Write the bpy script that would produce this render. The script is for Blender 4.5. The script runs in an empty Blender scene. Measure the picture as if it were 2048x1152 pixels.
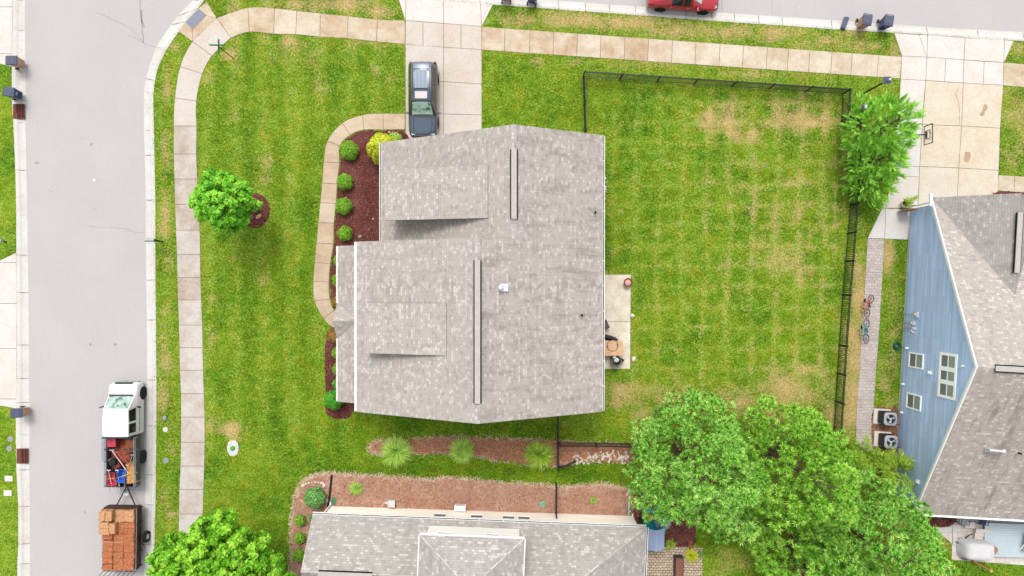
import bpy, math, random
import numpy as np
from mathutils import Vector, Matrix
R = math.radians
rnd = random.Random(7)
rng = np.random.default_rng(11)
SC = bpy.context.scene
COL = SC.collection

# ------------------------------------------------------------ camera, sky, sun, exposure
CH, FPX = 45.0, 1366.0
cam_d = bpy.data.cameras.new('camera'); cam = bpy.data.objects.new('camera', cam_d); COL.objects.link(cam)
cam.location = (0, 0, CH); cam.rotation_euler = (0, 0, 0)
cam_d.sensor_width = 36; cam_d.lens = 36 * FPX / 2048; cam_d.clip_end = 2000; cam_d.clip_start = 0.5
SC.camera = cam
SUN_EL, SUN_AZ = 60.0, -8.0      # azimuth clockwise from +Y
W = bpy.data.worlds.new('World'); SC.world = W; W.use_nodes = True
wn = W.node_tree; wn.nodes.clear()
sky = wn.nodes.new('ShaderNodeTexSky'); sky.sky_type = 'NISHITA'; sky.sun_disc = False
sky.sun_elevation = R(SUN_EL); sky.sun_rotation = R(SUN_AZ); sky.dust_density = 3.0; sky.air_density = 1.0
hs = wn.nodes.new('ShaderNodeHueSaturation'); hs.inputs['Saturation'].default_value = 0.25
bg = wn.nodes.new('ShaderNodeBackground'); bg.inputs[1].default_value = 0.15
wo = wn.nodes.new('ShaderNodeOutputWorld')
wn.links.new(sky.outputs[0], hs.inputs['Color']); wn.links.new(hs.outputs[0], bg.inputs[0]); wn.links.new(bg.outputs[0], wo.inputs[0])
sd = bpy.data.lights.new('sun', 'SUN'); sd.energy = 0.9; sd.angle = R(18); sd.color = (1, 0.95, 0.89)
so = bpy.data.objects.new('sun', sd); COL.objects.link(so)
e, a = R(SUN_EL), R(SUN_AZ)
so.rotation_euler = Vector((math.sin(a) * math.cos(e), math.cos(a) * math.cos(e), math.sin(e))).to_track_quat('Z', 'Y').to_euler()
so.location = (0, 0, 60)
SC.view_settings.view_transform = 'Standard'; SC.view_settings.look = 'None'
SC.view_settings.exposure = 1.2; SC.view_settings.gamma = 1

# ------------------------------------------------------------ helpers
def G(px, py, z=0.0):
    k = (CH - z) / FPX
    return ((px - 1024) * k, -(py - 576) * k)
def G3(px, py, z=0.0):
    x, y = G(px, py, z); return (x, y, z)
PX = CH / FPX                      # metres per ground pixel
def W2(x, y): return (x * PX, -y * PX)      # plan offsets from the nadir (in ground px, y down) to metres

def srgb(r, g, b, k=1.0):
    f = lambda c: ((c / 255) / 12.92 if c / 255 <= .04045 else (((c / 255) + .055) / 1.055) ** 2.4) * k
    return (f(r), f(g), f(b), 1)
def A(r, g, b): return srgb(r, g, b, 1 / 1.95)     # seen colour -> albedo

class M:
    """small node builder"""
    def __init__(s, name, rough=.8, spec=.3, metal=0.0):
        s.m = bpy.data.materials.new(name); s.m.use_nodes = True
        s.t = s.m.node_tree; s.b = s.t.nodes['Principled BSDF']
        s.b.inputs['Roughness'].default_value = rough; s.b.inputs['Specular IOR Level'].default_value = spec
        s.b.inputs['Metallic'].default_value = metal
    def n(s, t, **k):
        o = s.t.nodes.new('ShaderNode' + t)
        for a_, v in k.items(): setattr(o, a_, v)
        return o
    def set(s, inp, v):
        if hasattr(v, 'is_output') or isinstance(v, bpy.types.NodeSocket): s.t.links.new(v, inp)
        elif isinstance(v, (int, float)) and inp.type in ('RGBA',): inp.default_value = (v, v, v, 1)
        else: inp.default_value = v
    def pos(s): return s.n('NewGeometry').outputs['Position']
    def obj(s): return s.n('TexCoord').outputs['Object']
    def uv(s): return s.n('TexCoord').outputs['UV']
    def rand(s): return s.n('NewGeometry').outputs['Random Per Island']
    def map(s, v, scale=(1, 1, 1), rot=(0, 0, 0)):
        o = s.n('Mapping'); s.set(o.inputs[0], v); o.inputs['Scale'].default_value = scale; o.inputs['Rotation'].default_value = rot
        return o.outputs[0]
    def noise(s, v, scale, detail=2, rough=.5, dist=0):
        o = s.n('TexNoise'); s.set(o.inputs['Vector'], v); o.inputs['Scale'].default_value = scale
        o.inputs['Detail'].default_value = detail; o.inputs['Roughness'].default_value = rough; o.inputs['Distortion'].default_value = dist
        return o.outputs[0]
    def vor(s, v, scale, feat='F1', out=0):
        o = s.n('TexVoronoi', feature=feat); s.set(o.inputs['Vector'], v); o.inputs['Scale'].default_value = scale
        return o.outputs[out]
    def brick(s, v, w, h, mortar=.02, off=.5, c1=0., c2=1., cm=0., bias=0.):
        o = s.n('TexBrick'); s.set(o.inputs['Vector'], v); o.offset = off
        o.inputs['Scale'].default_value = 1; o.inputs['Brick Width'].default_value = w; o.inputs['Row Height'].default_value = h
        o.inputs['Mortar Size'].default_value = mortar; o.inputs['Mortar Smooth'].default_value = .1; o.inputs['Bias'].default_value = bias
        s.set(o.inputs['Color1'], c1); s.set(o.inputs['Color2'], c2); s.set(o.inputs['Mortar'], cm)
        return o.outputs[0], o.outputs[1]
    def ramp(s, f, pts, interp='LINEAR'):
        o = s.n('ValToRGB'); o.color_ramp.interpolation = interp; s.set(o.inputs[0], f)
        el = o.color_ramp.elements
        while len(el) > 1: el.remove(el[0])
        for i, (p, c) in enumerate(pts):
            q = el[0] if i == 0 else el.new(p)
            q.position = p; q.color = c if len(c) == 4 else (*c, 1)
        return o.outputs[0]
    def math(s, op, a_, b_=0., c_=None, clamp=False):
        o = s.n('Math', operation=op, use_clamp=clamp); s.set(o.inputs[0], a_); s.set(o.inputs[1], b_)
        if c_ is not None: s.set(o.inputs[2], c_)
        return o.outputs[0]
    def mix(s, f, c1, c2, mode='MIX'):
        o = s.n('Mix', data_type='RGBA', blend_type=mode); s.set(o.inputs[0], f); s.set(o.inputs[6], c1); s.set(o.inputs[7], c2)
        return o.outputs[2]
    def attr(s, name):
        return s.n('Attribute', attribute_name=name).outputs['Fac']
    def col(s, c): s.set(s.b.inputs['Base Color'], c); return s
    def bump(s, h, strength=.3, dist=.02):
        o = s.n('Bump'); o.inputs['Strength'].default_value = strength; o.inputs['Distance'].default_value = dist
        s.set(o.inputs['Height'], h); s.t.links.new(o.outputs[0], s.b.inputs['Normal']); return s

def gray(v): return (v, v, v, 1)
def sc(c, k): return (min(c[0] * k, 1), min(c[1] * k, 1), min(c[2] * k, 1), 1)

# ------------------------------------------------------------ materials
MT = {}
def plain(name, c, rough=.6, spec=.4, metal=0., var=.12, scale=6.):
    m = M(name, rough, spec, metal)
    n = m.noise(m.obj(), scale, 3, .6)
    m.col(m.ramp(n, [(.25, sc(c, 1 - var)), (.75, sc(c, 1 + var))]))
    MT[name] = m.m
    return m.m

def lawn_material(name):
    m = M(name, .85, .15)
    p = m.pos(); dry = m.attr('dry'); lush_shade = m.attr('lush_shade'); mow = m.attr('mow')
    n1 = m.noise(p, 1.7, 4, .62); n2 = m.noise(p, 6.5, 4, .75); n3 = m.noise(p, .3, 2, .5); n4 = m.noise(p, 11, 3, .8)
    v = m.math('MULTIPLY_ADD', n2, .58, m.math('MULTIPLY_ADD', n1, .34, m.math('MULTIPLY_ADD', n3, .16, .066)))
    v = m.math('ADD', v, m.math('MULTIPLY_ADD', n4, .85, -.435))
    v = m.math('ADD', v, m.math('MULTIPLY_ADD', mow, .034, m.math('MULTIPLY', lush_shade, -.085)))
    g = m.ramp(v, [(.38, srgb(10, 50, 2, .46)), (.49, srgb(52, 112, 4, .46)), (.58, srgb(98, 156, 12, .46)),
                   (.69, srgb(160, 192, 62, .46)), (.84, srgb(220, 224, 150, .46))])
    n1b = m.noise(p, .9, 4, .65)
    d = m.math('ADD', m.math('MULTIPLY_ADD', mow, .13, dry), m.math('MULTIPLY_ADD', n2, 1.3, m.math('MULTIPLY_ADD', n1b, 1.3, -1.38)))
    f = m.ramp(d, [(.26, gray(0)), (.56, gray(.42)), (.95, gray(.92))])
    dc = m.ramp(n4, [(.3, A(176, 140, 74)), (.5, A(226, 188, 128)), (.70, A(248, 222, 178))])
    hue = m.mix(m.ramp(n3, [(.30, gray(.15)), (.62, gray(.6))]), g, m.mix(.5, g, srgb(160, 178, 20, .5)))
    n6 = m.noise(p, .75, 4, .7, .6); n7 = m.noise(m.map(p, (1, 1, 1), (0, 0, 1.)), 1.15, 4, .7)
    hue = m.mix(m.ramp(n6, [(.50, gray(0)), (.68, gray(.55))]), hue, m.mix(1, hue, (.86, 1.04, 1.6, 1), 'MULTIPLY'))
    hue = m.mix(m.ramp(n7, [(.46, gray(0)), (.66, gray(.75))]), hue, m.mix(1, hue, (1.45, .98, .9, 1), 'MULTIPLY'))
    m.col(m.mix(f, hue, dc))
    m.bump(m.math('ADD', n2, n4), .5, .05)
    MT[name] = m.m
lawn_material('grass')

def concrete(name, c, stain, amt=.5, rough=.85):
    m = M(name, rough, .2)
    p = m.pos(); r = m.rand()
    n1 = m.noise(p, .8, 4, .6); n2 = m.noise(p, 9, 4, .7); n3 = m.noise(p, 45, 2, .6); n5 = m.noise(p, 2.6, 3, .7, 1.2)
    base = m.ramp(r, [(0, sc(c, .96)), (.5, c), (1, sc(c, 1.04))])
    f = m.math('MULTIPLY', m.ramp(m.math('MULTIPLY_ADD', r, .2, m.math('MULTIPLY_ADD', n5, .35, m.math('MULTIPLY', n1, .65))), [(.48, gray(0)), (.8, gray(1))]), amt)
    o = m.mix(f, base, stain)
    o = m.mix(.30, o, m.mix(1, o, m.ramp(n2, [(.35, gray(.62)), (.6, gray(1.0))]), 'MULTIPLY'))
    o = m.mix(.35, o, m.mix(1, o, m.ramp(n3, [(.3, gray(.75)), (.7, gray(1.0))]), 'MULTIPLY'))
    m.col(o).bump(n3, .15, .005); MT[name] = m.m
concrete('concrete_white', A(247, 243, 237), A(226, 205, 178), .45)
concrete('concrete_kerb', A(243, 240, 234), A(208, 196, 180), .5)
concrete('concrete_tan', A(244, 230, 206), A(200, 164, 122), .85)
concrete('concrete_pink', A(232, 224, 214), A(186, 160, 134), .8)
concrete('concrete_drive', A(236, 227, 216), A(216, 190, 158), .5)
concrete('concrete_path', A(238, 218, 190), A(192, 152, 112), .65)
concrete('concrete_cream', A(244, 234, 214), A(228, 200, 160), .6)
concrete('concrete_patio', srgb(250, 240, 222, .62), A(190, 164, 122), .6)
concrete('concrete_wet', A(212, 200, 186), A(186, 170, 152), .6)

def m_road():
    m = M('asphalt', .9, .15); p = m.pos()
    n = m.noise(p, 38, 3, .75); n2 = m.noise(p, .25, 3, .5); n3 = m.noise(m.map(p, (3, .35, 1)), 1.6, 3, .6)
    v = m.vor(p, 55)
    c = m.ramp(n, [(.3, A(182, 178, 175)), (.5, A(207, 203, 200)), (.7, A(221, 218, 215))])
    c = m.mix(m.ramp(n2, [(.35, gray(0)), (.7, gray(.30))]), c, A(190, 184, 181))
    c = m.mix(m.ramp(n3, [(.5, gray(0)), (.8, gray(.3))]), c, A(194, 187, 185))
    c = m.mix(m.ramp(v, [(.0, gray(.35)), (.3, gray(0))]), c, A(186, 180, 178))
    m.col(c).bump(n, .25, .01); MT['asphalt'] = m.m
m_road()

def shingle(name, lo, mid, hi, streak, samt, along=False):
    m = M(name, .9, .15); u = m.uv()
    b1, f1 = m.brick(u, .19, .145, .008, .37)
    b2, f2 = m.brick(m.map(u, (1, 1, 1)), .31, .145, .0, .62)
    k = m.math('MULTIPLY_ADD', b1, .55, m.math('MULTIPLY', b2, .45))
    c = m.ramp(k, [(.12, sc(lo, 1.06)), (.36, sc(mid, .96)), (.6, mid), (.70, sc(mid, 1.03)), (.77, sc(hi, .97)), (1, hi)])
    n1 = m.noise(m.map(u, (1.5, .34, 1)), 1.0, 5, .7); n2 = m.noise(u, .35, 3, .5); n3 = m.noise(u, 30, 2, .6)
    c = m.mix(m.math('MULTIPLY', m.ramp(n1, [(.50, gray(0)), (.66, gray(1))]), samt), c, streak)
    c = m.mix(m.ramp(n2, [(.35, gray(0)), (.75, gray(.35))]), c, sc(mid, .86))
    c = m.mix(m.math('MULTIPLY', f1, .4), c, sc(mid, .5))
    c = m.mix(.3, c, m.mix(1, c, m.ramp(n3, [(.3, gray(.7)), (.7, gray(1.05))]), 'MULTIPLY'))
    sep = m.n('SeparateXYZ'); m.set(sep.inputs[0], u)
    saw = m.math('FRACT', m.math('DIVIDE', sep.outputs[1], .145))
    m.col(c).bump(m.math('ADD', m.math('MULTIPLY', saw, -1.), n3), .5, .012); MT[name] = m.m
shingle('shingle_grey', A(178, 170, 164), A(204, 196, 186), A(231, 223, 213), A(164, 150, 140), .35)
shingle('shingle_stained', A(175, 166, 160), A(205, 196, 187), A(231, 222, 213), A(146, 130, 120), .6)
shingle('shingle_cool', A(172, 165, 159), A(196, 190, 183), A(228, 222, 214), A(164, 156, 150), .35)
shingle('shingle_warm', A(180, 168, 160), A(206, 194, 185), A(236, 226, 214), A(146, 130, 122), .75)
shingle('shingle_dark', A(168, 160, 154), A(192, 184, 178), A(216, 208, 202), A(140, 132, 130), .4)

def siding(name, c, h=.14, dark=.8, var=.1):
    m = M(name, .55, .3); u = m.uv()
    b, f = m.brick(u, 2.6, h, .0, .37)
    b3, f3 = m.brick(m.map(u, (1, 1, 1)), 1.3, h, .012, .0)
    cc = m.ramp(b, [(0, sc(c, 1 - var)), (.6, c), (.85, sc(c, 1 + var * 1.2))])
    sep = m.n('SeparateXYZ'); m.set(sep.inputs[0], u)
    saw = m.math('FRACT', m.math('DIVIDE', sep.outputs[1], h))
    cc = m.mix(m.ramp(saw, [(0, gray(1)), (.12, gray(0))]), cc, sc(c, dark))
    n = m.noise(m.map(u, (.4, 3, 1)), 1, 3, .6)
    cc = m.mix(m.ramp(n, [(.45, gray(0)), (.75, gray(.35))]), cc, sc(c, 1.25))
    m.col(cc).bump(saw, .5, .015); MT[name] = m.m
siding('siding_blue', (.38, .50, .72, 1), .15, .72, .12)
siding('siding_beige', srgb(248, 240, 226, .82), .15, .85, .03)
siding('siding_white', srgb(250, 248, 240, .72), .15, .88, .02)
siding('siding_stone', A(200, 190, 176), .15, .85, .05)

def mulch(name, cs, scale=14, stretch=1.):
    m = M(name, .95, .1); p = m.map(m.pos(), (1, stretch, 1))
    n = m.noise(p, scale, 4, .75, .5); v = m.vor(p, scale * 1.6, out=1); n2 = m.noise(p, .8, 3, .6)
    c = m.ramp(m.math('MULTIPLY_ADD', n2, .35, m.math('MULTIPLY', n, .7)), [(.3 + .12 * i, q) for i, q in enumerate(cs)])
    sp = m.n('SeparateColor'); m.set(sp.inputs[0], v)
    c = m.mix(m.ramp(sp.outputs[0], [(.6, gray(0)), (1, gray(.5))]), c, cs[-1])
    m.col(c).bump(n, .8, .05); MT[name] = m.m
mulch('mulch_dark', [A(58, 28, 26), A(92, 48, 44), A(118, 66, 60), A(160, 108, 98)])
mulch('pine_straw', [A(112, 66, 44), A(164, 106, 76), A(192, 136, 102), A(220, 176, 142)], 11)
mulch('pine_straw_pale', [A(132, 86, 66), A(178, 126, 102), A(200, 154, 130), A(224, 192, 168)], 11)
mulch('soil', [A(96, 66, 46), A(130, 92, 66), A(160, 118, 88), A(188, 148, 112)], 9)

def chipmat(name, cs):
    m = M(name, .9, .1); m.col(m.ramp(m.rand(), [(i / (len(cs) - 1), c) for i, c in enumerate(cs)])); MT[name] = m.m
chipmat('chip_dark', [A(50, 22, 22), A(96, 46, 42), A(130, 72, 64), A(190, 140, 124)])
chipmat('chip_straw', [A(126, 70, 46), A(184, 112, 84), A(210, 144, 112), A(236, 198, 168)])
chipmat('chip_bale', [A(140, 68, 40), A(200, 112, 74), A(222, 142, 98), A(238, 184, 140)])
chipmat('chip_hay', [A(170, 110, 50), A(216, 150, 78), A(232, 180, 112), A(240, 204, 150)])

BR = {'leaf_maple': 1.55, 'leaf_big': 1.35, 'leaf_pine': 1.7, 'leaf_pine_yellow': 1.75, 'leaf_cypress': 1.8, 'leaf_cypress_yellow': 1.75, 'leaf_gold': 1.5, 'leaf_brown': 1.2, 'leaf_sedge': 1.5}
def leafmat(name, cs, trans=.4, nscale=.9, mixn=.45, rough=.6):
    m = M(name, rough, .25)
    r = m.rand(); n = m.noise(m.pos(), nscale, 3, .6)
    tone = m.attr('tone')
    v = m.math('MULTIPLY_ADD', r, .30, m.math('MULTIPLY_ADD', tone, .45, m.math('MULTIPLY', n, .25)))
    pts = [(.14 + .62 * i / (len(cs) - 1), sc(c, BR.get(name, 1.6))) for i, c in enumerate(cs)]
    c = m.ramp(v, pts); m.col(c)
    tr = m.n('BsdfTranslucent'); m.set(tr.inputs[0], m.mix(1, c, (.85, 1.0, .45, 1), 'MULTIPLY'))
    mx = m.n('MixShader'); mx.inputs[0].default_value = trans
    m.t.links.new(m.b.outputs[0], mx.inputs[1]); m.t.links.new(tr.outputs[0], mx.inputs[2])
    out = m.t.nodes['Material Output']; m.t.links.new(mx.outputs[0], out.inputs[0])
    MT[name] = m.m
leafmat('leaf_maple', [A(36, 96, 10), A(84, 166, 26), A(132, 210, 46), A(188, 240, 92)], .25)
leafmat('leaf_big', [A(40, 96, 6), A(92, 166, 22), A(142, 212, 42), A(196, 240, 88)], .25)
leafmat('leaf_pine', [A(28, 64, 14), A(74, 140, 32), A(146, 204, 78), A(216, 244, 146)], .22, .6, .35)
leafmat('leaf_pine_yellow', [A(28, 62, 10), A(88, 146, 30), A(142, 196, 60), A(200, 236, 116)], .22, .6, .35)
leafmat('leaf_cypress', [A(34, 80, 18), A(104, 166, 40), A(152, 210, 68), A(196, 240, 128)], .22, .8, .4)
leafmat('leaf_cypress_yellow', [A(84, 160, 36), A(126, 196, 52), A(160, 214, 78), A(190, 230, 104)], .22, .8, .4)
leafmat('leaf_box', [A(62, 126, 20), A(110, 172, 36), A(150, 204, 56), A(192, 230, 96)], .3, 3, .2)
leafmat('leaf_box_dark', [A(40, 112, 20), A(66, 156, 30), A(100, 188, 50), A(140, 214, 84)], .3, 3, .2)
leafmat('leaf_gold', [A(150, 170, 20), A(196, 208, 30), A(226, 228, 56), A(244, 240, 110)], .25, 2.5, .3)
leafmat('leaf_brown', [A(130, 96, 40), A(170, 126, 58), A(196, 152, 80), A(214, 176, 106)], .1, 3, .3)
leafmat('leaf_sedge', [A(96, 160, 40), A(150, 204, 66), A(194, 228, 100), A(224, 242, 150)], .25, 2, .2)
leafmat('leaf_willow', [A(86, 140, 30), A(136, 178, 46), A(176, 206, 70), A(206, 222, 110)], .25, 1.2, .3)
leafmat('leaf_holly', [A(40, 96, 42), A(78, 142, 64), A(118, 176, 92), A(176, 214, 140)], .15, 3, .2)

def bark():
    m = M('bark', .95, .1); n = m.noise(m.map(m.pos(), (6, 6, 1.2)), 3, 4, .7)
    m.col(m.ramp(n, [(.3, (.035, .022, .014, 1)), (.7, (.13, .085, .055, 1))])).bump(n, .8, .03); MT['bark'] = m.m
bark()
plain('metal_black', (.012, .012, .013, 1), .45, .4)
plain('gutter_white', srgb(246, 246, 244, .7), .4, .4, 0, .03)
plain('trim_white', srgb(250, 250, 248, .85), .45, .4, 0, .03)
plain('vent_slot', (.006, .006, .006, 1), .9, .1)
plain('wall_soffit', A(210, 206, 198), .7, .2, 0, .04)
plain('plastic_slate', srgb(84, 90, 118, .5), .45, .4, 0, .12, 9)
plain('plastic_navy', srgb(34, 52, 108, .5), .4, .4, 0, .15, 9)
plain('plastic_tan', A(206, 160, 130), .5, .4, 0, .08, 9)
plain('rubber', (.015, .015, .016, 1), .85, .2)
plain('rim_metal', A(190, 188, 180), .35, .5, .6, .1)
plain('steel_grey', A(178, 182, 186), .4, .5, .3, .1)
plain('paint_white', A(252, 253, 253), .25, .5, 0, .015)
plain('sticker_white', A(240, 240, 240), .5, .4, 0, .03)
plain('wood_deck', A(246, 196, 150), .6, .3, 0, .15, 5)
plain('wood_pale', A(238, 226, 214), .6, .3, 0, .08, 5)
plain('wood_brown', A(176, 108, 66), .6, .3, 0, .18, 9)
plain('bench_brown', A(150, 92, 74), .55, .3, 0, .1, 5)
plain('wicker_dark', A(72, 66, 66), .8, .2, 0, .3, 40)
plain('wicker_grey', A(108, 98, 92), .8, .2, 0, .25, 50)
plain('plush_white', A(232, 234, 236), .9, .1, 0, .1, 20)
plain('terracotta', A(164, 78, 50), .7, .3, 0, .15, 12)
plain('ash_pink', A(232, 196, 180), .9, .1, 0, .12, 12)
plain('stone_pale', A(240, 232, 222), .85, .2, 0, .12, 12)
plain('stone_tan', A(226, 182, 132), .85, .2, 0, .18, 9)
plain('stone_grey', A(168, 170, 166), .85, .2, 0, .15, 9)
plain('brick_edge', A(160, 100, 70), .85, .2, 0, .2, 9)
plain('sign_green', A(20, 150, 100), .4, .4, 0, .08)
plain('plastic_green', A(60, 150, 110), .5, .4, 0, .1)
plain('hose_green', A(16, 92, 74), .4, .4, 0, .2, 30)
plain('plastic_red', A(206, 60, 80), .35, .5, 0, .15, 6)
plain('plastic_blue', A(46, 108, 216), .35, .5, 0, .15, 6)
plain('plastic_yellow', A(240, 196, 60), .6, .4, 0, .06)
plain('plastic_teal', A(20, 186, 200), .4, .4, 0, .05)
plain('plastic_lavender', A(178, 194, 230), .4, .4, 0, .05)
plain('rust', A(140, 84, 60), .85, .2, .0, .3, 8)
plain('drain_rust', A(126, 72, 58), .85, .2, .0, .25, 12)
plain('fabric_grey', A(232, 230, 229), .9, .1, 0, .06, 3)
plain('deck_blue', A(208, 222, 228), .6, .3, 0, .05, .7)
plain('bike_orange', A(236, 110, 50), .35, .5)
plain('bike_teal', A(90, 186, 196), .35, .5)
plain('ac_grey', A(190, 194, 200), .5, .4, .2, .06, 6)
plain('mat_slate', A(150, 156, 170), .8, .2, 0, .08, 14)
plain('joint_soil', A(120, 92, 66), .95, .1, 0, .25, 4)
plain('joint_grey', A(140, 128, 116), .95, .1, 0, .2, 4)
plain('tar', A(170, 163, 161), .7, .2, 0, .1, 8)
plain('oil_stain', A(196, 168, 136), .8, .2, 0, .08, 4)
plain('road_paint', A(250, 250, 250), .8, .2, 0, .03)
plain('flower_red', A(150, 50, 46), .7, .2, 0, .3, 20)
plain('trailer_brown', A(74, 46, 44), .7, .3, 0, .2, 6)
plain('wheel_white', A(236, 228, 206), .5, .4, 0, .05)
plain('pink_clear', A(236, 160, 160), .4, .4)

def m_paint(name, c, rough=.28, coat=.8):
    m = M(name, rough, .5, .25); m.col(c); m.b.inputs['Coat Weight'].default_value = coat; m.b.inputs['Coat Roughness'].default_value = .08
    MT[name] = m.m
m_paint('paint_blue_grey', A(82, 98, 118), .25, 1.); m_paint('paint_dark', (.02, .022, .026, 1)); m_paint('paint_red', srgb(206, 16, 44, .5))
m = M('glass_dark', .08, .6); m.col((.012, .016, .018, 1)); MT['glass_dark'] = m.m
m = M('glass_green', .1, .7); n = m.noise(m.obj(), 3.2, 2, .6)
m.col(m.ramp(n, [(.30, A(60, 92, 86)), (.42, A(150, 184, 168)), (.62, A(196, 222, 208))])); MT['glass_green'] = m.m
m = M('glass_pane', .12, .6); m.col(A(176, 190, 184)); MT['glass_pane'] = m.m
m = M('glass_screen', .35, .4); m.col(A(140, 146, 144)); MT['glass_screen'] = m.m
m = M('solar_film', .15, .6); m.col(A(112, 134, 158)); MT['solar_film'] = m.m

def m_bricks(name, w, h, mortar, lo, hi, cm, rot=0, jit=0.):
    m = M(name, .85, .2); p = m.map(m.pos(), (1, 1, 1), (0, 0, rot))
    if jit:
        o = m.n('VectorMath', operation='MULTIPLY_ADD'); nz = m.n('TexNoise'); m.set(nz.inputs['Vector'], p); nz.inputs['Scale'].default_value = 1.3
        m.set(o.inputs[0], nz.outputs[1]); o.inputs[1].default_value = (jit, jit, 0); m.set(o.inputs[2], p); p = o.outputs[0]
    b, f = m.brick(p, w, h, mortar, .5)
    c = m.ramp(b, [(0, lo), (1, hi)]); n = m.noise(p, 1.2, 3, .6); n2 = m.noise(p, 20, 3, .6)
    c = m.mix(m.ramp(n, [(.5, gray(0)), (.75, gray(.45))]), c, sc(lo, .8))
    c = m.mix(m.math('MULTIPLY', f, m.ramp(n, [(.35, gray(.45)), (.62, gray(1))])), c, cm)
    c = m.mix(.25, c, m.mix(1, c, m.ramp(n2, [(.3, gray(.6)), (.7, gray(1.05))]), 'MULTIPLY'))
    m.col(c).bump(m.math('MULTIPLY', f, -1.), .5, .01); MT[name] = m.m
m_bricks('pavers', .24, .17, .018, A(216, 188, 160), A(242, 222, 196), A(66, 48, 36), 0, .12)
m_bricks('stamped', .30, .19, .010, A(208, 194, 186), A(226, 214, 206), A(150, 132, 124), R(3), .35)
m_bricks('stamped_pale', .6, .45, .012, A(228, 216, 206), A(244, 236, 228), A(196, 170, 156), R(-4), .1)

# ------------------------------------------------------------ mesh builder
def tag(o, label=None, cat=None, group=None, kind=None):
    if label: o['label'] = label
    if cat: o['category'] = cat
    if group: o['group'] = group
    if kind: o['kind'] = kind
    return o
def empty(name, loc, rz=0, label=None, cat=None, group=None, rot=None):
    o = bpy.data.objects.new(name, None); COL.objects.link(o); o.location = loc if len(loc) == 3 else (*loc, 0)
    o.rotation_euler = rot if rot else (0, 0, rz); o.empty_display_size = .3
    return tag(o, label, cat, group)

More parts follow.
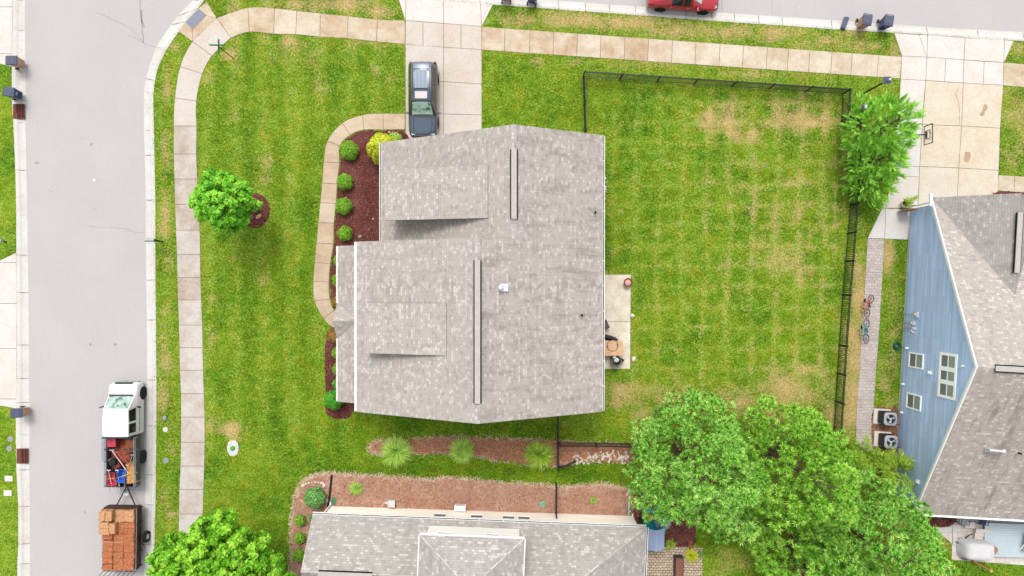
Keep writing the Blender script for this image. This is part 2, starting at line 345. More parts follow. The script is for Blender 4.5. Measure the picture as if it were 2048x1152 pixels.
class MB:
    def __init__(s): s.v = []; s.f = []; s.mi = []; s.uv = {}; s.T = None
    def add(s, vs, fs, mi=0, uvs=None):
        b = len(s.v)
        for p in vs:
            p = Vector(p) if len(p) == 3 else Vector((p[0], p[1], 0))
            if s.T is not None: p = s.T @ p
            s.v.append(tuple(p))
        for i, f in enumerate(fs):
            if uvs is not None: s.uv[len(s.f)] = uvs[i]
            s.f.append([b + j for j in f]); s.mi.append(mi)
        return s
    def box(s, cx, cy, cz, sx, sy, sz, rz=0, mi=0, taper=1.):
        c, d = math.cos(rz), math.sin(rz); vs = []
        for z, k in ((-1, 1), (1, taper)):
            for x, y in ((-1, -1), (1, -1), (1, 1), (-1, 1)):
                X, Y = x * sx / 2 * k, y * sy / 2 * k
                vs.append((cx + X * c - Y * d, cy + X * d + Y * c, cz + z * sz / 2))
        return s.add(vs, [(3, 2, 1, 0), (4, 5, 6, 7), (0, 1, 5, 4), (1, 2, 6, 5), (2, 3, 7, 6), (3, 0, 4, 7)], mi)
    def prism(s, poly, z0, z1, mi=0):
        n = len(poly)
        ar = sum(poly[i][0] * poly[(i + 1) % n][1] - poly[(i + 1) % n][0] * poly[i][1] for i in range(n))
        if ar < 0: poly = poly[::-1]
        vs = [(p[0], p[1], z1) for p in poly] + [(p[0], p[1], z0) for p in poly]
        return s.add(vs, [list(range(n))] + [(i, i + n, (i + 1) % n + n, (i + 1) % n) for i in range(n)], mi)
    def cyl(s, p0, p1, r0, r1=None, n=10, mi=0, cap=True):
        r1 = r0 if r1 is None else r1
        p0, p1 = Vector(p0), Vector(p1); d = (p1 - p0).normalized() if (p1 - p0).length > 1e-6 else Vector((0, 0, 1))
        a_ = d.orthogonal().normalized(); b_ = d.cross(a_); vs = []
        for p, r in ((p0, r0), (p1, r1)):
            for i in range(n):
                t = 2 * math.pi * i / n; vs.append(p + (a_ * math.cos(t) + b_ * math.sin(t)) * r)
        fs = [(i, (i + 1) % n, (i + 1) % n + n, i + n) for i in range(n)]
        if cap: fs += [list(range(n))[::-1], list(range(n, 2 * n))]
        return s.add(vs, fs, mi)
    def tube(s, pts, r, n=6, mi=0):
        for i in range(len(pts) - 1):
            ra, rb = (r, r) if isinstance(r, (int, float)) else (r[i], r[i + 1])
            s.cyl(pts[i], pts[i + 1], ra, rb, n, mi)
        return s
    def lathe(s, prof, c=(0, 0, 0), n=20, mi=0, axis='z'):
        vs = []; k = len(prof)
        for i in range(n):
            t = 2 * math.pi * i / n
            for r, z in prof:
                x, y = r * math.cos(t), r * math.sin(t)
                vs.append((c[0] + x, c[1] + y, c[2] + z) if axis == 'z' else (c[0] + x, c[1] + z, c[2] + y))
        fs = [(i * k + j, ((i + 1) % n) * k + j, ((i + 1) % n) * k + j + 1, i * k + j + 1) for i in range(n) for j in range(k - 1)]
        if axis != 'z': fs = [f[::-1] for f in fs]
        return s.add(vs, fs, mi)
    def ball(s, c, r, nu=12, nv=8, mi=0, jit=0.):
        r = r if isinstance(r, tuple) else (r, r, r); vs = [(c[0], c[1], c[2] + r[2])]
        for j in range(1, nv):
            p = math.pi * j / nv
            for i in range(nu):
                t = 2 * math.pi * i / nu; k = 1 + rnd.uniform(-jit, jit)
                vs.append((c[0] + r[0] * math.sin(p) * math.cos(t) * k, c[1] + r[1] * math.sin(p) * math.sin(t) * k, c[2] + r[2] * math.cos(p) * k))
        vs.append((c[0], c[1], c[2] - r[2])); L = len(vs) - 1
        fs = [(0, 1 + i, 1 + (i + 1) % nu) for i in range(nu)]
        for j in range(nv - 2):
            a_ = 1 + j * nu; fs += [(a_ + i, a_ + nu + i, a_ + nu + (i + 1) % nu, a_ + (i + 1) % nu) for i in range(nu)]
        a_ = 1 + (nv - 2) * nu; fs += [(L, a_ + (i + 1) % nu, a_ + i) for i in range(nu)]
        return s.add(vs, fs, mi)
    def face(s, pts, edir, mi=0, thick=.12, side=None):
        """roof or wall plane with metric uvs: u along edir, v up the slope; solid of given thickness"""
        P = [Vector(p) for p in pts]; e_ = Vector(edir).normalized()
        nrm = Vector((0, 0, 0))
        for i in range(len(P)):
            a_, b_ = P[i], P[(i + 1) % len(P)]; nrm += a_.cross(b_)
        nrm.normalize()
        if thick and nrm.z < 0: P.reverse(); nrm = -nrm
        v_ = nrm.cross(e_); 
        if v_.z < 0: v_ = -v_
        uvs = [(p.dot(e_), p.dot(v_)) for p in P]
        n = len(P)
        s.add(P, [list(range(n))], mi, [uvs])
        if thick:
            Q = [p - Vector((0, 0, thick)) for p in P]; sm = mi if side is None else side
            s.add(P + Q, [(i, i + n, (i + 1) % n + n, (i + 1) % n) for i in range(n)], sm)
            s.add(Q, [list(range(n))[::-1]], sm)
        return s
    def build(s, name, mats, parent=None, smooth=False, bevel=0, loc=None, world=False, kind=None, label=None):
        me = bpy.data.meshes.new(name)
        vs = s.v
        if world and parent is not None:
            inv = (Matrix.Translation(parent.location) @ parent.rotation_euler.to_matrix().to_4x4()).inverted()
            vs = [tuple(inv @ Vector(p)) for p in vs]
        me.from_pydata(vs, [], s.f)
        for m_ in (mats if isinstance(mats, (list, tuple)) else [mats]): me.materials.append(MT[m_] if isinstance(m_, str) else m_)
        me.polygons.foreach_set('material_index', s.mi)
        if s.uv:
            ul = me.uv_layers.new(name='UVMap')
            for fi, q in s.uv.items():
                pl = me.polygons[fi]
                for k, li in enumerate(pl.loop_indices): ul.data[li].uv = q[k]
        if smooth: me.polygons.foreach_set('use_smooth', [True] * len(me.polygons))
        o = bpy.data.objects.new(name, me); COL.objects.link(o)
        if parent is not None: o.parent = parent
        if loc is not None: o.location = loc
        if bevel:
            bm_ = o.modifiers.new('bevel', 'BEVEL'); bm_.width = bevel; bm_.segments = 2; bm_.limit_method = 'ANGLE'; bm_.angle_limit = R(40)
        if kind: o['kind'] = kind
        if label: o['label'] = label
        return o

def npmesh(name, V, F, mat, parent=None, loc=None, attrs=None):
    """V (n,3), F (m,k) same-size faces"""
    me = bpy.data.meshes.new(name); n, m_ = len(V), len(F); k = F.shape[1]
    me.vertices.add(n); me.vertices.foreach_set('co', V.astype(np.float32).ravel())
    me.loops.add(m_ * k); me.loops.foreach_set('vertex_index', F.astype(np.int32).ravel())
    me.polygons.add(m_); me.polygons.foreach_set('loop_start', np.arange(0, m_ * k, k, dtype=np.int32))
    if attrs:
        for a_, arr in attrs.items():
            at = me.attributes.new(a_, 'FLOAT', 'POINT'); at.data.foreach_set('value', arr.astype(np.float32))
    me.update(calc_edges=True)
    for q in (mat if isinstance(mat, (list, tuple)) else [mat]): me.materials.append(MT[q])
    o = bpy.data.objects.new(name, me); COL.objects.link(o)
    if parent is not None: o.parent = parent
    if loc is not None: o.location = loc
    return o

def copy_tree(o, parent=None):
    c = o.copy(); COL.objects.link(c)
    if parent is not None: c.parent = parent
    for ch in list(o.children): copy_tree(ch, c)
    return c

def inside(poly, X, Y):
    r = np.zeros(X.shape, bool); n = len(poly)
    for i in range(n):
        x0, y0 = poly[i][:2]; x1, y1 = poly[(i + 1) % n][:2]
        if y0 == y1: continue
        c = ((y0 > Y) != (y1 > Y)) & (X < (x1 - x0) * (Y - y0) / (y1 - y0) + x0)
        r ^= c
    return r
def spline(pts, n=4, closed=True, jit=0.):
    out = []; N = len(pts); rg = range(N if closed else N - 1)
    for i in rg:
        g = lambda k: pts[k % N] if closed else pts[max(0, min(N - 1, k))]
        p0, p1, p2, p3 = g(i - 1), g(i), g(i + 1), g(i + 2)
        for j in range(n):
            t = j / n
            q = [.5 * (2 * p1[a_] + (p2[a_] - p0[a_]) * t + (2 * p0[a_] - 5 * p1[a_] + 4 * p2[a_] - p3[a_]) * t * t + (3 * p1[a_] - p0[a_] - 3 * p2[a_] + p3[a_]) * t ** 3) for a_ in (0, 1)]
            out.append((q[0] + rnd.uniform(-jit, jit), q[1] + rnd.uniform(-jit, jit)))
    if not closed: out.append(pts[-1])
    return out
def inset(poly, g):
    n = len(poly)
    ar = sum(poly[i][0] * poly[(i + 1) % n][1] - poly[(i + 1) % n][0] * poly[i][1] for i in range(n))
    if ar < 0: poly = poly[::-1]
    out = []
    for i in range(n):
        p, a_, b_ = Vector(poly[i]), Vector(poly[i - 1]), Vector(poly[(i + 1) % n])
        d1 = (p - a_).normalized(); d2 = (b_ - p).normalized()
        n1 = Vector((-d1.y, d1.x)); n2 = Vector((-d2.y, d2.x)); q = n1 + n2
        q = q / max(q.length_squared / 2, .3)
        out.append(tuple(p + q * g))
    return out
# ============================================================ SETTING: ground, road, kerbs, walks
def gp(pts, z=0.): return [G(x, y, z) for x, y in pts]
ZR = -.10
MB().add([(-400, -400, -.2), (400, -400, -.2), (400, 400, -.2), (-400, 400, -.2)], [(0, 1, 2, 3)]).build('ground', 'grass', kind='structure')
KF = [(384, 0), (353, 31), (341, 48), (311, 92.5), (299.5, 125), (290, 156), (286.5, 182), (286, 208), (286.5, 260), (288, 310), (290, 400), (290, 480), (291, 560), (292, 640), (293, 760), (292, 852), (290, 950), (289, 1010), (288, 1090), (287, 1160), (284, 1400)]
KB = [(409, 0), (396, 17), (371, 44), (333, 99), (316, 135), (310, 161), (307, 187.5), (307, 221), (308, 260), (309, 310), (311, 400), (311, 480), (311, 560), (312, 640), (313, 760), (313, 852), (312, 950), (311, 1010), (309, 1090), (307, 1160), (304, 1400)]
KFT = [(384, 0), (420, -26), (470, -43), (540, -41.5), (640, -34), (740, -27), (850, -19.5), (960, -11.5), (1073, -3.3), (1117, 0), (1171, 4), (1219, 8), (1271, 11), (1324, 15), (1372, 18.5), (1424, 22.5), (1470, 26), (1518, 29), (1565, 32.5), (1664, 39), (1760, 45), (1855, 53), (1957, 58.5), (2048, 63), (2300, 80)]
KBT = [(409, 0), (436, -16), (476, -23), (540, -22), (640, -15.5), (740, -8), (856, -.5), (960, 7.5), (1073, 15.5), (1117, 19), (1171, 23), (1219, 26.5), (1271, 30), (1324, 34), (1372, 38), (1424, 41.5), (1470, 45), (1518, 48), (1565, 51), (1664, 58.5), (1760, 64), (1855, 69.5), (1957, 77.5), (2048, 82), (2300, 99)]
LF = [(46, -400), (48, 0), (48, 60), (49, 120), (49, 200), (49, 245), (51, 340), (53, 430), (54, 510), (55, 585), (56, 690), (56, 757), (57, 805), (57, 870), (57, 940), (58, 1013), (58, 1088), (58, 1128), (58, 1200), (58, 1500)]
LB = [(20, -400), (25, 0), (25, 60), (24, 120), (24, 200), (27, 245), (31, 340), (33, 430), (33, 510), (33, 585), (34, 690), (34, 757), (32, 805), (32, 870), (33, 940), (37, 1013), (37, 1088), (35, 1128), (35, 1200), (35, 1500)]
road = [(48, 3000)] + [p for p in LF[::-1]] + [(48, -1500), (330, -1500), (380, -420), (600, -330), (3500, -120), (3500, 172), (2300, 80)] + KFT[::-1][1:-1] + KF + [(284, 3000)]
def shove(poly, d): return poly
ro = MB(); ro.add([(*G(x, y), ZR) for x, y in road], [list(range(len(road)))]); rob = ro.build('road', 'asphalt', kind='structure')
import bmesh
bm = bmesh.new(); bm.from_mesh(rob.data); bmesh.ops.triangulate(bm, faces=bm.faces[:], ngon_method='EAR_CLIP'); bm.to_mesh(rob.data); bm.free()

def kerb(name, F, B, joints=None, flip=False, sub=1):
    mb = MB(); jb = MB()
    for i in range(len(F) - 1):
        f0, f1, b0, b1 = [Vector(G(*p)) for p in (F[i], F[i + 1], B[i], B[i + 1])]
        jt = joints is None or i in joints
        L = (f1 - f0).length; g = .011 / max(L, .05)
        ta, tb = (g if (joints is None or i in joints) else 0), 1 - (g if (joints is None or (i + 1) in joints) else 0)
        prof = [(0, -.094), (.30, -.088), (.52, -.06), (.66, .0), (.74, .016), (1.0, .016)]
        rows = []
        for t in (ta, tb):
            f = f0.lerp(f1, t); b = b0.lerp(b1, t)
            rows.append([(*(f.lerp(b, u)), z) for u, z in prof])
        k = len(prof); vs = rows[0] + rows[1]; fs = []
        for j in range(k - 1):
            q = (j, j + 1, j + 1 + k, j + k); fs.append(q if not flip else q[::-1])
        low = [(x, y, -.19) for x, y, z in (rows[0][0], rows[0][-1], rows[1][-1], rows[1][0])]
        b_ = len(vs); vs += low
        fs += [(k - 1, b_ + 1, b_ + 2, 2 * k - 1), (0, k, b_ + 3, b_), tuple(range(k))[::-1] + (b_, b_ + 1)[:0], tuple(range(k, 2 * k))]
        mb.add(vs, fs)
    return mb.build(name, 'concrete_kerb', kind='structure')
kerb('kerb', KF, KB, {1, 2, 5, 9, 10, 11, 12, 13, 14, 15, 16, 17, 18})
kerb('kerb', KFT, KBT, flip=True)
kerb('kerb', LF, LB, flip=True, joints={3, 4, 6, 8, 9, 10, 11, 12, 14, 15, 16, 17})

# ---- lawn (one fine sheet inside the kerbs; the attributes hold where it is dry, lush, darkened by painted house shade, or striped by mowing)
def lines_dry():
    B = [  # x, y, rx, ry, amount (pixels of the ground plan)
        (1440, 245, 48, 26, .75), (1480, 268, 40, 18, .7), (1405, 240, 30, 22, .5), (1455, 215, 26, 30, .45), (1600, 240, 62, 24, .75), (1650, 235, 40, 25, .5), (1575, 215, 40, 30, .4),
        (1560, 520, 45, 28, .55), (1600, 545, 30, 22, .4), (1540, 480, 40, 30, .3), (1490, 380, 60, 60, .2), (1590, 410, 60, 80, .22), (1480, 560, 70, 60, .14),
        (1255, 782, 60, 22, .75), (1235, 806, 40, 18, .6), (1340, 775, 60, 24, .45), (1480, 800, 70, 22, .65), (1570, 780, 50, 36, .75), (1610, 745, 30, 28, .5), (1290, 830, 50, 20, .5), (1350, 800, 60, 20, .5), (1540, 830, 60, 20, .6),
        (575, 86, 26, 14, .6), (618, 122, 24, 22, .6), (548, 118, 18, 16, .5), (455, 112, 20, 16, .75), (428, 158, 18, 20, .4), (455, 235, 30, 18, .4), (530, 322, 22, 16, .5), (535, 360, 30, 14, .35), (510, 390, 42, 34, .35),
        (735, 80, 26, 14, .4), (700, 60, 30, 20, .35), (640, 170, 40, 26, .35), (750, 140, 26, 20, .4), (780, 160, 14, 30, .35), (590, 400, 18, 14, .25), (560, 470, 26, 12, .3), (520, 560, 30, 14, .3),
        (450, 858, 42, 18, .8), (478, 880, 30, 10, .6), (435, 845, 16, 18, .6), (425, 680, 16, 26, .45), (424, 600, 12, 26, .35), (590, 840, 20, 14, .3), (445, 520, 26, 18, .3), (430, 430, 24, 26, .25),
        (600, 8, 60, 16, .55), (690, 10, 60, 18, .75), (760, 22, 30, 14, .6), (480, 12, 40, 10, .3), (540, 20, 40, 8, .3),
        (1060, 36, 70, 14, .5), (1150, 40, 90, 16, .75), (1260, 46, 90, 16, .75), (1360, 62, 90, 16, .6), (1460, 66, 60, 16, .6), (1550, 72, 60, 18, .6), (1640, 84, 60, 16, .5), (1700, 64, 26, 6, .8), (1740, 92, 30, 14, .5), (1790, 96, 14, 16, .55),
        (1075, 122, 14, 10, .8), (1160, 122, 60, 10, .5), (1300, 130, 120, 9, .45), (1500, 148, 90, 8, .45), (1010, 140, 30, 12, .3), (1195, 262, 26, 8, .3), (1090, 250, 16, 8, .4),
        (1720, 600, 16, 70, .8), (1712, 700, 18, 80, .95), (1706, 800, 18, 70, .9), (1716, 540, 14, 30, .6), (1700, 850, 16, 40, .7), (1732, 560, 10, 30, .5),
        (1776, 510, 12, 32, .85), (1790, 630, 14, 40, .3), (1765, 770, 14, 24, .45), (1780, 800, 16, 20, .4), (1785, 710, 16, 20, .3),
        (1660, 830, 14, 60, .5), (1652, 780, 6, 80, .35), (1670, 420, 5, 160, .35), (1690, 340, 5, 60, .5),
        (2030, 230, 24, 40, .5), (2020, 310, 20, 24, .45), (2035, 100, 16, 14, .5), (1140, 300, 4, 4, 0),
        (1240, 425, 6, 6, .8), (1230, 505, 10, 6, .4), (1240, 560, 30, 6, .3), (1215, 546, 20, 5, .4),
        (330, 300, 12, 60, .45), (334, 160, 10, 40, .7), (330, 440, 13, 60, .6), (338, 520, 12, 30, .4), (330, 700, 14, 60, .6), (325, 800, 13, 40, .7), (328, 640, 14, 30, .4), (345, 95, 14, 14, .5), (340, 880, 14, 40, .3), (335, 1000, 14, 50, .35), (345, 1028, 14, 4, .8),
        (1130, 850, 8, 8, .4), (1260, 885, 40, 6, .5), (1150, 845, 60, 10, .2), (1250, 925, 60, 6, .3), (1480, 1120, 60, 30, .45), (1440, 1140, 40, 20, .5), (1540, 1130, 40, 20, .3),
        (15, 870, 20, 12, .2), (10, 1120, 20, 20, .3), (1700, 300, 6, 40, .5), (1890, 1080, 20, 20, .5), (1895, 1065, 14, 16, .6), (1640, 870, 16, 20, .4)]
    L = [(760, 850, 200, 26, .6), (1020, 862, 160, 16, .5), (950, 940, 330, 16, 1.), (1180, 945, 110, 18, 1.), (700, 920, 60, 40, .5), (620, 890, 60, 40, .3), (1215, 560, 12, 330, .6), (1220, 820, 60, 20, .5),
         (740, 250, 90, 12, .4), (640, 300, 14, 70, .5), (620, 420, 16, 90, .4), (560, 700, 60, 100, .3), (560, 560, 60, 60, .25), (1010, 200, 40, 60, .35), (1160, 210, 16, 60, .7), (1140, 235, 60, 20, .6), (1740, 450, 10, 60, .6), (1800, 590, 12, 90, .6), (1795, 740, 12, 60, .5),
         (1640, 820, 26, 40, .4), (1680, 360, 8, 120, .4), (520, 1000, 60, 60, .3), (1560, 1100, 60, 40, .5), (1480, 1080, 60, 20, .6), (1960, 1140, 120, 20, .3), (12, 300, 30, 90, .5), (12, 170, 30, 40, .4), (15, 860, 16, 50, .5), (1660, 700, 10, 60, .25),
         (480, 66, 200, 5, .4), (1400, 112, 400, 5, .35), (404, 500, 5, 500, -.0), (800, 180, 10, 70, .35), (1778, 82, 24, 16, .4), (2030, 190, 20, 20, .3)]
    return B, L
DRY, LUSH_SHADE = lines_dry()  # second list: lush grass plus house shade painted as darker green
def fields(X, Y):
    """plan coordinates (metres) -> dry, lush plus painted shade, mow"""
    px = X / PX + 1024; py = 576 - Y / PX
    dry = np.zeros_like(px); lush_shade = np.zeros_like(px)
    for (x, y, rx, ry, a_) in DRY: dry = np.maximum(dry, a_ * np.exp(-(((px - x) / rx) ** 2 + ((py - y) / ry) ** 2) * .8))
    for (x, y, rx, ry, a_) in LUSH_SHADE: lush_shade = np.maximum(lush_shade, a_ * np.exp(-(((px - x) / rx) ** 2 + ((py - y) / ry) ** 2) * .8))
    base = np.where((px > 1200) & (py < 860), .15 + .12 * np.clip((px - 1250) / 400, 0, 1), .10)
    base = np.where(py < 110, .24, base); base = np.where((px < 350), .18, base); base = np.where(px < 60, -.1, base)
    base = np.where((py > 880) & (px > 380) & (px < 1300), -.10, base)
    dry = np.maximum(dry, 0) * .84 + base
    w = np.sin(px * .031 + py * .021) * 6
    ml = .75 * np.tanh(2.2 * np.sin((px + w * .5) * 2 * np.pi / 57.)) * ((px > 395) & (px < 760) & (py < 900))
    lx = (.5 + .5 * np.cos((px + w * .5 + (py - 500) * .02) * 2 * np.pi / 47.)) ** 3.2; ly = (.5 + .5 * np.cos((py + w * .4) * 2 * np.pi / 41.)) ** 3.2
    mr = (1.7 * np.maximum(lx, ly * .85) - .62) * np.clip((px - 1205) / 25, 0, 1) * np.clip((1690 - px) / 25, 0, 1) * np.clip((py - 165) / 40, 0, 1) * np.clip((790 - py) / 50, 0, 1)
    mow = np.where(px < 1000, ml, mr * 1.1)
    return dry, lush_shade, mow
def lawn(name, poly, cell=.16):
    P = np.array(poly); x0, y0 = P.min(0); x1, y1 = P.max(0)
    nx, ny = int((x1 - x0) / cell) + 1, int((y1 - y0) / cell) + 1
    gx = x0 + np.arange(nx + 1) * cell; gy = y0 + np.arange(ny + 1) * cell
    XX, YY = np.meshgrid(gx, gy); cx, cy = np.meshgrid(gx[:-1] + cell / 2, gy[:-1] + cell / 2)
    keep = inside(poly, cx, cy)
    j, i = np.nonzero(keep); w = nx + 1
    F = np.stack([j * w + i, j * w + i + 1, (j + 1) * w + i + 1, (j + 1) * w + i], 1)
    used, inv = np.unique(F.ravel(), return_inverse=True); F = inv.reshape(-1, 4)
    X, Y = XX.ravel()[used], YY.ravel()[used]
    Z = (rng.random(len(X)) - .5) * .012
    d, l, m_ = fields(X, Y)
    o = npmesh(name, np.stack([X, Y, Z], 1), F, 'grass', attrs={'dry': d, 'lush_shade': l, 'mow': m_})
    o['kind'] = 'structure'; return o
def toward(B, F, t): return [(b[0] + (f[0] - b[0]) * t, b[1] + (f[1] - b[1]) * t) for b, f in zip(B, F)]
main_poly = gp(toward(KB, KF, .16)[::-1] + toward(KBT, KFT, .16)[1:] + [(2300, 1400)])
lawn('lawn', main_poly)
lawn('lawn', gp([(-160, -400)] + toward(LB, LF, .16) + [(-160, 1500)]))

# ---- grass blades standing in the lawn
def blades(name, poly, n, label, avoid=()):
    P = np.array(poly); x0, y0 = np.maximum(P.min(0), (-37, -22)); x1, y1 = np.minimum(P.max(0), (37, 22))
    X = rng.uniform(x0, x1, n * 2); Y = rng.uniform(y0, y1, n * 2)
    k = inside(poly, X, Y)
    for a_ in avoid:
        q = np.array(a_); lo, hi = q.min(0), q.max(0)
        idx = np.nonzero(k & (X > lo[0]) & (X < hi[0]) & (Y > lo[1]) & (Y < hi[1]))[0]
        k[idx[inside(a_, X[idx], Y[idx])]] = False
    X, Y = X[k][:n], Y[k][:n]; m_ = len(X)
    t = rng.uniform(0, 2 * np.pi, m_); L = rng.uniform(.05, .12, m_); w = rng.uniform(.012, .028, m_); h = rng.uniform(.02, .06, m_)
    dx, dy = np.cos(t), np.sin(t)
    b0 = np.stack([X - dy * w, Y + dx * w, np.full(m_, .0)], 1); b1 = np.stack([X + dy * w, Y - dx * w, np.full(m_, .0)], 1)
    tip = np.stack([X + dx * L, Y + dy * L, h], 1)
    V = np.stack([b0, b1, tip], 1).reshape(-1, 3); F = np.arange(m_ * 3).reshape(-1, 3)
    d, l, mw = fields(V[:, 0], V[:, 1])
    o = npmesh(name, V, F, 'grass', attrs={'dry': d, 'lush_shade': l, 'mow': mw})
    return tag(o, label, 'grass', kind='stuff')

# ---- slabs
SLABZ = .022
AVOID = []
def slabs(name, quads, mat, gap=.014, z=SLABZ, joint='joint_soil', under=True):
    mb = MB(); ub = MB()
    for q in quads:
        q = [Vector(G(*p)) for p in q]; AVOID.append([tuple(p) for p in q])
        mb.prism([tuple(p) for p in inset([tuple(p) for p in q], gap)], -.03, z)
        if under: ub.prism([tuple(p) for p in inset([tuple(p) for p in q], .002)], -.04, .009, 1)
    o = mb
    b = len(mb.v); mb.v += ub.v; mb.f += [[i + b for i in f] for f in ub.f]; mb.mi += ub.mi
    return mb.build(name, [mat, joint], kind='structure')
def pairs(ps): return [(ps[i][0], ps[i][1], ps[i + 1][1], ps[i + 1][0]) for i in range(len(ps) - 1)]
WL = [((433.6, 36.5), (462, 75.5)), ((385.4, 83.3), (424.5, 112)), ((360.7, 133.3), (405, 148)), ((350, 196), (393, 202)), ((347.6, 252), (393.7, 252)), ((347.6, 308), (393, 308)), ((349, 358), (395, 358)), ((350, 409), (398, 409)),
      ((352, 460.5), (400, 460.5)), ((354, 508.6), (401, 508.6)), ((355, 555), (401.5, 555)), ((356, 600), (403, 600)), ((358, 650), (405, 650)), ((359, 695), (406, 695)), ((360, 740.5), (407, 740.5)), ((362, 787), (408, 787)), ((362, 834), (410, 834)),
      ((362, 884.5), (410, 884.5)), ((361, 932), (409, 932)), ((359, 979), (407.5, 979)), ((358, 1028), (406, 1028)), ((357, 1075), (404, 1075)), ((356, 1122), (402, 1122)), ((355, 1170), (401, 1170)), ((354, 1220), (400, 1220)), ((352, 1300), (398, 1300))]
def curved(p0, p1, mid, n=1):  # splits one pair step into sub quads with bowed outer edge
    return None
# the corner slabs follow the curve: sub-divide with a spline, keep joints at the listed pairs
def curve_slabs(name, ps, mat, sub=4, joints=None, gap=.014):
    O = spline([p[0] for p in ps], sub, False); I = spline([p[1] for p in ps], sub, False)
    mb = MB()
    for i in range(len(ps) - 1):
        o_ = O[i * sub:(i + 1) * sub + 1]; n_ = I[i * sub:(i + 1) * sub + 1]
        poly = [tuple(G(*p)) for p in o_] + [tuple(G(*p)) for p in n_[::-1]]
        ip = inset(poly, gap); AVOID.append(poly)
        mb.prism(ip, -.03, SLABZ); mb.prism(inset(poly, .003), -.04, .009, 1)
    return mb.build(name, [mat, 'joint_soil'], kind='structure')
TW = [((433.6, 36.5), (462, 75.5)), ((496, 15.6), (498.7, 63.8)), ((549.5, 17), (547.6, 68)), ((594, 22), (591.7, 69)), ((640.6, 27), (640, 74)), ((696.6, 32.5), (694, 77)), ((755, 39), (753, 83.5)), ((810, 41), (811, 88.5))]
curve_slabs('sidewalk', TW, 'concrete_tan')
curve_slabs('sidewalk', WL[:5], 'concrete_drive')
slabs('sidewalk', pairs(WL[4:]), 'concrete_pink')
xs = [964, 1010, 1060, 1107.5, 1155, 1202, 1250, 1297, 1345, 1392, 1440, 1487, 1534.5, 1577, 1619.7, 1664, 1704.5, 1757, 1803.5]
RT = [((x, 53.5 + (x - 964) * .0715), (x - 1 - (x - 964) * .003, 100 + (x - 964) * .0683)) for x in xs]
slabs('sidewalk', pairs(RT), 'concrete_tan')
# kerb ramp at the corner
slabs('kerb_ramp', [((396, 17), (414, 5), (433.6, 36.5), (413, 31)), ((371, 44), (396, 17), (413, 31), (385.5, 58.5)), ((357, 62.5), (371, 44), (385.5, 58.5), (385.4, 83.3)), ((385.5, 58.5), (413, 31), (433.6, 36.5), (385.4, 83.3))], 'concrete_tan', .01)
mb = MB(); c4 = gp([(371, 45), (385.5, 59), (412.5, 31.5), (398, 18)]); mb.prism(c4, .02, .034)
for i in range(9):
    for j in range(14):
        u, v = (i + .5) / 9, (j + .5) / 14
        p = Vector(c4[0]).lerp(Vector(c4[1]), u).lerp(Vector(c4[3]).lerp(Vector(c4[2]), u), v)
        mb.cyl((p.x, p.y, .033), (p.x, p.y, .042), .022, .012, 5)
t = mb.build('tactile_mat', 'mat_slate'); tag(t, 'slate grey tactile paving mat let into the kerb ramp at the street corner', 'tactile mat')

# driveway of the corner house
slabs('driveway', [((811, 41), (846, 44), (846, 92), (811, 88.5)), ((846, 44), (887, 47), (887, 94.5), (846, 92)), ((887, 47), (922, 49.5), (922, 97), (887, 94.5)), ((922, 49.5), (963.5, 53), (963.5, 99.5), (922, 97)),
    ((811, 88.5), (887, 94.5), (887, 163.5), (811, 160)), ((887, 94.5), (963.5, 99.5), (963.5, 168), (887, 163.5)), ((811, 160), (887, 163.5), (887, 228), (811, 228)), ((887, 163.5), (963.5, 168), (963.5, 230), (887, 228)),
    ((811, 228), (887, 228), (887, 305), (811, 305)), ((887, 228), (963.5, 230), (963.5, 305), (887, 305))], 'concrete_drive')
slabs('driveway', [((796, -5.5), (812, -4), (811, 41), (810, 40.5)), ((812, -4), (887, 1.5), (887, 47), (811, 41)), ((887, 1.5), (961, 7), (963.5, 53), (887, 47)), ((961, 7), (986, 9.5), (964, 53), (963.5, 53))], 'concrete_white')
# neighbour's driveway
slabs('driveway', [((1853.5, 114.5), (1891, 117), (1889, 163.5), (1851, 161)), ((1891, 117), (1927.5, 120), (1926, 166), (1889, 163.5)), ((1927.5, 120), (1968, 123), (1966, 168.5), (1926, 166)), ((1968, 123), (2007, 125), (2006, 170.6), (1966, 168.5)),
    ((1855, 69.5), (1930, 76), (1927.5, 120), (1853.5, 114.5)), ((1930, 76), (2009, 80), (2007, 125), (1927.5, 120)), ((2009, 80), (2027, 82), (2008, 125), (2007, 125))], 'concrete_white')
slabs('driveway', [((1851, 161), (1926, 166), (1923, 252), (1844.5, 249)), ((1926, 166), (2006, 170.6), (2000, 256.5), (1923, 252)), ((1844.5, 249), (1923, 252), (1917, 336), (1839, 333)), ((1923, 252), (2000, 256.5), (1997, 341), (1917, 336)),
    ((1839, 333), (1917, 336), (1913, 425), (1835, 425)), ((1917, 336), (1997, 341), (1993, 425), (1913, 425))], 'concrete_cream')
slabs('footpath', [((1788, 66), (1838, 70), (1853.5, 114.5), (1803.5, 112)), ((1838, 70), (1855, 69.5), (1853.6, 113), (1853.5, 114.5)), ((1803.5, 112), (1853.5, 114.5), (1851, 161), (1801, 158.5)), ((1801, 158.5), (1851, 161), (1845.8, 220), (1797, 220)),
    ((1797, 220), (1845.8, 220), (1839, 333), (1785, 333)), ((1785, 333), (1839, 333), (1838, 354), (1792, 352)), ((1792, 352), (1838, 354), (1835, 417), (1764, 416)),
    ((1764, 416), (1771.5, 417), (1769, 477.5), (1735, 476.6)), ((1771.5, 417), (1822, 418), (1815, 479.5), (1769, 477.5))], 'concrete_white', .012)
slabs('footpath', [((2007, 125), (2052, 128.5), (2051, 175), (2006, 171)), ((2052, 128.5), (2110, 133), (2109, 179), (2051, 175))], 'concrete_tan')
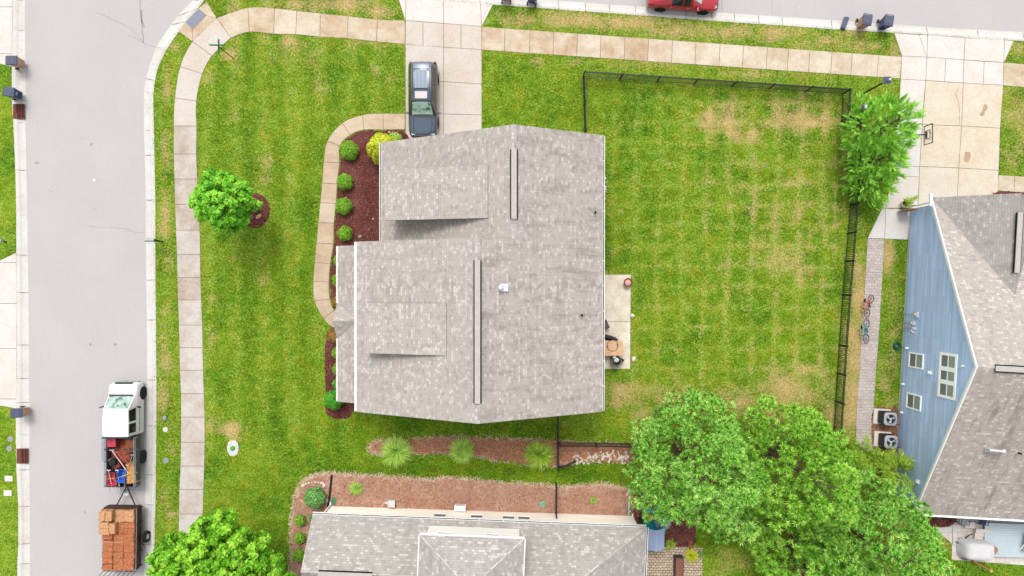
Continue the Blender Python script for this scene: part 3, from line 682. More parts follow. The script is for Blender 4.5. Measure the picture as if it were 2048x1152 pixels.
slabs('footpath', [((1997, 350), (2029, 352), (2028, 384), (1994, 381)), ((2029, 352), (2064, 354), (2063, 386), (2028, 384)), ((2064, 354), (2110, 357), (2109, 389), (2063, 386))], 'concrete_tan')
# driveways across the street
slabs('driveway', [((-60, -60), (25, -60), (25, 14), (-60, 14)), ((-60, 14), (25, 14), (24.5, 108), (-60, 104)), ((-60, 104), (24.5, 108), (24, 134), (-60, 112))], 'concrete_white')
slabs('driveway', [((-60, 525), (33, 525), (33.5, 607), (-60, 607)), ((-60, 607), (33.5, 607), (34, 697), (-60, 697)), ((-60, 697), (34, 697), (34, 798), (-60, 797)), ((-8, 525), (33, 505), (33, 525)), ((-60, 797), (34, 798), (33, 817), (-60, 800))], 'concrete_white')
# curved entrance path
EP = [((810, 228), (810, 259)), ((766, 227), (767, 259.6)), ((725, 230), (728, 259.6)), ((685, 246), (700.5, 270)), ((655, 282), (679.7, 291.6)), ((647.7, 324), (679, 325.5)), ((644.5, 366), (674.5, 368)), ((640.6, 405.4), (672, 407)), ((637, 444.5), (668, 446.6)),
      ((633, 486), (666.7, 488)), ((629.4, 525), (660.7, 527)), ((626.8, 562.5), (658, 564)), ((629, 601.5), (660, 598.4)), ((647, 637), (669, 620)), ((671, 657), (692, 632)), ((720, 668), (722, 636))]
curve_slabs('footpath', EP, 'concrete_path')
# stamped side path of the blue house
SP = [((1735, 477.5), (1768, 478.5)), ((1731, 545), (1765, 545)), ((1727, 612), (1761, 612)), ((1722, 680), (1757, 680)), ((1719, 740), (1752, 740)), ((1714, 800), (1748, 800)), ((1711.5, 860), (1744, 860)), ((1713, 905), (1748, 900))]
slabs('footpath', pairs(SP), 'stamped', .008)
# patios
slabs('patio', [((1190, 549), (1262, 549), (1261, 643), (1190, 643)), ((1190, 643), (1261, 643), (1260.5, 738), (1190, 738))], 'concrete_patio')
slabs('patio', [((1285, 1088), (1405, 1094), (1403, 1260), (1283, 1260))], 'pavers', .005)
slabs('patio', [((1868, 1057), (1890, 1042), (1905, 1020), (1905, 1088)), ((1905, 1020), (2200, 1030), (2200, 1142), (1903, 1119))], 'stamped_pale', .004)

# ---- road cracks and marks (thin sheets on the asphalt)
def crack(pts, w=.02, z=ZR + .004, mat='tar', name='road_crack', jit=1.2):
    P = spline(pts, 5, False, jit); mb = MB()
    for i in range(len(P) - 1):
        a_, b_ = Vector(G(*P[i])), Vector(G(*P[i + 1])); d = (b_ - a_)
        if d.length < 1e-4: continue
        n_ = Vector((-d.y, d.x)).normalized() * w * rnd.uniform(.6, 1.3)
        mb.add([(*(a_ - n_), z), (*(b_ - n_), z), (*(b_ + n_), z), (*(a_ + n_), z)], [(0, 1, 2, 3)])
    return mb.build(name, mat, kind='structure')
crack([(190, 22), (228, 40), (262, 58), (285, 84), (312, 93)], .013)
crack([(252, 68), (285, 84)], .012)
crack([(278, -5), (280, 25), (283, 52), (285, 84)], .035)
crack([(282, 18), (283, 40), (286, 54)], .05)
crack([(176, 452), (205, 455), (245, 457), (270, 465), (288, 465)], .013)
crack([(1545, -20), (1546, 28)], .014); crack([(1594, 5), (1592, 30)], .012); crack([(1287, -20), (1286, 13)], .012); crack([(1444, -10), (1446, 22)], .014)
for (x, y, rx, ry, c) in [(181, 288, 3, 3, 'tar'), (179, 689, 3, 3, 'tar'), (161, 276, 1.2, 1.2, 'tar'), (168, 1026, 2, 3, 'tar'), (101, 383, 1.5, 1.5, 'tar'), (72, 325, 5, 2, 'tar'), (229, 689, 4, 3, 'tar'), (161, 399, 1.5, 1.2, 'tar'), (187, 417, 1.5, 1, 'tar')]:
    MB().add([(*G(x + rx * math.cos(t) * rnd.uniform(.7, 1.2), y + ry * math.sin(t) * rnd.uniform(.7, 1.2)), ZR + .006) for t in [-i * .63 for i in range(10)]], [list(range(10))]).build('tar_spot', c, kind='structure')
for q in ([(1917, 174), (1912, 190), (1916, 203), (1919, 220), (1918, 250)],): crack(q, .022, SLABZ + .004, 'oil_stain', 'slab_crack', 1.0)
for poly in [[(1968, 208), (1974, 212), (1974, 219), (1969, 223), (1968, 231), (1960, 232), (1960, 226), (1964, 222)], [(1929, 305), (1935, 304), (1940, 305), (1940, 316), (1936, 323), (1930, 324), (1927, 318), (1929, 312)]]:
    MB().add([(*G(x, y), SLABZ + .004) for x, y in spline(poly, 3, True, .4)][::-1], [list(range(24))]).build('drive_stain', 'oil_stain', kind='structure')

chipmat('chip_fringe', [A(206, 160, 124), A(226, 190, 156), A(240, 214, 186), A(248, 230, 208)])
# ---- planting beds: low mounds with loose chips on them
def bed(name, poly, mat, chip, n, h=.05, L=.07, jit=1.0, sp=4, z0=.006, wf=.35, fringe=0):
    P = spline(poly, sp, True, jit) if sp > 1 else poly
    P = gp(P); A_ = np.array(P); AVOID.append(P)
    if sum(P[i][0] * P[(i + 1) % len(P)][1] - P[(i + 1) % len(P)][0] * P[i][1] for i in range(len(P))) < 0: P = P[::-1]
    mb = MB(); ip = inset(P, .12)
    N = len(P)
    vs = [(x, y, z0 - .02) for x, y in P] + [(x, y, z0 + h * .6) for x, y in inset(P, .05)] + [(x, y, z0 + h) for x, y in ip]
    fs = [(i, (i + 1) % N, (i + 1) % N + N, i + N) for i in range(N)] + [(i + N, (i + 1) % N + N, (i + 1) % N + 2 * N, i + 2 * N) for i in range(N)] + [list(range(2 * N, 3 * N))]
    mb.add(vs, fs)
    x0, y0 = A_.min(0); x1, y1 = A_.max(0); X = rng.uniform(x0, x1, n * 3); Y = rng.uniform(y0, y1, n * 3)
    k = inside(P, X, Y); X, Y = X[k][:n], Y[k][:n]
    for x, y in zip(X, Y):
        t = rnd.uniform(0, 6.28); l = L * rnd.uniform(.4, 1.3); w = l * wf * rnd.uniform(.5, 1.2); dx, dy = math.cos(t), math.sin(t)
        z = z0 + h + rnd.uniform(.002, .02); q = rnd.uniform(-.015, .015)
        mb.add([(x - dx * l - dy * w, y - dy * l + dx * w, z), (x - dx * l + dy * w, y - dy * l - dx * w, z + q), (x + dx * l + dy * w, y + dy * l - dx * w, z + .01), (x + dx * l - dy * w, y + dy * l + dx * w, z + .01 - q)], [(0, 1, 2, 3)], 1)
    for _ in range(fringe):
        i = rnd.randrange(N); a_, b_ = P[i], P[(i + 1) % N]; f = rnd.random(); x = a_[0] + (b_[0] - a_[0]) * f + rnd.gauss(0, .09); y = a_[1] + (b_[1] - a_[1]) * f + rnd.gauss(0, .09)
        t = rnd.uniform(0, 6.28); l = L * rnd.uniform(.6, 1.6); dx, dy = math.cos(t) * l, math.sin(t) * l; z = h * .8 + rnd.uniform(0, .02)
        mb.add([(x - dx - dy * .12, y - dy + dx * .12, z), (x - dx + dy * .12, y - dy - dx * .12, z), (x + dx + dy * .12, y + dy - dx * .12, z + .01), (x + dx - dy * .12, y + dy + dx * .12, z + .01)], [(0, 1, 2, 3)], 2)
    o = mb.build(name, [mat, chip, 'chip_fringe'], kind='structure')
    b2 = bmesh.new(); b2.from_mesh(o.data); bmesh.ops.triangulate(b2, faces=[f for f in b2.faces if len(f.verts) > 4], ngon_method='EAR_CLIP'); b2.to_mesh(o.data); b2.free()
    return o
bed('mulch_bed', [(806, 262), (767, 261), (728, 261), (702, 271), (681, 293), (680, 325), (676, 368), (673.5, 407), (669.5, 446), (668, 488), (662, 527), (660, 564), (662, 598), (672, 618), (720, 618), (800, 480), (820, 300)], 'mulch_dark', 'chip_dark', 2600, .05, .05)
bed('mulch_bed', [(672, 655), (655, 664), (650, 700), (650, 745), (651, 800), (651, 822), (662, 834), (680, 839), (700, 834), (712, 815), (760, 780), (760, 690), (700, 668)], 'mulch_dark', 'chip_dark', 1400, .05, .05)
bed('mulch_ring', [(510 + 30 * math.cos(t), 421 + 35 * math.sin(t)) for t in [i * .524 for i in range(12)]], 'mulch_dark', 'chip_dark', 400, .07, .05, .5)
bed('straw_bed', [(739, 896), (752, 884), (790, 880), (850, 877), (905, 873), (960, 876), (1030, 879), (1080, 879), (1150, 884), (1262, 892), (1262, 922), (1190, 922), (1150, 922), (1118, 931), (1080, 931), (1020, 923), (960, 913), (900, 907), (850, 906), (790, 906), (755, 908)], 'pine_straw', 'chip_straw', 4200, .05, .09, 1.4, 3, wf=.1, fringe=900)
bed('straw_bed', [(586, 1170), (584, 1110), (582, 1060), (587, 1010), (598, 975), (622, 953), (655, 947), (700, 949), (760, 952), (820, 955), (860, 961), (905, 955), (960, 961), (1020, 966), (1070, 968), (1115, 975), (1160, 972), (1200, 969), (1235, 975), (1262, 984), (1264, 1040), (1100, 1052), (900, 1052), (700, 1045), (640, 1050), (640, 1170)], 'pine_straw_pale', 'chip_straw', 7500, .045, .08, 1.2, 3, wf=.1, fringe=2600)
bed('mulch_bed', [(1268, 988), (1300, 988), (1345, 992), (1400, 1010), (1392, 1060), (1386, 1090), (1330, 1093), (1290, 1091), (1262, 1070), (1265, 1020)], 'mulch_dark', 'chip_dark', 1800, .05, .05)
bed('mulch_bed', [(1744, 820), (1775, 815), (1798, 822), (1796, 905), (1780, 915), (1746, 905)], 'soil', 'chip_dark', 500, .03, .05, .4)
bed('mulch_bed', [(1866, 1036), (1912, 1036), (1905, 1050), (1880, 1056), (1860, 1052)], 'mulch_dark', 'chip_dark', 200, .03, .05, .4)
bed('mulch_bed', [(1993, 383), (2080, 389), (2080, 410), (1993, 405)], 'mulch_dark', 'chip_dark', 200, .03, .05, .4)
bed('bare_soil', [(1578, 1030), (1600, 1040), (1612, 1080), (1622, 1120), (1626, 1170), (1590, 1170), (1588, 1110), (1575, 1070)], 'soil', 'chip_straw', 500, .01, .06, 1.5)
0 and bed('bare_soil', [(1795, 600), (1802, 600), (1799, 700), (1795, 800), (1790, 800), (1793, 700)], 'soil', 'chip_straw', 150, .008, .05, .8)

HOUSE_FOOT = gp([(770, 290), (1200, 280), (1200, 820), (715, 820), (690, 480), (765, 480)])
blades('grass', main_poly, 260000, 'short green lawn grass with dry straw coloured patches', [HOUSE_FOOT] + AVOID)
plain('steel_light', A(232, 236, 238), .4, .5, .2, .06)
plain('shingle_dark_side', A(120, 112, 108), .9, .1)
m = M('glass_dark2', .12, .6); m.col(A(120, 132, 128)); MT['glass_dark2'] = m.m
plain('vent_cap', A(202, 195, 188), .9, .1, 0, .08, 4)
# ============================================================ BUILDINGS
def rp(x, y, z): return (*W2(x, y), z)
def gutter(mb, p0, p1, out, w=.12):
    """white trough along an eave from p0 to p1 (metres); out = unit vector away from the roof"""
    p0, p1, out = Vector(p0), Vector(p1), Vector(out).normalized(); d = (p1 - p0).normalized()
    for a_, b_, zt, mi in ((.0, .022, 0., 0), (w - .03, w, 0.01, 0), (.022, w - .03, -.05, 1)):
        q = [p0 + out * a_, p1 + out * a_, p1 + out * b_, p0 + out * b_]
        mb.add([(x, y, z + zt) for x, y, z in q] + [(x, y, z - .11) for x, y, z in q], [(0, 1, 2, 3)[::-1], (4, 5, 6, 7), (0, 4, 5, 1), (1, 5, 6, 2), (2, 6, 7, 3), (3, 7, 4, 0)], mi)
    n = int((p1 - p0).length / 1.4)
    for i in range(1, n):
        c = p0 + (p1 - p0) * i / n + out * w * .5
        mb.box(c.x, c.y, c.z + .004, w if abs(out.x) > .5 else .03, w if abs(out.y) > .5 else .03, .018)
def gable_block(mb, x0, x1, xr, y0, y1, zl, zr_, zt, base=0.):
    """walls under a gable roof, plan px; ridge runs along y"""
    for y in (y0, y1):
        mb.face([rp(x0, y, base), rp(x1, y, base), rp(x1, y, zr_), rp(xr, y, zt), rp(x0, y, zl)], (1, 0, 0), 0, 0)
    mb.face([rp(x0, y0, base), rp(x0, y1, base), rp(x0, y1, zl), rp(x0, y0, zl)], (0, 1, 0), 0, 0)
    mb.face([rp(x1, y0, base), rp(x1, y1, base), rp(x1, y1, zr_), rp(x1, y0, zr_)], (0, 1, 0), 0, 0)
def ridge_vent(parent, p0, p1, side):
    p0, p1, s_ = Vector(p0), Vector(p1), Vector(side).normalized(); d = (p1 - p0)
    m1 = MB(); L = d.length; c = (p0 + p1) / 2; rz = math.atan2(d.y, d.x)
    m1.box(c.x, c.y, c.z + .08, L, .30, .05, rz)
    o = m1.build('ridge_vent', 'vent_cap', parent, world=True)
    m2 = MB(); m2.box(c.x, c.y, c.z + .03, L - .02, .43, .06, rz); m2.build('vent_slot', 'vent_slot', parent=o)
    o2 = o.children[0]; o2.data.transform(Matrix.Translation(-parent.location)) 
    return o

# ---------------- the corner house in the middle
H = empty('house', (*W2(-55, 0), 0), 0, 'large grey shingled house with two shed dormers, in the middle of the corner lawn', 'house')
w = MB()
gable_block(w, -233, 152, 3.3, -263, -79, 2.95, 4.95, 7.36)
gable_block(w, -266, 152, -55.9, -79, 211, 5.02, 4.95, 8.33)
w.build('wall', 'siding_stone', H, world=True)
rf = MB()
zA = lambda x: 7.55 - (3.3 - x) * PX * .5685
zB = lambda x: 8.53 - (-55.9 - x) * PX * .486
zR_ = lambda x: 7.55 - (x - 3.3) * PX * .5011
rf.face([rp(3.3, -272.3, 7.55), rp(-245, -272.3, zA(-245)), rp(-245, -79, zA(-245)), rp(3.3, -79, 7.55)], (0, 1, 0), 0, .14, 2)
rf.face([rp(-55.9, -81.6, 8.53), rp(-276.6, -82.4, zB(-276.6)), rp(-276.6, 220.2, zB(-276.6)), rp(-55.9, 220.2, 8.53)], (0, 1, 0), 0, .14, 2)
rf.face([rp(3.3, -272.3, 7.55), rp(3.3, -81.6, 7.55), rp(-55.9, -81.6, 8.53), rp(-55.9, 220.2, 8.53), rp(161, 220.2, zR_(161)), rp(162.5, -272.3, zR_(162.5))], (0, 1, 0), 1, .14, 2)
rf.build('roof', ['shingle_grey', 'shingle_stained', 'gutter_white'], H, world=True)
m = M('ridge_cap', .9, .15); m.col(m.ramp(m.rand(), [(0, A(184, 176, 170)), (.7, A(210, 203, 197)), (1, A(228, 221, 214))])); MT['ridge_cap'] = m.m
for p0, p1 in ((rp(3.3, -272.3, 7.565), rp(3.3, -82, 7.565)), (rp(-55.9, -81.5, 8.545), rp(-55.9, 220.2, 8.545))):
    rc = MB(); x = p0[0]; n = int(abs(p1[1] - p0[1]) / .2)
    for i in range(n):
        y = p0[1] + (p1[1] - p0[1]) * (i + .5) / n; dz = rnd.uniform(0, .003)
        for sgn in (-1, 1):
            z0 = p0[2] + .012 + dz
            rc.add([(x, y - .095, z0), (x, y + .095, z0 + .006), (x + sgn * .14, y + .095, z0 - .062), (x + sgn * .14, y - .095, z0 - .068)], [(0, 1, 2, 3) if sgn < 0 else (3, 2, 1, 0)])
    rc.build('ridge_cap', 'ridge_cap', H, world=True)
g = MB(); gutter(g, rp(162.2, -271, zR_(162) - .02), rp(161.2, 219, zR_(162) - .02), (1, 0, 0), .11); g.build('gutter', ['gutter_white', 'vent_slot'], H, world=True)
g = MB(); gutter(g, rp(-245, -271, zA(-245) - .02), rp(-245, -84, zA(-245) - .02), (-1, 0, 0), .11); g.build('gutter', ['gutter_white', 'vent_slot'], H, world=True)
g = MB(); gutter(g, rp(-276.6, -82, zB(-276.6) - .02), rp(-276.6, 219, zB(-276.6) - .02), (-1, 0, 0), .12); g.build('gutter', ['gutter_white', 'gutter_white'], H, world=True)
def dormer(xf, zf, xb, zb, y0, y1, zfun, label):
    r_ = MB(); r_.face([rp(xf, y0, zf), rp(xf, y1, zf), rp(xb, y1, zb), rp(xb, y0, zb)], (0, 1, 0), 0, .12, 1)
    o = r_.build('dormer_roof', ['shingle_grey', 'shingle_dark_side'], None)
    w_ = MB(); i = 6; xw = xf + 9
    zz = lambda x: zf + (zb - zf) * (x - xf) / (xb - xf) - .1
    w_.face([rp(xw, y0 + i, zfun(xw) - .2), rp(xw, y1 - i, zfun(xw) - .2), rp(xw, y1 - i, zz(xw)), rp(xw, y0 + i, zz(xw))], (0, 1, 0), 0, 0)
    for y in (y0 + i, y1 - i):
        w_.face([rp(xw, y, zfun(xw) - .2), rp(xw, y, zz(xw)), rp(xb, y, zz(xb)), rp(xb, y, zfun(xb) - .2)], (1, 0, 0), 0, 0)
    D = w_.build('dormer', 'siding_stone', H, world=True, label=label)
    o.parent = D; o.data.transform(Matrix.Translation(-H.location)); o.name = 'roof'
dormer(-224, 5.42, -41, zA(-41) + .05, -209, -119, zA, 'wide upper dormer with a dark shadow along its lower side')
dormer(-254, 6.3, -108.7, zB(-108.7) + .05, 26, 112, zB, 'smaller lower dormer')
# porch
pr = MB(); zp = lambda x: 3.0 + (x + 325.7) * PX * .5
pr.face([rp(-325.7, -78.4, 3.0), rp(-325.7, 211.9, 3.0), rp(-262, 211.9, zp(-262)), rp(-262, -78.4, zp(-262))], (0, 1, 0), 0, .12, 1)
for s_ in (-1, 1):
    pr.face([rp(-330, 61, 3.62), rp(-284, 61, 3.67), rp(-326.5, 61 + s_ * 33, 3.035)], (1, .35 * s_, 0), 0, .1, 1)
P_ = pr.build('porch_roof', ['shingle_grey', 'gutter_white'], H, world=True)
g = MB(); gutter(g, rp(-325.7, -78, 2.99), rp(-325.7, 28, 2.99), (-1, 0, 0), .08); g.build('gutter', ['gutter_white', 'gutter_white'], H, world=True); g = MB(); gutter(g, rp(-325.7, 94, 2.99), rp(-325.7, 211, 2.99), (-1, 0, 0), .08); g.build('gutter', ['gutter_white', 'gutter_white'], H, world=True)
pf = MB(); pf.prism([W2(-316, -76), W2(-316, 206), W2(-267, 206), W2(-267, -76)], 0, .35); pf.build('porch_floor', 'concrete_drive', H, world=True)
for y in (-70, 0, 38, 84, 140, 202):
    c = MB(); x_, y_ = W2(-311, y); c.box(x_, y_, 1.62, .22, .22, 2.54); c.box(x_, y_, .42, .32, .32, .14); c.box(x_, y_, 2.8, .3, .3, .1); c.build('porch_post', 'trim_white', H, world=True)
gd = MB()
for k_ in range(2):
    x_, y_ = W2(-160 + k_ * 92, -264); gd.box(x_, y_, 1.1, 2.5, .06, 2.15)
gd.build('garage_door', 'trim_white', H, world=True)
for vp in (((3.3, -231), (3.3, -115), 7.55), ((-55.9, -45), (-55.9, 187), 8.53)):
    ridge_vent(H, rp(*vp[0], vp[2]), rp(*vp[1], vp[2]), (1, 0, 0))
def on_roof(px, py, zf):
    z = 6.
    for _ in range(30):
        x = (px - 1024) * (CH - z) / CH; y = (py - 576) * (CH - z) / CH; z = zf(x, y)
    return (*W2(x, y), z)
p = on_roof(1003, 575, lambda x, y: zR_(x))
v = MB(); v.box(p[0] + .12, p[1], p[2] + .02, .5, .42, .03); v.cyl((p[0] - .04, p[1], p[2]), (p[0] - .04, p[1], p[2] + .4), .09, .09, 14); v.cyl((p[0] - .04, p[1], p[2] + .4), (p[0] - .04, p[1], p[2] + .5), .15, .1, 14); v.build('roof_vent', 'steel_light', H, world=True)
for q in ((1190, 425), (1163, 630)):
    p = on_roof(*q, lambda x, y: zR_(x)); v = MB(); v.cyl((p[0], p[1], p[2] - .05), (p[0], p[1], p[2] + .32), .055, .055, 12); v.cyl((p[0], p[1], p[2] - .02), (p[0], p[1], p[2] + .08), .12, .07, 12, 1)
    v.cyl((p[0], p[1], p[2] + .325), (p[0], p[1], p[2] + .33), .04, .04, 10, 2)
    v.build('vent_pipe', ['rubber', 'steel_grey', 'vent_slot'], H, world=True)

# ---------------- the beige house at the bottom
Hb = empty('house', (*W2(-60, 500), 0), 0, 'beige sided house with a small white upper storey, at the bottom of the photo', 'house')
U = Vector((.9992, .039)); V_ = Vector((-.039, .9992)); P0 = Vector((-372.9, 423.4))
def hb(u, d, z): q = P0 + U * u + V_ * d; return rp(q.x, q.y, z)
L_ = 624.4; s1 = .76 * PX
ud = (U.x, -U.y, 0); vd = (V_.x, -V_.y, 0)
rf = MB(); ZE = 2.95; ZT = ZE + 81.5 * s1
rf.face([hb(0, 0, ZE), hb(L_, 0, ZE), hb(L_ - 132, 81.5, ZT), hb(0, 81.5, ZT)], ud, 0, .14, 1)
rf.face([hb(0, 163, ZE), hb(L_, 163, ZE), hb(L_ - 132, 81.5, ZT), hb(0, 81.5, ZT)], ud, 0, .14, 1)
rf.face([hb(L_, 0, ZE), hb(L_, 163, ZE), hb(L_ - 132, 81.5, ZT)], vd, 0, .14, 1)
rf.build('roof', ['shingle_cool', 'gutter_white'], Hb, world=True)
hc = MB()
def hipcap(mb, a_, b_, w=.065):
    a_, b_ = Vector(a_), Vector(b_); d = b_ - a_; n = max(2, int(d.length / .2)); s_ = Vector((-d.y, d.x, 0)).normalized() * w
    for i in range(n):
        c0 = a_ + d * i / n; c1 = a_ + d * (i + 1) / n; z = Vector((0, 0, .022 + rnd.uniform(0, .004)))
        for k_ in (-1, 1):
            q = [c0 + z, c1 + z, c1 + s_ * k_ - Vector((0, 0, .02)), c0 + s_ * k_ - Vector((0, 0, .02))]
            mb.add(q, [(0, 1, 2, 3) if k_ < 0 else (3, 2, 1, 0)])
hipcap(hc, hb(L_, 0, ZE + .01), hb(L_ - 132, 81.5, ZT + .01)); hipcap(hc, hb(0, 81.5, ZT + .01), hb(L_ - 132, 81.5, ZT + .01))
hc.build('hip_cap', 'ridge_cap', Hb, world=True)
w = MB()
for (u0, d0, u1, d1) in ((13, 12, L_ - 12, 8), (L_ - 12, 8, L_ - 12, 154), (13, 12, 13, 154), (13, 154, L_ - 12, 154)):
    w.face([hb(u0, d0, 0), hb(u1, d1, 0), hb(u1, d1, 2.95 + .0), hb(u0, d0, 2.95 + .0)], ud if abs(u1 - u0) > 9 else vd, 0, 0)
w.face([hb(13, 12, 2.95), hb(13, 154, 2.95), hb(13, 83, ZT - .2)], vd, 0, 0)
w.build('wall', 'siding_beige', Hb, world=True)
g = MB(); gutter(g, hb(0, -.5, ZE - .01), hb(L_, -.5, ZE - .01), (-V_.x, V_.y, 0), .12); gutter(g, hb(L_ + .5, 0, ZE - .01), hb(L_ + .5, 160, ZE - .01), (U.x, -U.y, 0), .12); g.build('gutter', ['gutter_white', 'vent_slot'], Hb, world=True)
def wall_window(parent, c, right, up, w_, h_, out, panes=1, fr=.07, lower=None, mats=('trim_white', 'glass_pane', 'glass_screen'), vertical=True, label=None):
    """window on a wall: centre c, unit vectors right/up/out"""
    c, r_, u_, o_ = Vector(c), Vector(right).normalized(), Vector(up).normalized(), Vector(out).normalized()
    mb = MB()
    def bx(mb, x0, x1, y0, y1, z0, z1, mi=0):
        vs = [c + r_ * x + u_ * y + o_ * z for z in (z0, z1) for x, y in ((x0, y0), (x1, y0), (x1, y1), (x0, y1))]
        mb.add(vs, [(3, 2, 1, 0), (4, 5, 6, 7), (0, 1, 5, 4), (1, 2, 6, 5), (2, 3, 7, 6), (3, 0, 4, 7)], mi)
    W_, H_ = w_ / 2, h_ / 2
    bx(mb, -W_, W_, -H_, -H_ + fr, 0, .05); bx(mb, -W_, W_, H_ - fr, H_, 0, .05); bx(mb, -W_, -W_ + fr, -H_ + fr, H_ - fr, 0, .05); bx(mb, W_ - fr, W_, -H_ + fr, H_ - fr, 0, .05)
    n = panes
    for i in range(1, n): x = -W_ + fr + (w_ - 2 * fr) * i / n; bx(mb, x - fr * .8, x + fr * .8, -H_ + fr, H_ - fr, 0, .05)
    bx(mb, -W_ + fr, W_ - fr, -.025, .025, 0.002, .04)
    f = mb.build('window', mats[0], parent, world=True, label=label)
    for i in range(n):
        x0 = -W_ + fr + (w_ - 2 * fr) * i / n + (fr * .8 if i else 0); x1 = -W_ + fr + (w_ - 2 * fr) * (i + 1) / n - (fr * .8 if i < n - 1 else 0)
        for k_, (y0, y1) in enumerate(((-H_ + fr, -.025), (.025, H_ - fr))):
            g_ = MB(); bx(g_, x0, x1, y0, y1, .005, .018 + .006 * k_)
            o = g_.build('pane', mats[2] if k_ == 0 else mats[1], f); o.data.transform(Matrix.Translation(-parent.location))
    return f
outb = Vector((V_.x, -V_.y, 0)) * -1
for x in (-139.5, -68, -6, 24):
    u_ = (x + 372.9); d_ = 12 - 4 * (u_ - 13) / 600
    wall_window(Hb, hb(u_, d_, 1.5), ud, (0, 0, 1), .84, 1.25, outb, 1, .06, mats=('trim_white', 'glass_dark2', 'glass_dark2'))
# upper storey
us = MB(); zE2 = 5.75
def hu(u, d, z): q = Vector((-161, 430.8)) + U * u + V_ * d; return rp(q.x, q.y, z)
us.face([hu(0, 0, zE2), hu(183, 0, zE2), hu(91.5, 76, 7.0)], ud, 0, .14, 1)
us.face([hu(0, 0, zE2), hu(0, 152, zE2), hu(91.5, 76, 7.0)], vd, 0, .14, 1)
us.face([hu(183, 0, zE2), hu(183, 152, zE2), hu(91.5, 76, 7.0)], vd, 0, .14, 1)
us.face([hu(0, 152, zE2), hu(183, 152, zE2), hu(91.5, 76, 7.0)], ud, 0, .14, 1)
uw = MB()
for (u0, d0, u1, d1) in ((8, 10.5, 175, 10.5), (8, 10.5, 8, 142), (175, 10.5, 175, 142), (8, 142, 175, 142)):
    uw.face([hu(u0, d0, 2.9), hu(u1, d1, 2.9), hu(u1, d1, 5.7), hu(u0, d0, 5.7)], ud if abs(u1 - u0) > 9 else vd, 0, 0)
UW = uw.build('upper_storey', 'siding_white', Hb, world=True, label='small white walled upper storey under its own hip roof')
o = us.build('roof', ['shingle_cool', 'gutter_white'], UW); o.data.transform(Matrix.Translation(-Hb.location))
g = MB(); gutter(g, hu(0, -.4, zE2), hu(183, -.4, zE2), (-V_.x, V_.y, 0), .1); gutter(g, hu(183.2, 0, zE2 - .01), hu(183.2, 150, zE2 - .01), (U.x, -U.y, 0), .06); gutter(g, hu(-.2, 0, zE2 - .01), hu(-.2, 150, zE2 - .01), (-U.x, U.y, 0), .06)
o = g.build('gutter', ['gutter_white', 'gutter_white'], UW); o.data.transform(Matrix.Translation(-Hb.location))
g = MB(); hipcap(g, hu(0, 0, zE2 + .01), hu(91.5, 76, 7.01)); hipcap(g, hu(183, 0, zE2 + .01), hu(91.5, 76, 7.01)); o = g.build('hip_cap', 'ridge_cap', UW); o.data.transform(Matrix.Translation(-Hb.location))
for x in (-123, -35):
    q = Vector((x, 442.3)); u_ = x + 161
    f = wall_window(Hb, hu(u_, 10.5, 4.62), ud, (0, 0, 1), .82, .75, outb, 1, .05, mats=('trim_white', 'glass_dark2', 'glass_dark2'))
ridge_vent(Hb, hb(32, 83, ZT + .0), hb(128, 83, ZT), vd)

# ---------------- the blue house on the right
Hr = empty('house', (*W2(900, 130), 0), 0, 'blue sided house with a wide gable wall, at the right edge of the photo', 'house')
UB = Vector((.9984, .057)); VB = Vector((-.057, .9984)); A0 = Vector((791, -168)); s2 = 4.95 / 300
def hr(u, d, z): q = A0 + UB * u + VB * d; return rp(q.x, q.y, z)
ub = (UB.x, -UB.y, 0); vb = (VB.x, -VB.y, 0)
rf = MB()
rf.face([hr(0, 0, 2.7), hr(520, 0, 2.7), hr(520, 300, 7.65), hr(0, 300, 7.65)], ub, 0, .14, 2)
rf.face([hr(0, 592, 2.7 + .08), hr(520, 592, 2.78), hr(520, 300, 7.65), hr(0, 300, 7.65)], ub, 1, .14, 2)
rf.build('roof', ['shingle_grey', 'shingle_warm', 'gutter_white'], Hr, world=True)
cg = MB()
cg.face([hr(0, -2, 2.72), hr(100, -4, 5.6), hr(100, 176, 5.6), hr(1, 2, 2.75)], vb, 0, .1, 1)
cg.face([hr(100, -4, 5.6), hr(200, -4, 2.72), hr(200, 2, 2.72), hr(100, 176, 5.6)], vb, 0, .1, 1)
cg.build('cross_gable', ['shingle_dark', 'gutter_white'], Hr, world=True)
ridge_vent(Hr, hr(100, 30, 5.58), hr(100, 136, 5.58), ub)
w_ = ridge_vent(Hr, hr(28, 300, 7.62), hr(300, 300, 7.62), vb)
w = MB(); ui = 6
w.face([hr(ui, 10, 0), hr(ui, 582, 0), hr(ui, 582, 2.7 + 5 * s2), hr(ui, 300, 7.48), hr(ui, 10, 2.7 + 5 * s2)], vb, 0, 0)
w.face([hr(ui, 10, 0), hr(500, 10, 0), hr(500, 10, 2.75), hr(ui, 10, 2.75)], ub, 0, 0)
w.face([hr(ui, 582, 0), hr(500, 582, 0), hr(500, 582, 2.75), hr(ui, 582, 2.75)], ub, 0, 0)
w.build('wall', 'siding_blue', Hr, world=True)
bd = MB()
for (d0, z0, d1, z1) in ((-2, 2.62, 300, 7.6), (594, 2.70, 300, 7.6)):
    a_, b_ = Vector(hr(-1.5, d0, z0)), Vector(hr(-1.5, d1, z1)); o_ = Vector(ub) * .08
    bd.add([a_, b_, b_ + o_, a_ + o_, a_ - Vector((0, 0, .2)), b_ - Vector((0, 0, .2)), b_ + o_ - Vector((0, 0, .2)), a_ + o_ - Vector((0, 0, .2))], [(0, 1, 2, 3), (4, 7, 6, 5), (0, 4, 5, 1), (3, 2, 6, 7), (1, 5, 6, 2), (0, 3, 7, 4)])
bd.build('rake_board', 'gutter_white', Hr, world=True)
tr = MB()
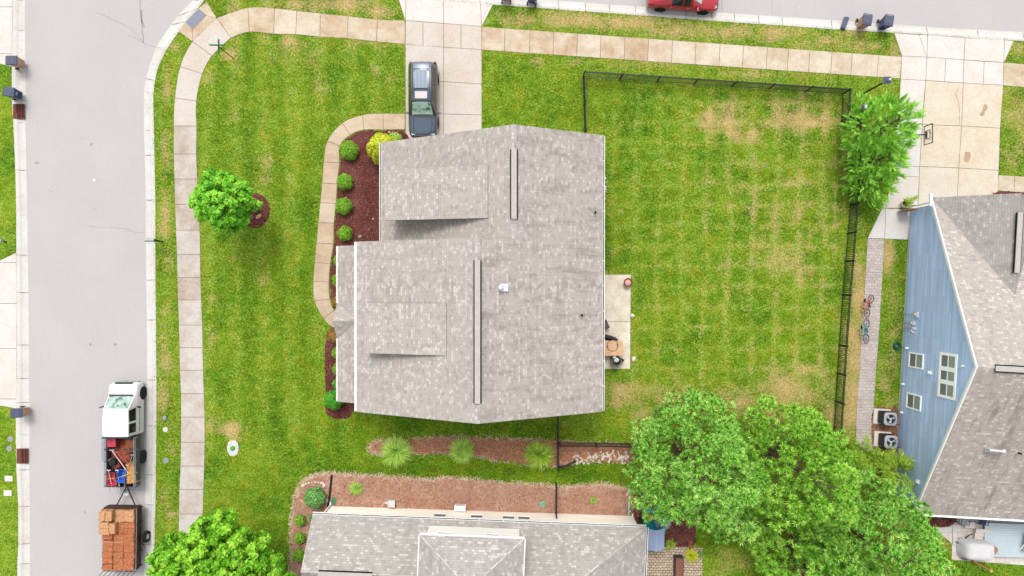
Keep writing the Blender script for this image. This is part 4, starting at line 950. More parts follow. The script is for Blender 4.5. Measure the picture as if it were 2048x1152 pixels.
tr.cyl(hr(ui - 1, 5, .05), hr(ui - 1, 5, 2.5), .05, .05, 8)
a_ = Vector(hr(ui, 6, 2.5)); tr.box(a_.x + .4, a_.y, a_.z, 1.3, .12, .16); tr.box(*hr(-3, 2, 2.66), .14, .8, .12)
tr.build('downspout', 'gutter_white', Hr, world=True)
g = MB(); gutter(g, hr(0, 592.6, 2.76), hr(520, 592.6, 2.76), (VB.x, -VB.y, 0), .12); g.build('gutter', ['gutter_white', 'gutter_white'], Hr, world=True)
outr = (-UB.x, UB.y, 0)
def bw(yr, z): return hr(ui, (yr + 168 - 0) / .9984, z)
for (y0, y1, z0, z1, n, lab) in ((125, 154.5, .85, 2.4, 1, None), (204, 234, .85, 2.4, 1, None), (116, 197, 4.0, 5.6, 3, 'tall white window of three lights set high in the blue gable')):
    c = bw((y0 + y1) / 2, (z0 + z1) / 2)
    wall_window(Hr, c, (-VB.x, VB.y, 0), (0, 0, 1), (y1 - y0) * PX, z1 - z0, outr, n, .09 if n == 1 else .16, label=lab)
bs = MB(); bs.face([hr(ui - .8, 12, .0), hr(ui - .8, 580, .0), hr(ui - .8, 580, .16), hr(ui - .8, 12, .16)], vb, 0, 0); bs.build('foundation', 'stone_pale', Hr, world=True)
for (yr, z, s_) in ((118, .62, .12), (190, .4, .12), (246, .45, .12), (157, 3.15, .2), (134, 6.2, .12), (330, .7, .15), (344, .7, .15), (365, 2.6, .22)):
    c = bw(yr, z); v = MB(); v.box(c[0] - .06, c[1], c[2], .12, s_, s_ * 1.2, 0, 0); v.box(c[0] - .13, c[1], c[2] - .03, .06, s_ * .7, s_ * .7, 0, 0); v.build('wall_vent', 'gutter_white', Hr, world=True, bevel=.01)
for (yr, z, w1, h1, zb) in ((51, 1.45, .36, .42, 0), (68, 1.15, .28, .34, 0), (78, 1.3, .2, .22, 0), (83, 1.15, .3, .24, 0)):
    c = bw(yr, z); v = MB(); v.box(c[0] - .08, c[1], c[2], .16, w1, h1); v.cyl((c[0] - .05, c[1], .02), (c[0] - .05, c[1], c[2]), .025, .025, 8)
    v.cyl((c[0] - .16, c[1], c[2]), (c[0] - .22, c[1], c[2]), w1 * .33, w1 * .3, 14); v.build('meter_box', 'steel_light', Hr, world=True, bevel=.012)
def roofL(x, y):
    q = Vector((x, y)) - A0; d = q.dot(VB); return 7.65 - (d - 300) / 292 * 4.87
p = on_roof(1975, 897, roofL); v = MB()
v.box(p[0], p[1], p[2] + .02, .35, .35, .03); v.cyl((p[0] - .1, p[1], p[2]), (p[0] - .1, p[1], p[2] + .45), .09, .09, 12); v.cyl((p[0] - .1, p[1], p[2] + .42), (p[0] + .5, p[1] - .05, p[2] + .52), .07, .07, 10); v.ball((p[0] + .58, p[1] - .05, p[2] + .5), .14); v.build('roof_vent', 'steel_light', Hr, world=True)
p = on_roof(2034, 905, roofL); v = MB(); v.cyl((p[0], p[1], p[2] - .05), (p[0] + .0, p[1], p[2] + .35), .06, .06, 12); v.cyl((p[0], p[1], p[2] - .02), (p[0], p[1], p[2] + .1), .13, .07, 12, 1); v.build('vent_pipe', ['rubber', 'steel_light'], Hr, world=True)
# ============================================================ VEGETATION
def unit(v): return v / np.maximum(np.linalg.norm(v, axis=-1, keepdims=True), 1e-9)
def leaves(name, C, N, S, asp, mat, parent, tone=None):
    n = len(C); N = unit(N); r_ = unit(rng.normal(size=(n, 3))); t = unit(np.cross(N, r_)); b = np.cross(N, t)
    S = np.broadcast_to(S, n)[:, None]; f = N * S * .25
    V = np.stack([C - t * S + f, C - b * S * asp, C + t * S + f, C + b * S * asp], 1).reshape(-1, 3)
    if tone is None: tone = rng.random(n)
    return npmesh(name, V, np.arange(n * 4).reshape(-1, 4), mat, parent, attrs={'tone': np.repeat(tone, 4)})
def instancer(name, T, P, D, S, mat, parent, tn=None):
    """T (k,3,3) triangles with axis +x, set at P along D scaled S"""
    n = len(P); x = unit(D); r_ = unit(rng.normal(size=(n, 3))); y = unit(np.cross(x, r_)); z = np.cross(x, y)
    Rm = np.stack([x, y, z], 1)                               # n,3(axes),3
    V = np.einsum('kvi,nij->nkvj', T, Rm) * np.broadcast_to(S, n)[:, None, None, None] + P[:, None, None, :]
    V = V.reshape(-1, 3)
    tip = np.clip(np.linalg.norm(T, axis=-1), 0, 1).ravel()          # fresh tips are paler than the old wood side
    tn = rng.random(n) if tn is None else tn * .6 + rng.random(n) * .4
    tone = (tn[:, None] * .5 + tip[None, :] * .5).ravel()
    return npmesh(name, V, np.arange(len(V)).reshape(-1, 3), mat, parent, attrs={'tone': tone})
def tri_blade(p0, d, L, w, side):
    p0, d, side = np.array(p0, float), np.array(d, float), np.array(side, float)
    return [p0 - side * w, p0 + side * w, p0 + d * L]
def tuft_template(n=22, spread=1.5, w=.15):
    T = []
    for i in range(n):
        th = spread * math.sqrt((i + .5) / n); ph = i * 2.4
        d = np.array([math.cos(th), math.sin(th) * math.cos(ph), math.sin(th) * math.sin(ph)])
        sd_ = unit(np.cross(d, rng.normal(size=3))); T.append(tri_blade(d * .08, d, .95 * rng.uniform(.8, 1.1), w, sd_))
    return np.array(T)
def spray_template():
    T = []
    for i in range(12):
        x = .04 + i * .08; L = .40 * (1 - i / 15)
        for s_ in (-1, 1):
            an = .65 + rng.uniform(-.15, .15); d = np.array([math.cos(an), s_ * math.sin(an), rng.uniform(-.2, .3)]); T.append(tri_blade((x, 0, 0), d, L, .028, np.array([-math.sin(an) * s_, math.cos(an), 0])))
    T.append(tri_blade((0, 0, 0), (1, 0, .1), 1.15, .035, (0, 1, 0)))
    return np.array(T)
TUFT, SPRAY = tuft_template(), spray_template()

def trunk_mesh(pts, rad, parent, limbs=()):
    mb = MB(); mb.tube(pts, rad, 8)
    for a_, b_, r0 in limbs:
        mid = [(a_[i] + b_[i]) / 2 + rnd.uniform(-.15, .15) for i in range(3)]
        mb.tube([a_, mid, b_], [r0, r0 * .7, r0 * .25], 5)
    return mb.build('trunk', 'bark', parent)

def broadleaf(loc, H, Rr, zc, Rz, nclump, nleaf, leaf, mat, label, lean=(0, 0), shape=None, cat='tree', name='tree', clr=.42, group=None):
    t = empty(name, (*loc, 0), 0, label, cat, group)
    C = []
    k = 0
    while len(C) < nclump and k < nclump * 20:
        k += 1
        d = unit(rng.normal(size=3)); rr = rng.uniform(.45, 1.) ** .6
        az = math.atan2(d[1], d[0]); sh = shape(az) if shape else 1
        p = np.array([d[0] * Rr * sh * rr + lean[0] * .5, d[1] * Rr * sh * rr + lean[1] * .5, zc + d[2] * Rz * rr])
        if p[2] < zc - Rz * .75: continue
        C.append(p)
    C = np.array(C); rc = rng.uniform(.7, 1.15, len(C)) * clr
    cen = np.array([lean[0] * .5, lean[1] * .5, zc - Rz * .2])
    P = []; N = []
    for c, r_ in zip(C, rc):
        d = unit(rng.normal(size=(nleaf, 3)) + unit(c - cen) * .55 + np.array([0, 0, .45]))
        P.append(c + d * r_ * rng.uniform(.6, 1.05, (nleaf, 1))); N.append(unit(d + rng.normal(size=(nleaf, 3)) * .45 + np.array([0, 0, .35])))
    P = np.concatenate(P); N = np.concatenate(N)
    leaves('crown', P, N, rng.uniform(.7, 1.2, len(P)) * leaf, .55, mat, t, np.repeat(rng.random(len(C)), nleaf) * .6 + rng.random(len(P)) * .4)
    limbs = [((0, 0, H * rnd.uniform(.2, .5)), tuple(C[rnd.randrange(len(C))] * np.array([.8, .8, .95])), .05 + H * .004) for _ in range(16)]
    trunk_mesh([(0, 0, -.05), (lean[0] * .15, lean[1] * .15, H * .3), (lean[0] * .4, lean[1] * .4, H * .6), (lean[0] * .5, lean[1] * .5, H * .85)], [.09 + H * .012, .07 + H * .009, .05 + H * .005, .02], t, limbs)
    return t
def star(k, amp, ph): return lambda a_: 1 + amp * math.sin(k * a_ + ph) + .06 * math.sin(7 * a_ + ph * 2)
broadleaf(G(515, 421), 6.6, 1.68, 4.2, 2.2, 300, 55, .105, 'leaf_maple', 'round bright green young maple rising from the dark mulch ring on the left lawn', (-.7, .1), star(4, .12, .6), clr=.25)
broadleaf(G(514, 1090), 8.3, 3.7, 5.4, 2.8, 900, 62, .12, 'leaf_big', 'large lime green tree hiding the lower end of the left sidewalk', (-.4, -.2), star(5, .07, 1.), clr=.32)

def spaced(pts, dmin, order=None):
    """greedy thinning: keep points at least dmin apart"""
    cell = {}; keep = []
    for i in (order if order is not None else range(len(pts))):
        p = pts[i]; key = (int(p[0] // dmin), int(p[1] // dmin), int(p[2] // dmin)); ok = True
        for a_ in (-1, 0, 1):
            for b_ in (-1, 0, 1):
                for c_ in (-1, 0, 1):
                    for j in cell.get((key[0] + a_, key[1] + b_, key[2] + c_), ()):
                        if np.sum((pts[j] - p) ** 2) < dmin ** 2: ok = False
        if ok: cell.setdefault(key, []).append(i); keep.append(i)
    return keep
def pine(loc, H, Rr, mat, label, seed=0, group='pine trees in the lower right of the photo', tuft=.30, lob=1.05, flat=.62):
    t = empty('pine_tree', (*loc, 0), 0, label, 'tree', group)
    ph = rng.uniform(0, 6.28, 4); zc = H * .42; Rz = H * .56
    env = lambda q: 1 + .09 * np.sin(3 * np.arctan2(q[:, 1], q[:, 0]) + ph[0]) + .08 * np.sin(5 * np.arctan2(q[:, 1], q[:, 0]) + ph[1] + q[:, 2] * 2) + .05 * np.sin(9 * np.arctan2(q[:, 1], q[:, 0]) + ph[2])
    q = rng.normal(size=(5000, 3)); q[:, 2] = np.abs(q[:, 2]) * .9 - .28; q = unit(q); r_ = rng.uniform(.9, 1.04, (5000, 1)) * env(q)[:, None]
    L = q * r_ * np.array([Rr, Rr, Rz]) + np.array([0, 0, zc]); k1 = spaced(L, lob); L1, Q1 = L[k1], q[k1]
    q = rng.normal(size=(1500, 3)); q = unit(q); r_ = rng.uniform(.45, .78, (1500, 1)); L = q * r_ * np.array([Rr, Rr, Rz * .8]) + np.array([0, 0, zc]); k2 = spaced(L, lob * 1.15)
    L = np.concatenate([L1, L[k2]]); Q = np.concatenate([Q1, q[k2]])
    P = []; D = []; Tn = []
    for c, n_ in zip(L, Q):
        up = unit(n_ * .75 + np.array([0, 0, .65])); rl = lob * rng.uniform(.28, .46)
        d = unit(rng.normal(size=(90, 3)) + up * .75); p = c + d * rl * rng.uniform(.75, 1.0, (90, 1)) * np.array([1, 1, .75])
        k_ = spaced(p, tuft * 1.05); P.append(p[k_]); D.append(unit(d[k_] + up * .5)); Tn.append(np.full(len(k_), rng.uniform(0, 1)))
    P = np.concatenate(P); D = np.concatenate(D); Tn = np.concatenate(Tn)
    instancer('crown', TUFT, P, D, rng.uniform(.8, 1.15, len(P)) * tuft, mat, t, Tn)
    limbs = [((0, 0, max(.8, min(H * .9, c[2] - .45 * math.hypot(c[0], c[1])))), tuple(c - np.array([0, 0, .15])), .03) for c in L[::3]]
    trunk_mesh([(0, 0, -.05), (0, 0, H * .5), (0, 0, H * .9)], [.2, .13, .03], t, limbs)
    return t
def GR(dx, dy): return W2(dx, dy)
pine(GR(326, 315), 9.2, 3.4, 'leaf_pine', 'big rounded blue green pine, the leftmost of the pines')
pine(GR(508, 322), 8.8, 3.2, 'leaf_pine_yellow', 'yellow green pine just right of the big rounded blue green pine')
pine(GR(642, 456), 9.0, 3.5, 'leaf_pine', 'wide loose pine reaching the corner of the blue house roof')
pine(GR(552, 520), 7.6, 2.8, 'leaf_pine_yellow', 'pine at the bottom edge of the photo beside the bare soil strip')
pine(GR(408, 425), 5.4, 1.1, 'leaf_pine', 'small pine poking out below the big rounded blue green pine')

def cypress(loc, H, Rr, mat, label, nsp=16, sp=.5, lean=(0, 0), cat='tree', name='cypress_tree', group='feathery evergreens beside the black fence', lob=.55):
    t = empty(name, (*loc, 0), 0, label, cat, group); n = 4000
    z = H * rng.uniform(.03, 1, n); az = rng.uniform(0, 6.283, n); ph = rng.uniform(0, 6)
    prof = Rr * np.clip(np.minimum(1, (z / H + .25) * 1.8) * (1 - (z / H) ** 2.0) ** .6, .03, 1) * (1 + .13 * np.sin(3 * az + ph + z) + .08 * np.sin(7 * az + ph))
    f = rng.uniform(.55, 1, n) ** .5
    L = np.stack([np.cos(az) * prof * f + lean[0] * z / H, np.sin(az) * prof * f + lean[1] * z / H, z], 1)
    k_ = spaced(L, lob); L = L[k_]; az = az[k_]; z = z[k_]
    A_ = unit(np.stack([np.cos(az), np.sin(az), .30 + 1.1 * (z / H)], 1))
    P = []; D = []; Tn = []
    for c, d in zip(L, A_):
        m_ = nsp; u_ = rng.uniform(-.25, .35, (m_, 1)); P.append(c + d * u_ + rng.normal(size=(m_, 3)) * .09); D.append(unit(d + rng.normal(size=(m_, 3)) * .38)); Tn.append(np.full(m_, rng.uniform(0, 1)))
    P = np.concatenate(P); D = np.concatenate(D); Tn = np.concatenate(Tn)
    instancer('crown', SPRAY, P, D, rng.uniform(.6, 1.15, len(P)) * sp, mat, t, Tn)
    limbs = [((lean[0] * q, lean[1] * q, H * q), (math.cos(a_) * Rr * .6 * (1 - q * .7) + lean[0] * q, math.sin(a_) * Rr * .6 * (1 - q * .7) + lean[1] * q, H * q + .3), .03) for q, a_ in zip(rng.uniform(.1, .9, 30), rng.uniform(0, 6.28, 30))]
    trunk_mesh([(0, 0, -.05), (lean[0], lean[1], H * .9)], [.13, .02], t, limbs)
    return t
cypress(GR(692, -300), 5.6, 1.85, 'leaf_cypress', 'large feathery bright green evergreen beside the lamp post, overhanging the pale walkway')
cypress(GR(694, -243), 4.4, 1.5, 'leaf_cypress', 'feathery evergreen in the middle of the row along the black fence')
cypress(GR(697, -204), 3.0, 1.35, 'leaf_cypress_yellow', 'lower yellow green evergreen at the bottom end of the row, nearest the potted plant', sp=.36, lob=.45)
# lacy willow like shrubs beside the air conditioners
def lacy(loc, H, Rr, mat, label, n=900, group=None):
    t = empty('shrub', (*loc, 0), 0, label, 'shrub', group); P = []; D = []; limbs = []
    for i in range(46):
        az = rng.uniform(0, 6.28); L = Rr * rng.uniform(.5, 1.1); top = H * rng.uniform(.55, 1); d = np.array([math.cos(az), math.sin(az), 0])
        pts = [np.array([0, 0, 0.]) + d * L * q + np.array([0, 0, top * math.sin(q * 2.1)]) for q in np.linspace(0, 1, 9)]
        limbs.append((tuple(pts[0]), tuple(pts[5]), .012))
        for _ in range(n // 46):
            j = rng.uniform(2, 8); a_ = pts[int(j)]; b_ = pts[min(8, int(j) + 1)]; P.append(a_ + (b_ - a_) * (j % 1) + rng.normal(size=3) * .07); D.append(unit(d + rng.normal(size=3) * .8))
    P = np.array(P); D = np.array(D)
    instancer('foliage', SPRAY[::2], P, D, rng.uniform(.18, .34, len(P)), mat, t); trunk_mesh([(0, 0, 0), (0, 0, H * .3)], [.06, .03], t, limbs); t.children[-1].name = 'stem'
    return t
lacy(GR(682, 322), 2.8, 1.2, 'leaf_willow', 'lacy yellow green shrub at the end of the stamped side path', 2200)
lacy(GR(735, 348), 2.8, 1.35, 'leaf_willow', 'lacy yellow green shrub against the blue house wall below the air conditioners', 2400)

def bush(px, py, rpx, h, mat, label, core=(.02, .05, .006, 1), group=None, n=None, flat=1., name='shrub', leaf=.034, cat='shrub', cone=0.):
    r_ = rpx * PX * .96; t = empty(name, (*G(px, py, h * .5), 0), 0, label, cat, group)
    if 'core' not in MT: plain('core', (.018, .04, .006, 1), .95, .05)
    n = n or int(2400 * (r_ / .55) ** 2)
    d = unit(rng.normal(size=(n, 3)) + np.array([0, 0, .35])); d[:, 2] = np.where(d[:, 2] < -.5, -d[:, 2], d[:, 2])
    az = np.arctan2(d[:, 1], d[:, 0]); k = 1 + .05 * np.sin(az * 5 + px) + .03 * np.sin(az * 11) 
    rr = rng.uniform(.86, 1.03, n) * k
    P = np.stack([d[:, 0] * r_ * rr, d[:, 1] * r_ * rr, h * .48 + d[:, 2] * h * .5 * rr * flat], 1)
    if cone: P[:, :2] *= (1 - cone * (P[:, 2:3] / h)) * 1.25
    N = d + rng.normal(size=(n, 3)) * .6
    leaves('foliage', P, N, rng.uniform(.7, 1.3, n) * leaf, .6, mat, t)
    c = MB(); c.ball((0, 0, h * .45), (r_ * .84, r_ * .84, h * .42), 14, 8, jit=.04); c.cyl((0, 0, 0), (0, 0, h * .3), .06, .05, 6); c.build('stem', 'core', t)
    return t
GB = 'clipped round shrubs along the front of the house'
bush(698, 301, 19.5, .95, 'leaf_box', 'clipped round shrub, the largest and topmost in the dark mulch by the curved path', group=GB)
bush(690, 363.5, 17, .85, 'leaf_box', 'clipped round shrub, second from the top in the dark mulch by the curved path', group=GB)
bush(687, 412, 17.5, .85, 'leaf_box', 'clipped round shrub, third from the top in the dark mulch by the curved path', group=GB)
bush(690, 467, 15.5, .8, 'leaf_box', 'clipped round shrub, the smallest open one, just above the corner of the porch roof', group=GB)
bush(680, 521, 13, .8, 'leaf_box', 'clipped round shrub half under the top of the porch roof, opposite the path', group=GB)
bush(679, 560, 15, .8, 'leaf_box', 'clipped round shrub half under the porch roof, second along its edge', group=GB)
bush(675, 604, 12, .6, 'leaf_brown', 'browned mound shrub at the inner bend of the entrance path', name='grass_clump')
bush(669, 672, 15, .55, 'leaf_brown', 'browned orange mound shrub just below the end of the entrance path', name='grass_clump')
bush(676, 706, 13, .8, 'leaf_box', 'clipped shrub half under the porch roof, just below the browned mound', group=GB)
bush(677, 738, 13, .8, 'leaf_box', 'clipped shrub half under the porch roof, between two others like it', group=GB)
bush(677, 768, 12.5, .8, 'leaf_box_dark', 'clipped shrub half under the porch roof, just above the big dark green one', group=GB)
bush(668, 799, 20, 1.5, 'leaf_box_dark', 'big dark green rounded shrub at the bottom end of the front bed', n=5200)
bush(765, 297, 29, 2.3, 'leaf_gold', 'golden yellow conifer shrub at the corner of the driveway', n=9000, leaf=.05, cone=.3)
bush(790, 278, 14, .5, 'leaf_sedge', 'small pale variegated plant between the golden shrub and the driveway', n=500, leaf=.06)
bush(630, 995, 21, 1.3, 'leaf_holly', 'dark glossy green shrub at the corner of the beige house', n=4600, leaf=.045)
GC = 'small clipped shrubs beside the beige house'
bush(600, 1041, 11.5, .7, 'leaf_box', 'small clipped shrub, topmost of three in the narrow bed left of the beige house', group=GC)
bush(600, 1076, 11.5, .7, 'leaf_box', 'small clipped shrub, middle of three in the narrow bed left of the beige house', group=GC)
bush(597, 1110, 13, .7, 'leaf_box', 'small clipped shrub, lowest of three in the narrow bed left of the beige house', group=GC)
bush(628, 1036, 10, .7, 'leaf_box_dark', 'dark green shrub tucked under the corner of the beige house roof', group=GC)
bush(1186, 1001, 7, .25, 'leaf_sedge', 'tiny ragged plant alone in the straw bed above the beige house', n=180, leaf=.05, cat='plant', name='plant')

def sedge(px, py, rpx, n, mat, label, h=.7, w=.014, group=None):
    t = empty('ornamental_grass', (*G(px, py), 0), 0, label, 'plant', group); r_ = rpx * PX; V = []
    for i in range(n):
        az = rng.uniform(0, 6.283); L = r_ * rng.uniform(.45, 1.15); hh = h * rng.uniform(.5, 1.1); d = np.array([math.cos(az), math.sin(az), 0]); s_ = np.array([-d[1], d[0], 0]); b0 = rng.normal(size=3) * .05 * np.array([1, 1, 0])
        q = [b0 + d * L * f + np.array([0, 0, hh * math.sin(min(f * 2.3, 2.6))]) + s_ * (rng.uniform(-.06, .06) * f) for f in (0, .3, .6, 1.)]
        ws = (w, w * 1.2, w, .001)
        for a_ in range(3):
            p0, p1, p2, p3 = q[a_] - s_ * ws[a_], q[a_] + s_ * ws[a_], q[a_ + 1] + s_ * ws[a_ + 1], q[a_ + 1] - s_ * ws[a_ + 1]
            V += [p0, p1, p2, p3]
    V = np.array(V); npmesh('blades', V, np.arange(len(V)).reshape(-1, 4), mat, t, attrs={'tone': np.repeat(rng.random(len(V) // 12), 12)})
    c = MB(); c.ball((0, 0, .02), (.14, .14, .1), 8, 5); c.build('root_crown', 'soil', t)
    return t
GO = 'ornamental grasses in the straw bed behind the house'
sedge(795, 900, 33, 700, 'leaf_sedge', 'pale ornamental grass clump, leftmost of three in the straw bed below the house', .8, group=GO)
sedge(925, 897, 27, 600, 'leaf_sedge', 'pale ornamental grass clump, middle of three in the straw bed below the house', .7, group=GO)
sedge(1078, 906, 31, 700, 'leaf_willow', 'brighter green ornamental grass clump beside the black fence, rightmost of three', .8, group=GO)
sedge(714, 975, 15, 220, 'leaf_sedge', 'small thin grass tuft alone in the straw bed above the beige house', .4, .01)
sedge(1381, 1108, 15, 260, 'leaf_gold', 'yellow green spiky plant at the corner of the paver patio', .5, .016)
for (x, y, lab) in ((1312, 1090, 'straggly weed at the top left edge of the paver patio'), (1340, 1087, 'yellowish weed at the top edge of the paver patio')): sedge(x, y, 12, 120, 'leaf_willow', lab, .3, .012)
# blossom of pale stones and plant ring on the left lawn
plain('leaf_green_cap', A(90, 180, 50), .6, .3)
plain('glass_sunroof', A(200, 186, 186), .2, .6)
plain('steel_dark', (.05, .05, .055, 1), .5, .4, .3)
plain('plastic_red_dark', A(130, 50, 50), .4, .4, 0, .2)
plain('rust_orange', A(170, 90, 60), .8, .2, 0, .3, 6)
plain('plastic_orange', A(230, 160, 60), .4, .4)
plain('plastic_mint', A(130, 200, 160), .5, .4)
plain('plastic_clearish', A(226, 120, 110), .5, .4)
chipmat('chip_hay2', [A(200, 130, 80), A(226, 160, 108), A(236, 184, 136), A(244, 210, 170)])
m = M('clear_board', .1, .3); m.b.inputs['Base Color'].default_value = (.95, .95, .95, 1); m.b.inputs['Alpha'].default_value = .12; MT['clear_board'] = m.m
# ============================================================ OBJECTS
# ---- black metal fences
def fence(pts, label, h=1.2, sp=.115, panel=2.35, name='metal_fence', mat='metal_black', group='black metal fences'):
    P = [Vector(p) for p in pts]; F = empty(name, (*P[0], 0), 0, label, 'fence', group)
    off = Vector((P[0].x, P[0].y, 0)); pk = MB(); rl = MB(); posts = []
    for i in range(len(P) - 1):
        a_, b_ = P[i], P[i + 1]; L = (b_ - a_).length; d = (b_ - a_) / L; rz = math.atan2(d.y, d.x); n = max(1, round(L / panel))
        for k_ in range(n + (i == len(P) - 2)): posts.append(a_ + d * L * k_ / n)
        for z in (.12, h * .84, h - .03):
            c = (a_ + b_) / 2 - off.xy; rl.box(c.x, c.y, z, L, .042, .04, rz)
        m_ = int(L / sp)
        for k_ in range(m_): c = a_ + d * (k_ + .5) * L / m_ - off.xy; pk.box(c.x, c.y, h / 2 + .03, .035, .03, h - .08, rz)
    o = pk.build('pickets', mat, F); rl.build('rails', mat, F)
    pm = MB(); pm.box(0, 0, (h + .06) / 2, .075, .075, h + .06); pm.box(0, 0, h + .08, .09, .09, .03, 0, 0, .4); first = pm.build('post', mat, F, loc=tuple(Vector((*posts[0], 0)) - off))
    for p in posts[1:]:
        c = first.copy(); COL.objects.link(c); c.parent = F; c.location = Vector((*p, 0)) - off
    return F
fence(gp([(1169, 268), (1166, 154), (1684, 188.5), (1682, 243), (1705, 246)]), 'long black picket fence along the top of the back yard below the lamp post')
fence(gp([(1706, 247), (1699, 411), (1690, 523), (1684, 590), (1677, 690), (1670, 802), (1664, 900)]), 'long black picket fence down the right side of the back yard')
fence(gp([(1114.6, 820), (1114.6, 932)]), 'short black fence between the house corner and the end of the straw bed')
fence(gp([(1118, 884.5), (1190, 885), (1292, 887)]), 'black picket fence above the strip of white stones')
fence(gp([(1117, 932), (1136, 928), (1149, 920)]), 'tiny curved garden fence at the left end of the white stones', .5, .09, 1.0)
fence(gp([(1111.5, 965), (1111, 1023)]), 'short black fence across the straw bed against the beige house wall', 1.2)
fence(gp([(1278, 1035), (1290, 1035)]), 'short dark fence stub between the beige house and the turquoise playhouse', 1.0)

# ---- stones
def stone_mesh(r_, mat):
    mb = MB(); mb.ball((0, 0, r_ * .3), (r_, r_ * rnd.uniform(.65, 1), r_ * .5), 9, 6, jit=.13); return mb
SG = 'white stones in the strip below the black fence'
protos = []
for i in range(5):
    o = stone_mesh(.15, 'stone_pale').build('stone', 'stone_pale' if i < 3 else ('stone_tan' if i == 3 else 'stone_grey'), smooth=False); protos.append(o)
plain('stone_white', A(242, 228, 212), .85, .2, 0, .08, 9)
for o in protos[:3]: o.data.materials[0] = MT['stone_white']
cnt = 0
while cnt < 105:
    t = rnd.random(); x = 1146 + t * 112; y = 916 + rnd.gauss(0, 6) - 5 * (t > .6) * rnd.random() + 2 * math.sin(t * 9)
    if not 899 < y < 927: continue
    s_ = protos[rnd.choice([0, 1, 2, 0, 1, 2, 0, 1, 2, 3])]
    o = s_ if False else s_.copy(); COL.objects.link(o); k_ = rnd.uniform(.3, .72)
    o.location = (*G(x, y), .05); o.rotation_euler = (0, 0, rnd.uniform(0, 6)); o.scale = (k_, k_ * rnd.uniform(.7, 1), k_)
    tag(o, 'pale stone in the strip of white stones below the black fence', 'stone', SG); cnt += 1
for i in range(16):
    o = protos[i % 3].copy(); COL.objects.link(o); o.location = (*G(1257 + rnd.uniform(-4, 4), 983 + i * 3.0), .05); k_ = rnd.uniform(.35, .6); o.scale = (k_,) * 3
    tag(o, 'pale stone in the narrow white stone strip beside the green splash block', 'stone', 'white stones beside the splash block')
for i in range(14):
    o = protos[i % 5].copy(); COL.objects.link(o); o.location = (*G(1206 + rnd.uniform(-2, 6), 348 + i * 4.5), .03); k_ = rnd.uniform(.35, .7); o.scale = (k_,) * 3
    tag(o, 'pale stone along the right wall of the middle house', 'stone', 'stones along the house wall')
for i in range(9):
    o = protos[3].copy(); COL.objects.link(o); o.location = (*G(1122 + rnd.uniform(-1, 26), 925 + rnd.uniform(-4, 3)), .04); k_ = rnd.uniform(.4, .7); o.scale = (k_,) * 3
    tag(o, 'tan stone inside the tiny curved garden fence', 'stone', 'tan stones in the garden fence')
for i in range(12):
    o = protos[i % 3].copy(); COL.objects.link(o); a_ = i * .3 - .6; o.location = (*G(627 + 22 * math.cos(-a_ - .2), 972 - 8 * math.sin(a_ + .4)), .04); k_ = rnd.uniform(.4, .7); o.scale = (k_,) * 3
    tag(o, 'pale stone edging above the dark glossy shrub', 'stone', 'stones above the dark shrub')
for (x, y, s_, m_, lab) in ((518, 433, 1.15, 3, 'tan boulder on the right side of the mulch ring'), (516, 405, .9, 2, 'pale boulder half hidden by the maple in the mulch ring'), (645, 608, .0, 2, None), (655, 1001, .8, 0, 'pale stone beside the dark glossy shrub'),
                            (606, 1003, 1., 3, 'tan stone left of the dark glossy shrub'), (1264.5, 631, .85, 0, 'white stepping stone at the patio edge, the upper one'), (1267, 718, 1.0, 0, 'white stepping stone at the patio edge, the lower one'), (720, 473, .7, 4, 'grey stone in the mulch just above the porch roof corner'), (746, 438, .35, 0, 'small white stone in the middle of the dark mulch bed'), (330, 836, 1.0, 4, 'grey stone sunk in the verge beside the white truck'), (779, 265, .6, 3, 'tan stone among the pale plant by the driveway')):
    if not lab: continue
    o = protos[m_].copy(); COL.objects.link(o); o.location = (*G(x, y), .03); o.rotation_euler = (0, 0, rnd.uniform(0, 6)); o.scale = (s_ * 1.3, s_ * 1.1, s_); tag(o, lab, 'stone')
for o in protos: bpy.data.objects.remove(o)
# ring of white stones round a small plant
t = empty('stone_ring', (*G(466, 896), 0), 0, 'white stone ring round a small green cap on the left lawn', 'planter')
mb = MB(); 
for i in range(150):
    a_ = rnd.uniform(0, 6.28); r_ = rnd.uniform(.14, 1) ** .5; x, y = math.cos(a_) * .36 * r_, math.sin(a_) * .52 * r_
    if math.hypot(x, y) < .17: continue
    s_ = rnd.uniform(.025, .05); mb.ball((x, y, .03), (s_, s_, s_ * .7), 6, 4, jit=.1)
mb.prism([(math.cos(i * .4) * .38, math.sin(i * .4) * .54) for i in range(16)], .0, .025); mb.build('pebbles', 'sticker_white', t)
mb = MB(); mb.cyl((0, 0, 0), (0, 0, .1), .15, .15, 18); mb.ball((0, 0, .1), (.14, .14, .05), 14, 5); mb.build('cap', 'leaf_green_cap', t)

# ---- verge lids
for (x, y, rx, mat, lab) in ((331, 859, .17, 'stone_pale', 'small round pale lid in the verge beside the white truck'), (332, 921, .2, 'stone_grey', 'faint grey round lid in the verge beside the truck bed'), (21, 878, .2, 'stone_grey', 'grey round lid in the grass left of the street, the upper one'), (19, 897, .2, 'stone_grey', 'grey round lid in the grass left of the street, the lower one')):
    mb = MB(); mb.cyl((0, 0, -.02), (0, 0, .035), rx, rx * .95, 16); mb.cyl((0, 0, .035), (0, 0, .045), rx * .3, rx * .25, 10); o = mb.build('utility_cover', mat, loc=(*G(x, y), 0)); tag(o, lab, 'utility lid')
for (x, y, lab) in ((18, 957, 'pale square lid in the grass left of the street, the upper one'), (16, 986, 'pale square lid in the grass left of the street, the lower one')):
    mb = MB(); mb.box(0, 0, .01, .52, .36, .07); mb.box(0, 0, .048, .1, .04, .012); o = mb.build('utility_cover', 'stone_pale', loc=(*G(x, y), 0), bevel=.01); tag(o, lab, 'utility lid')
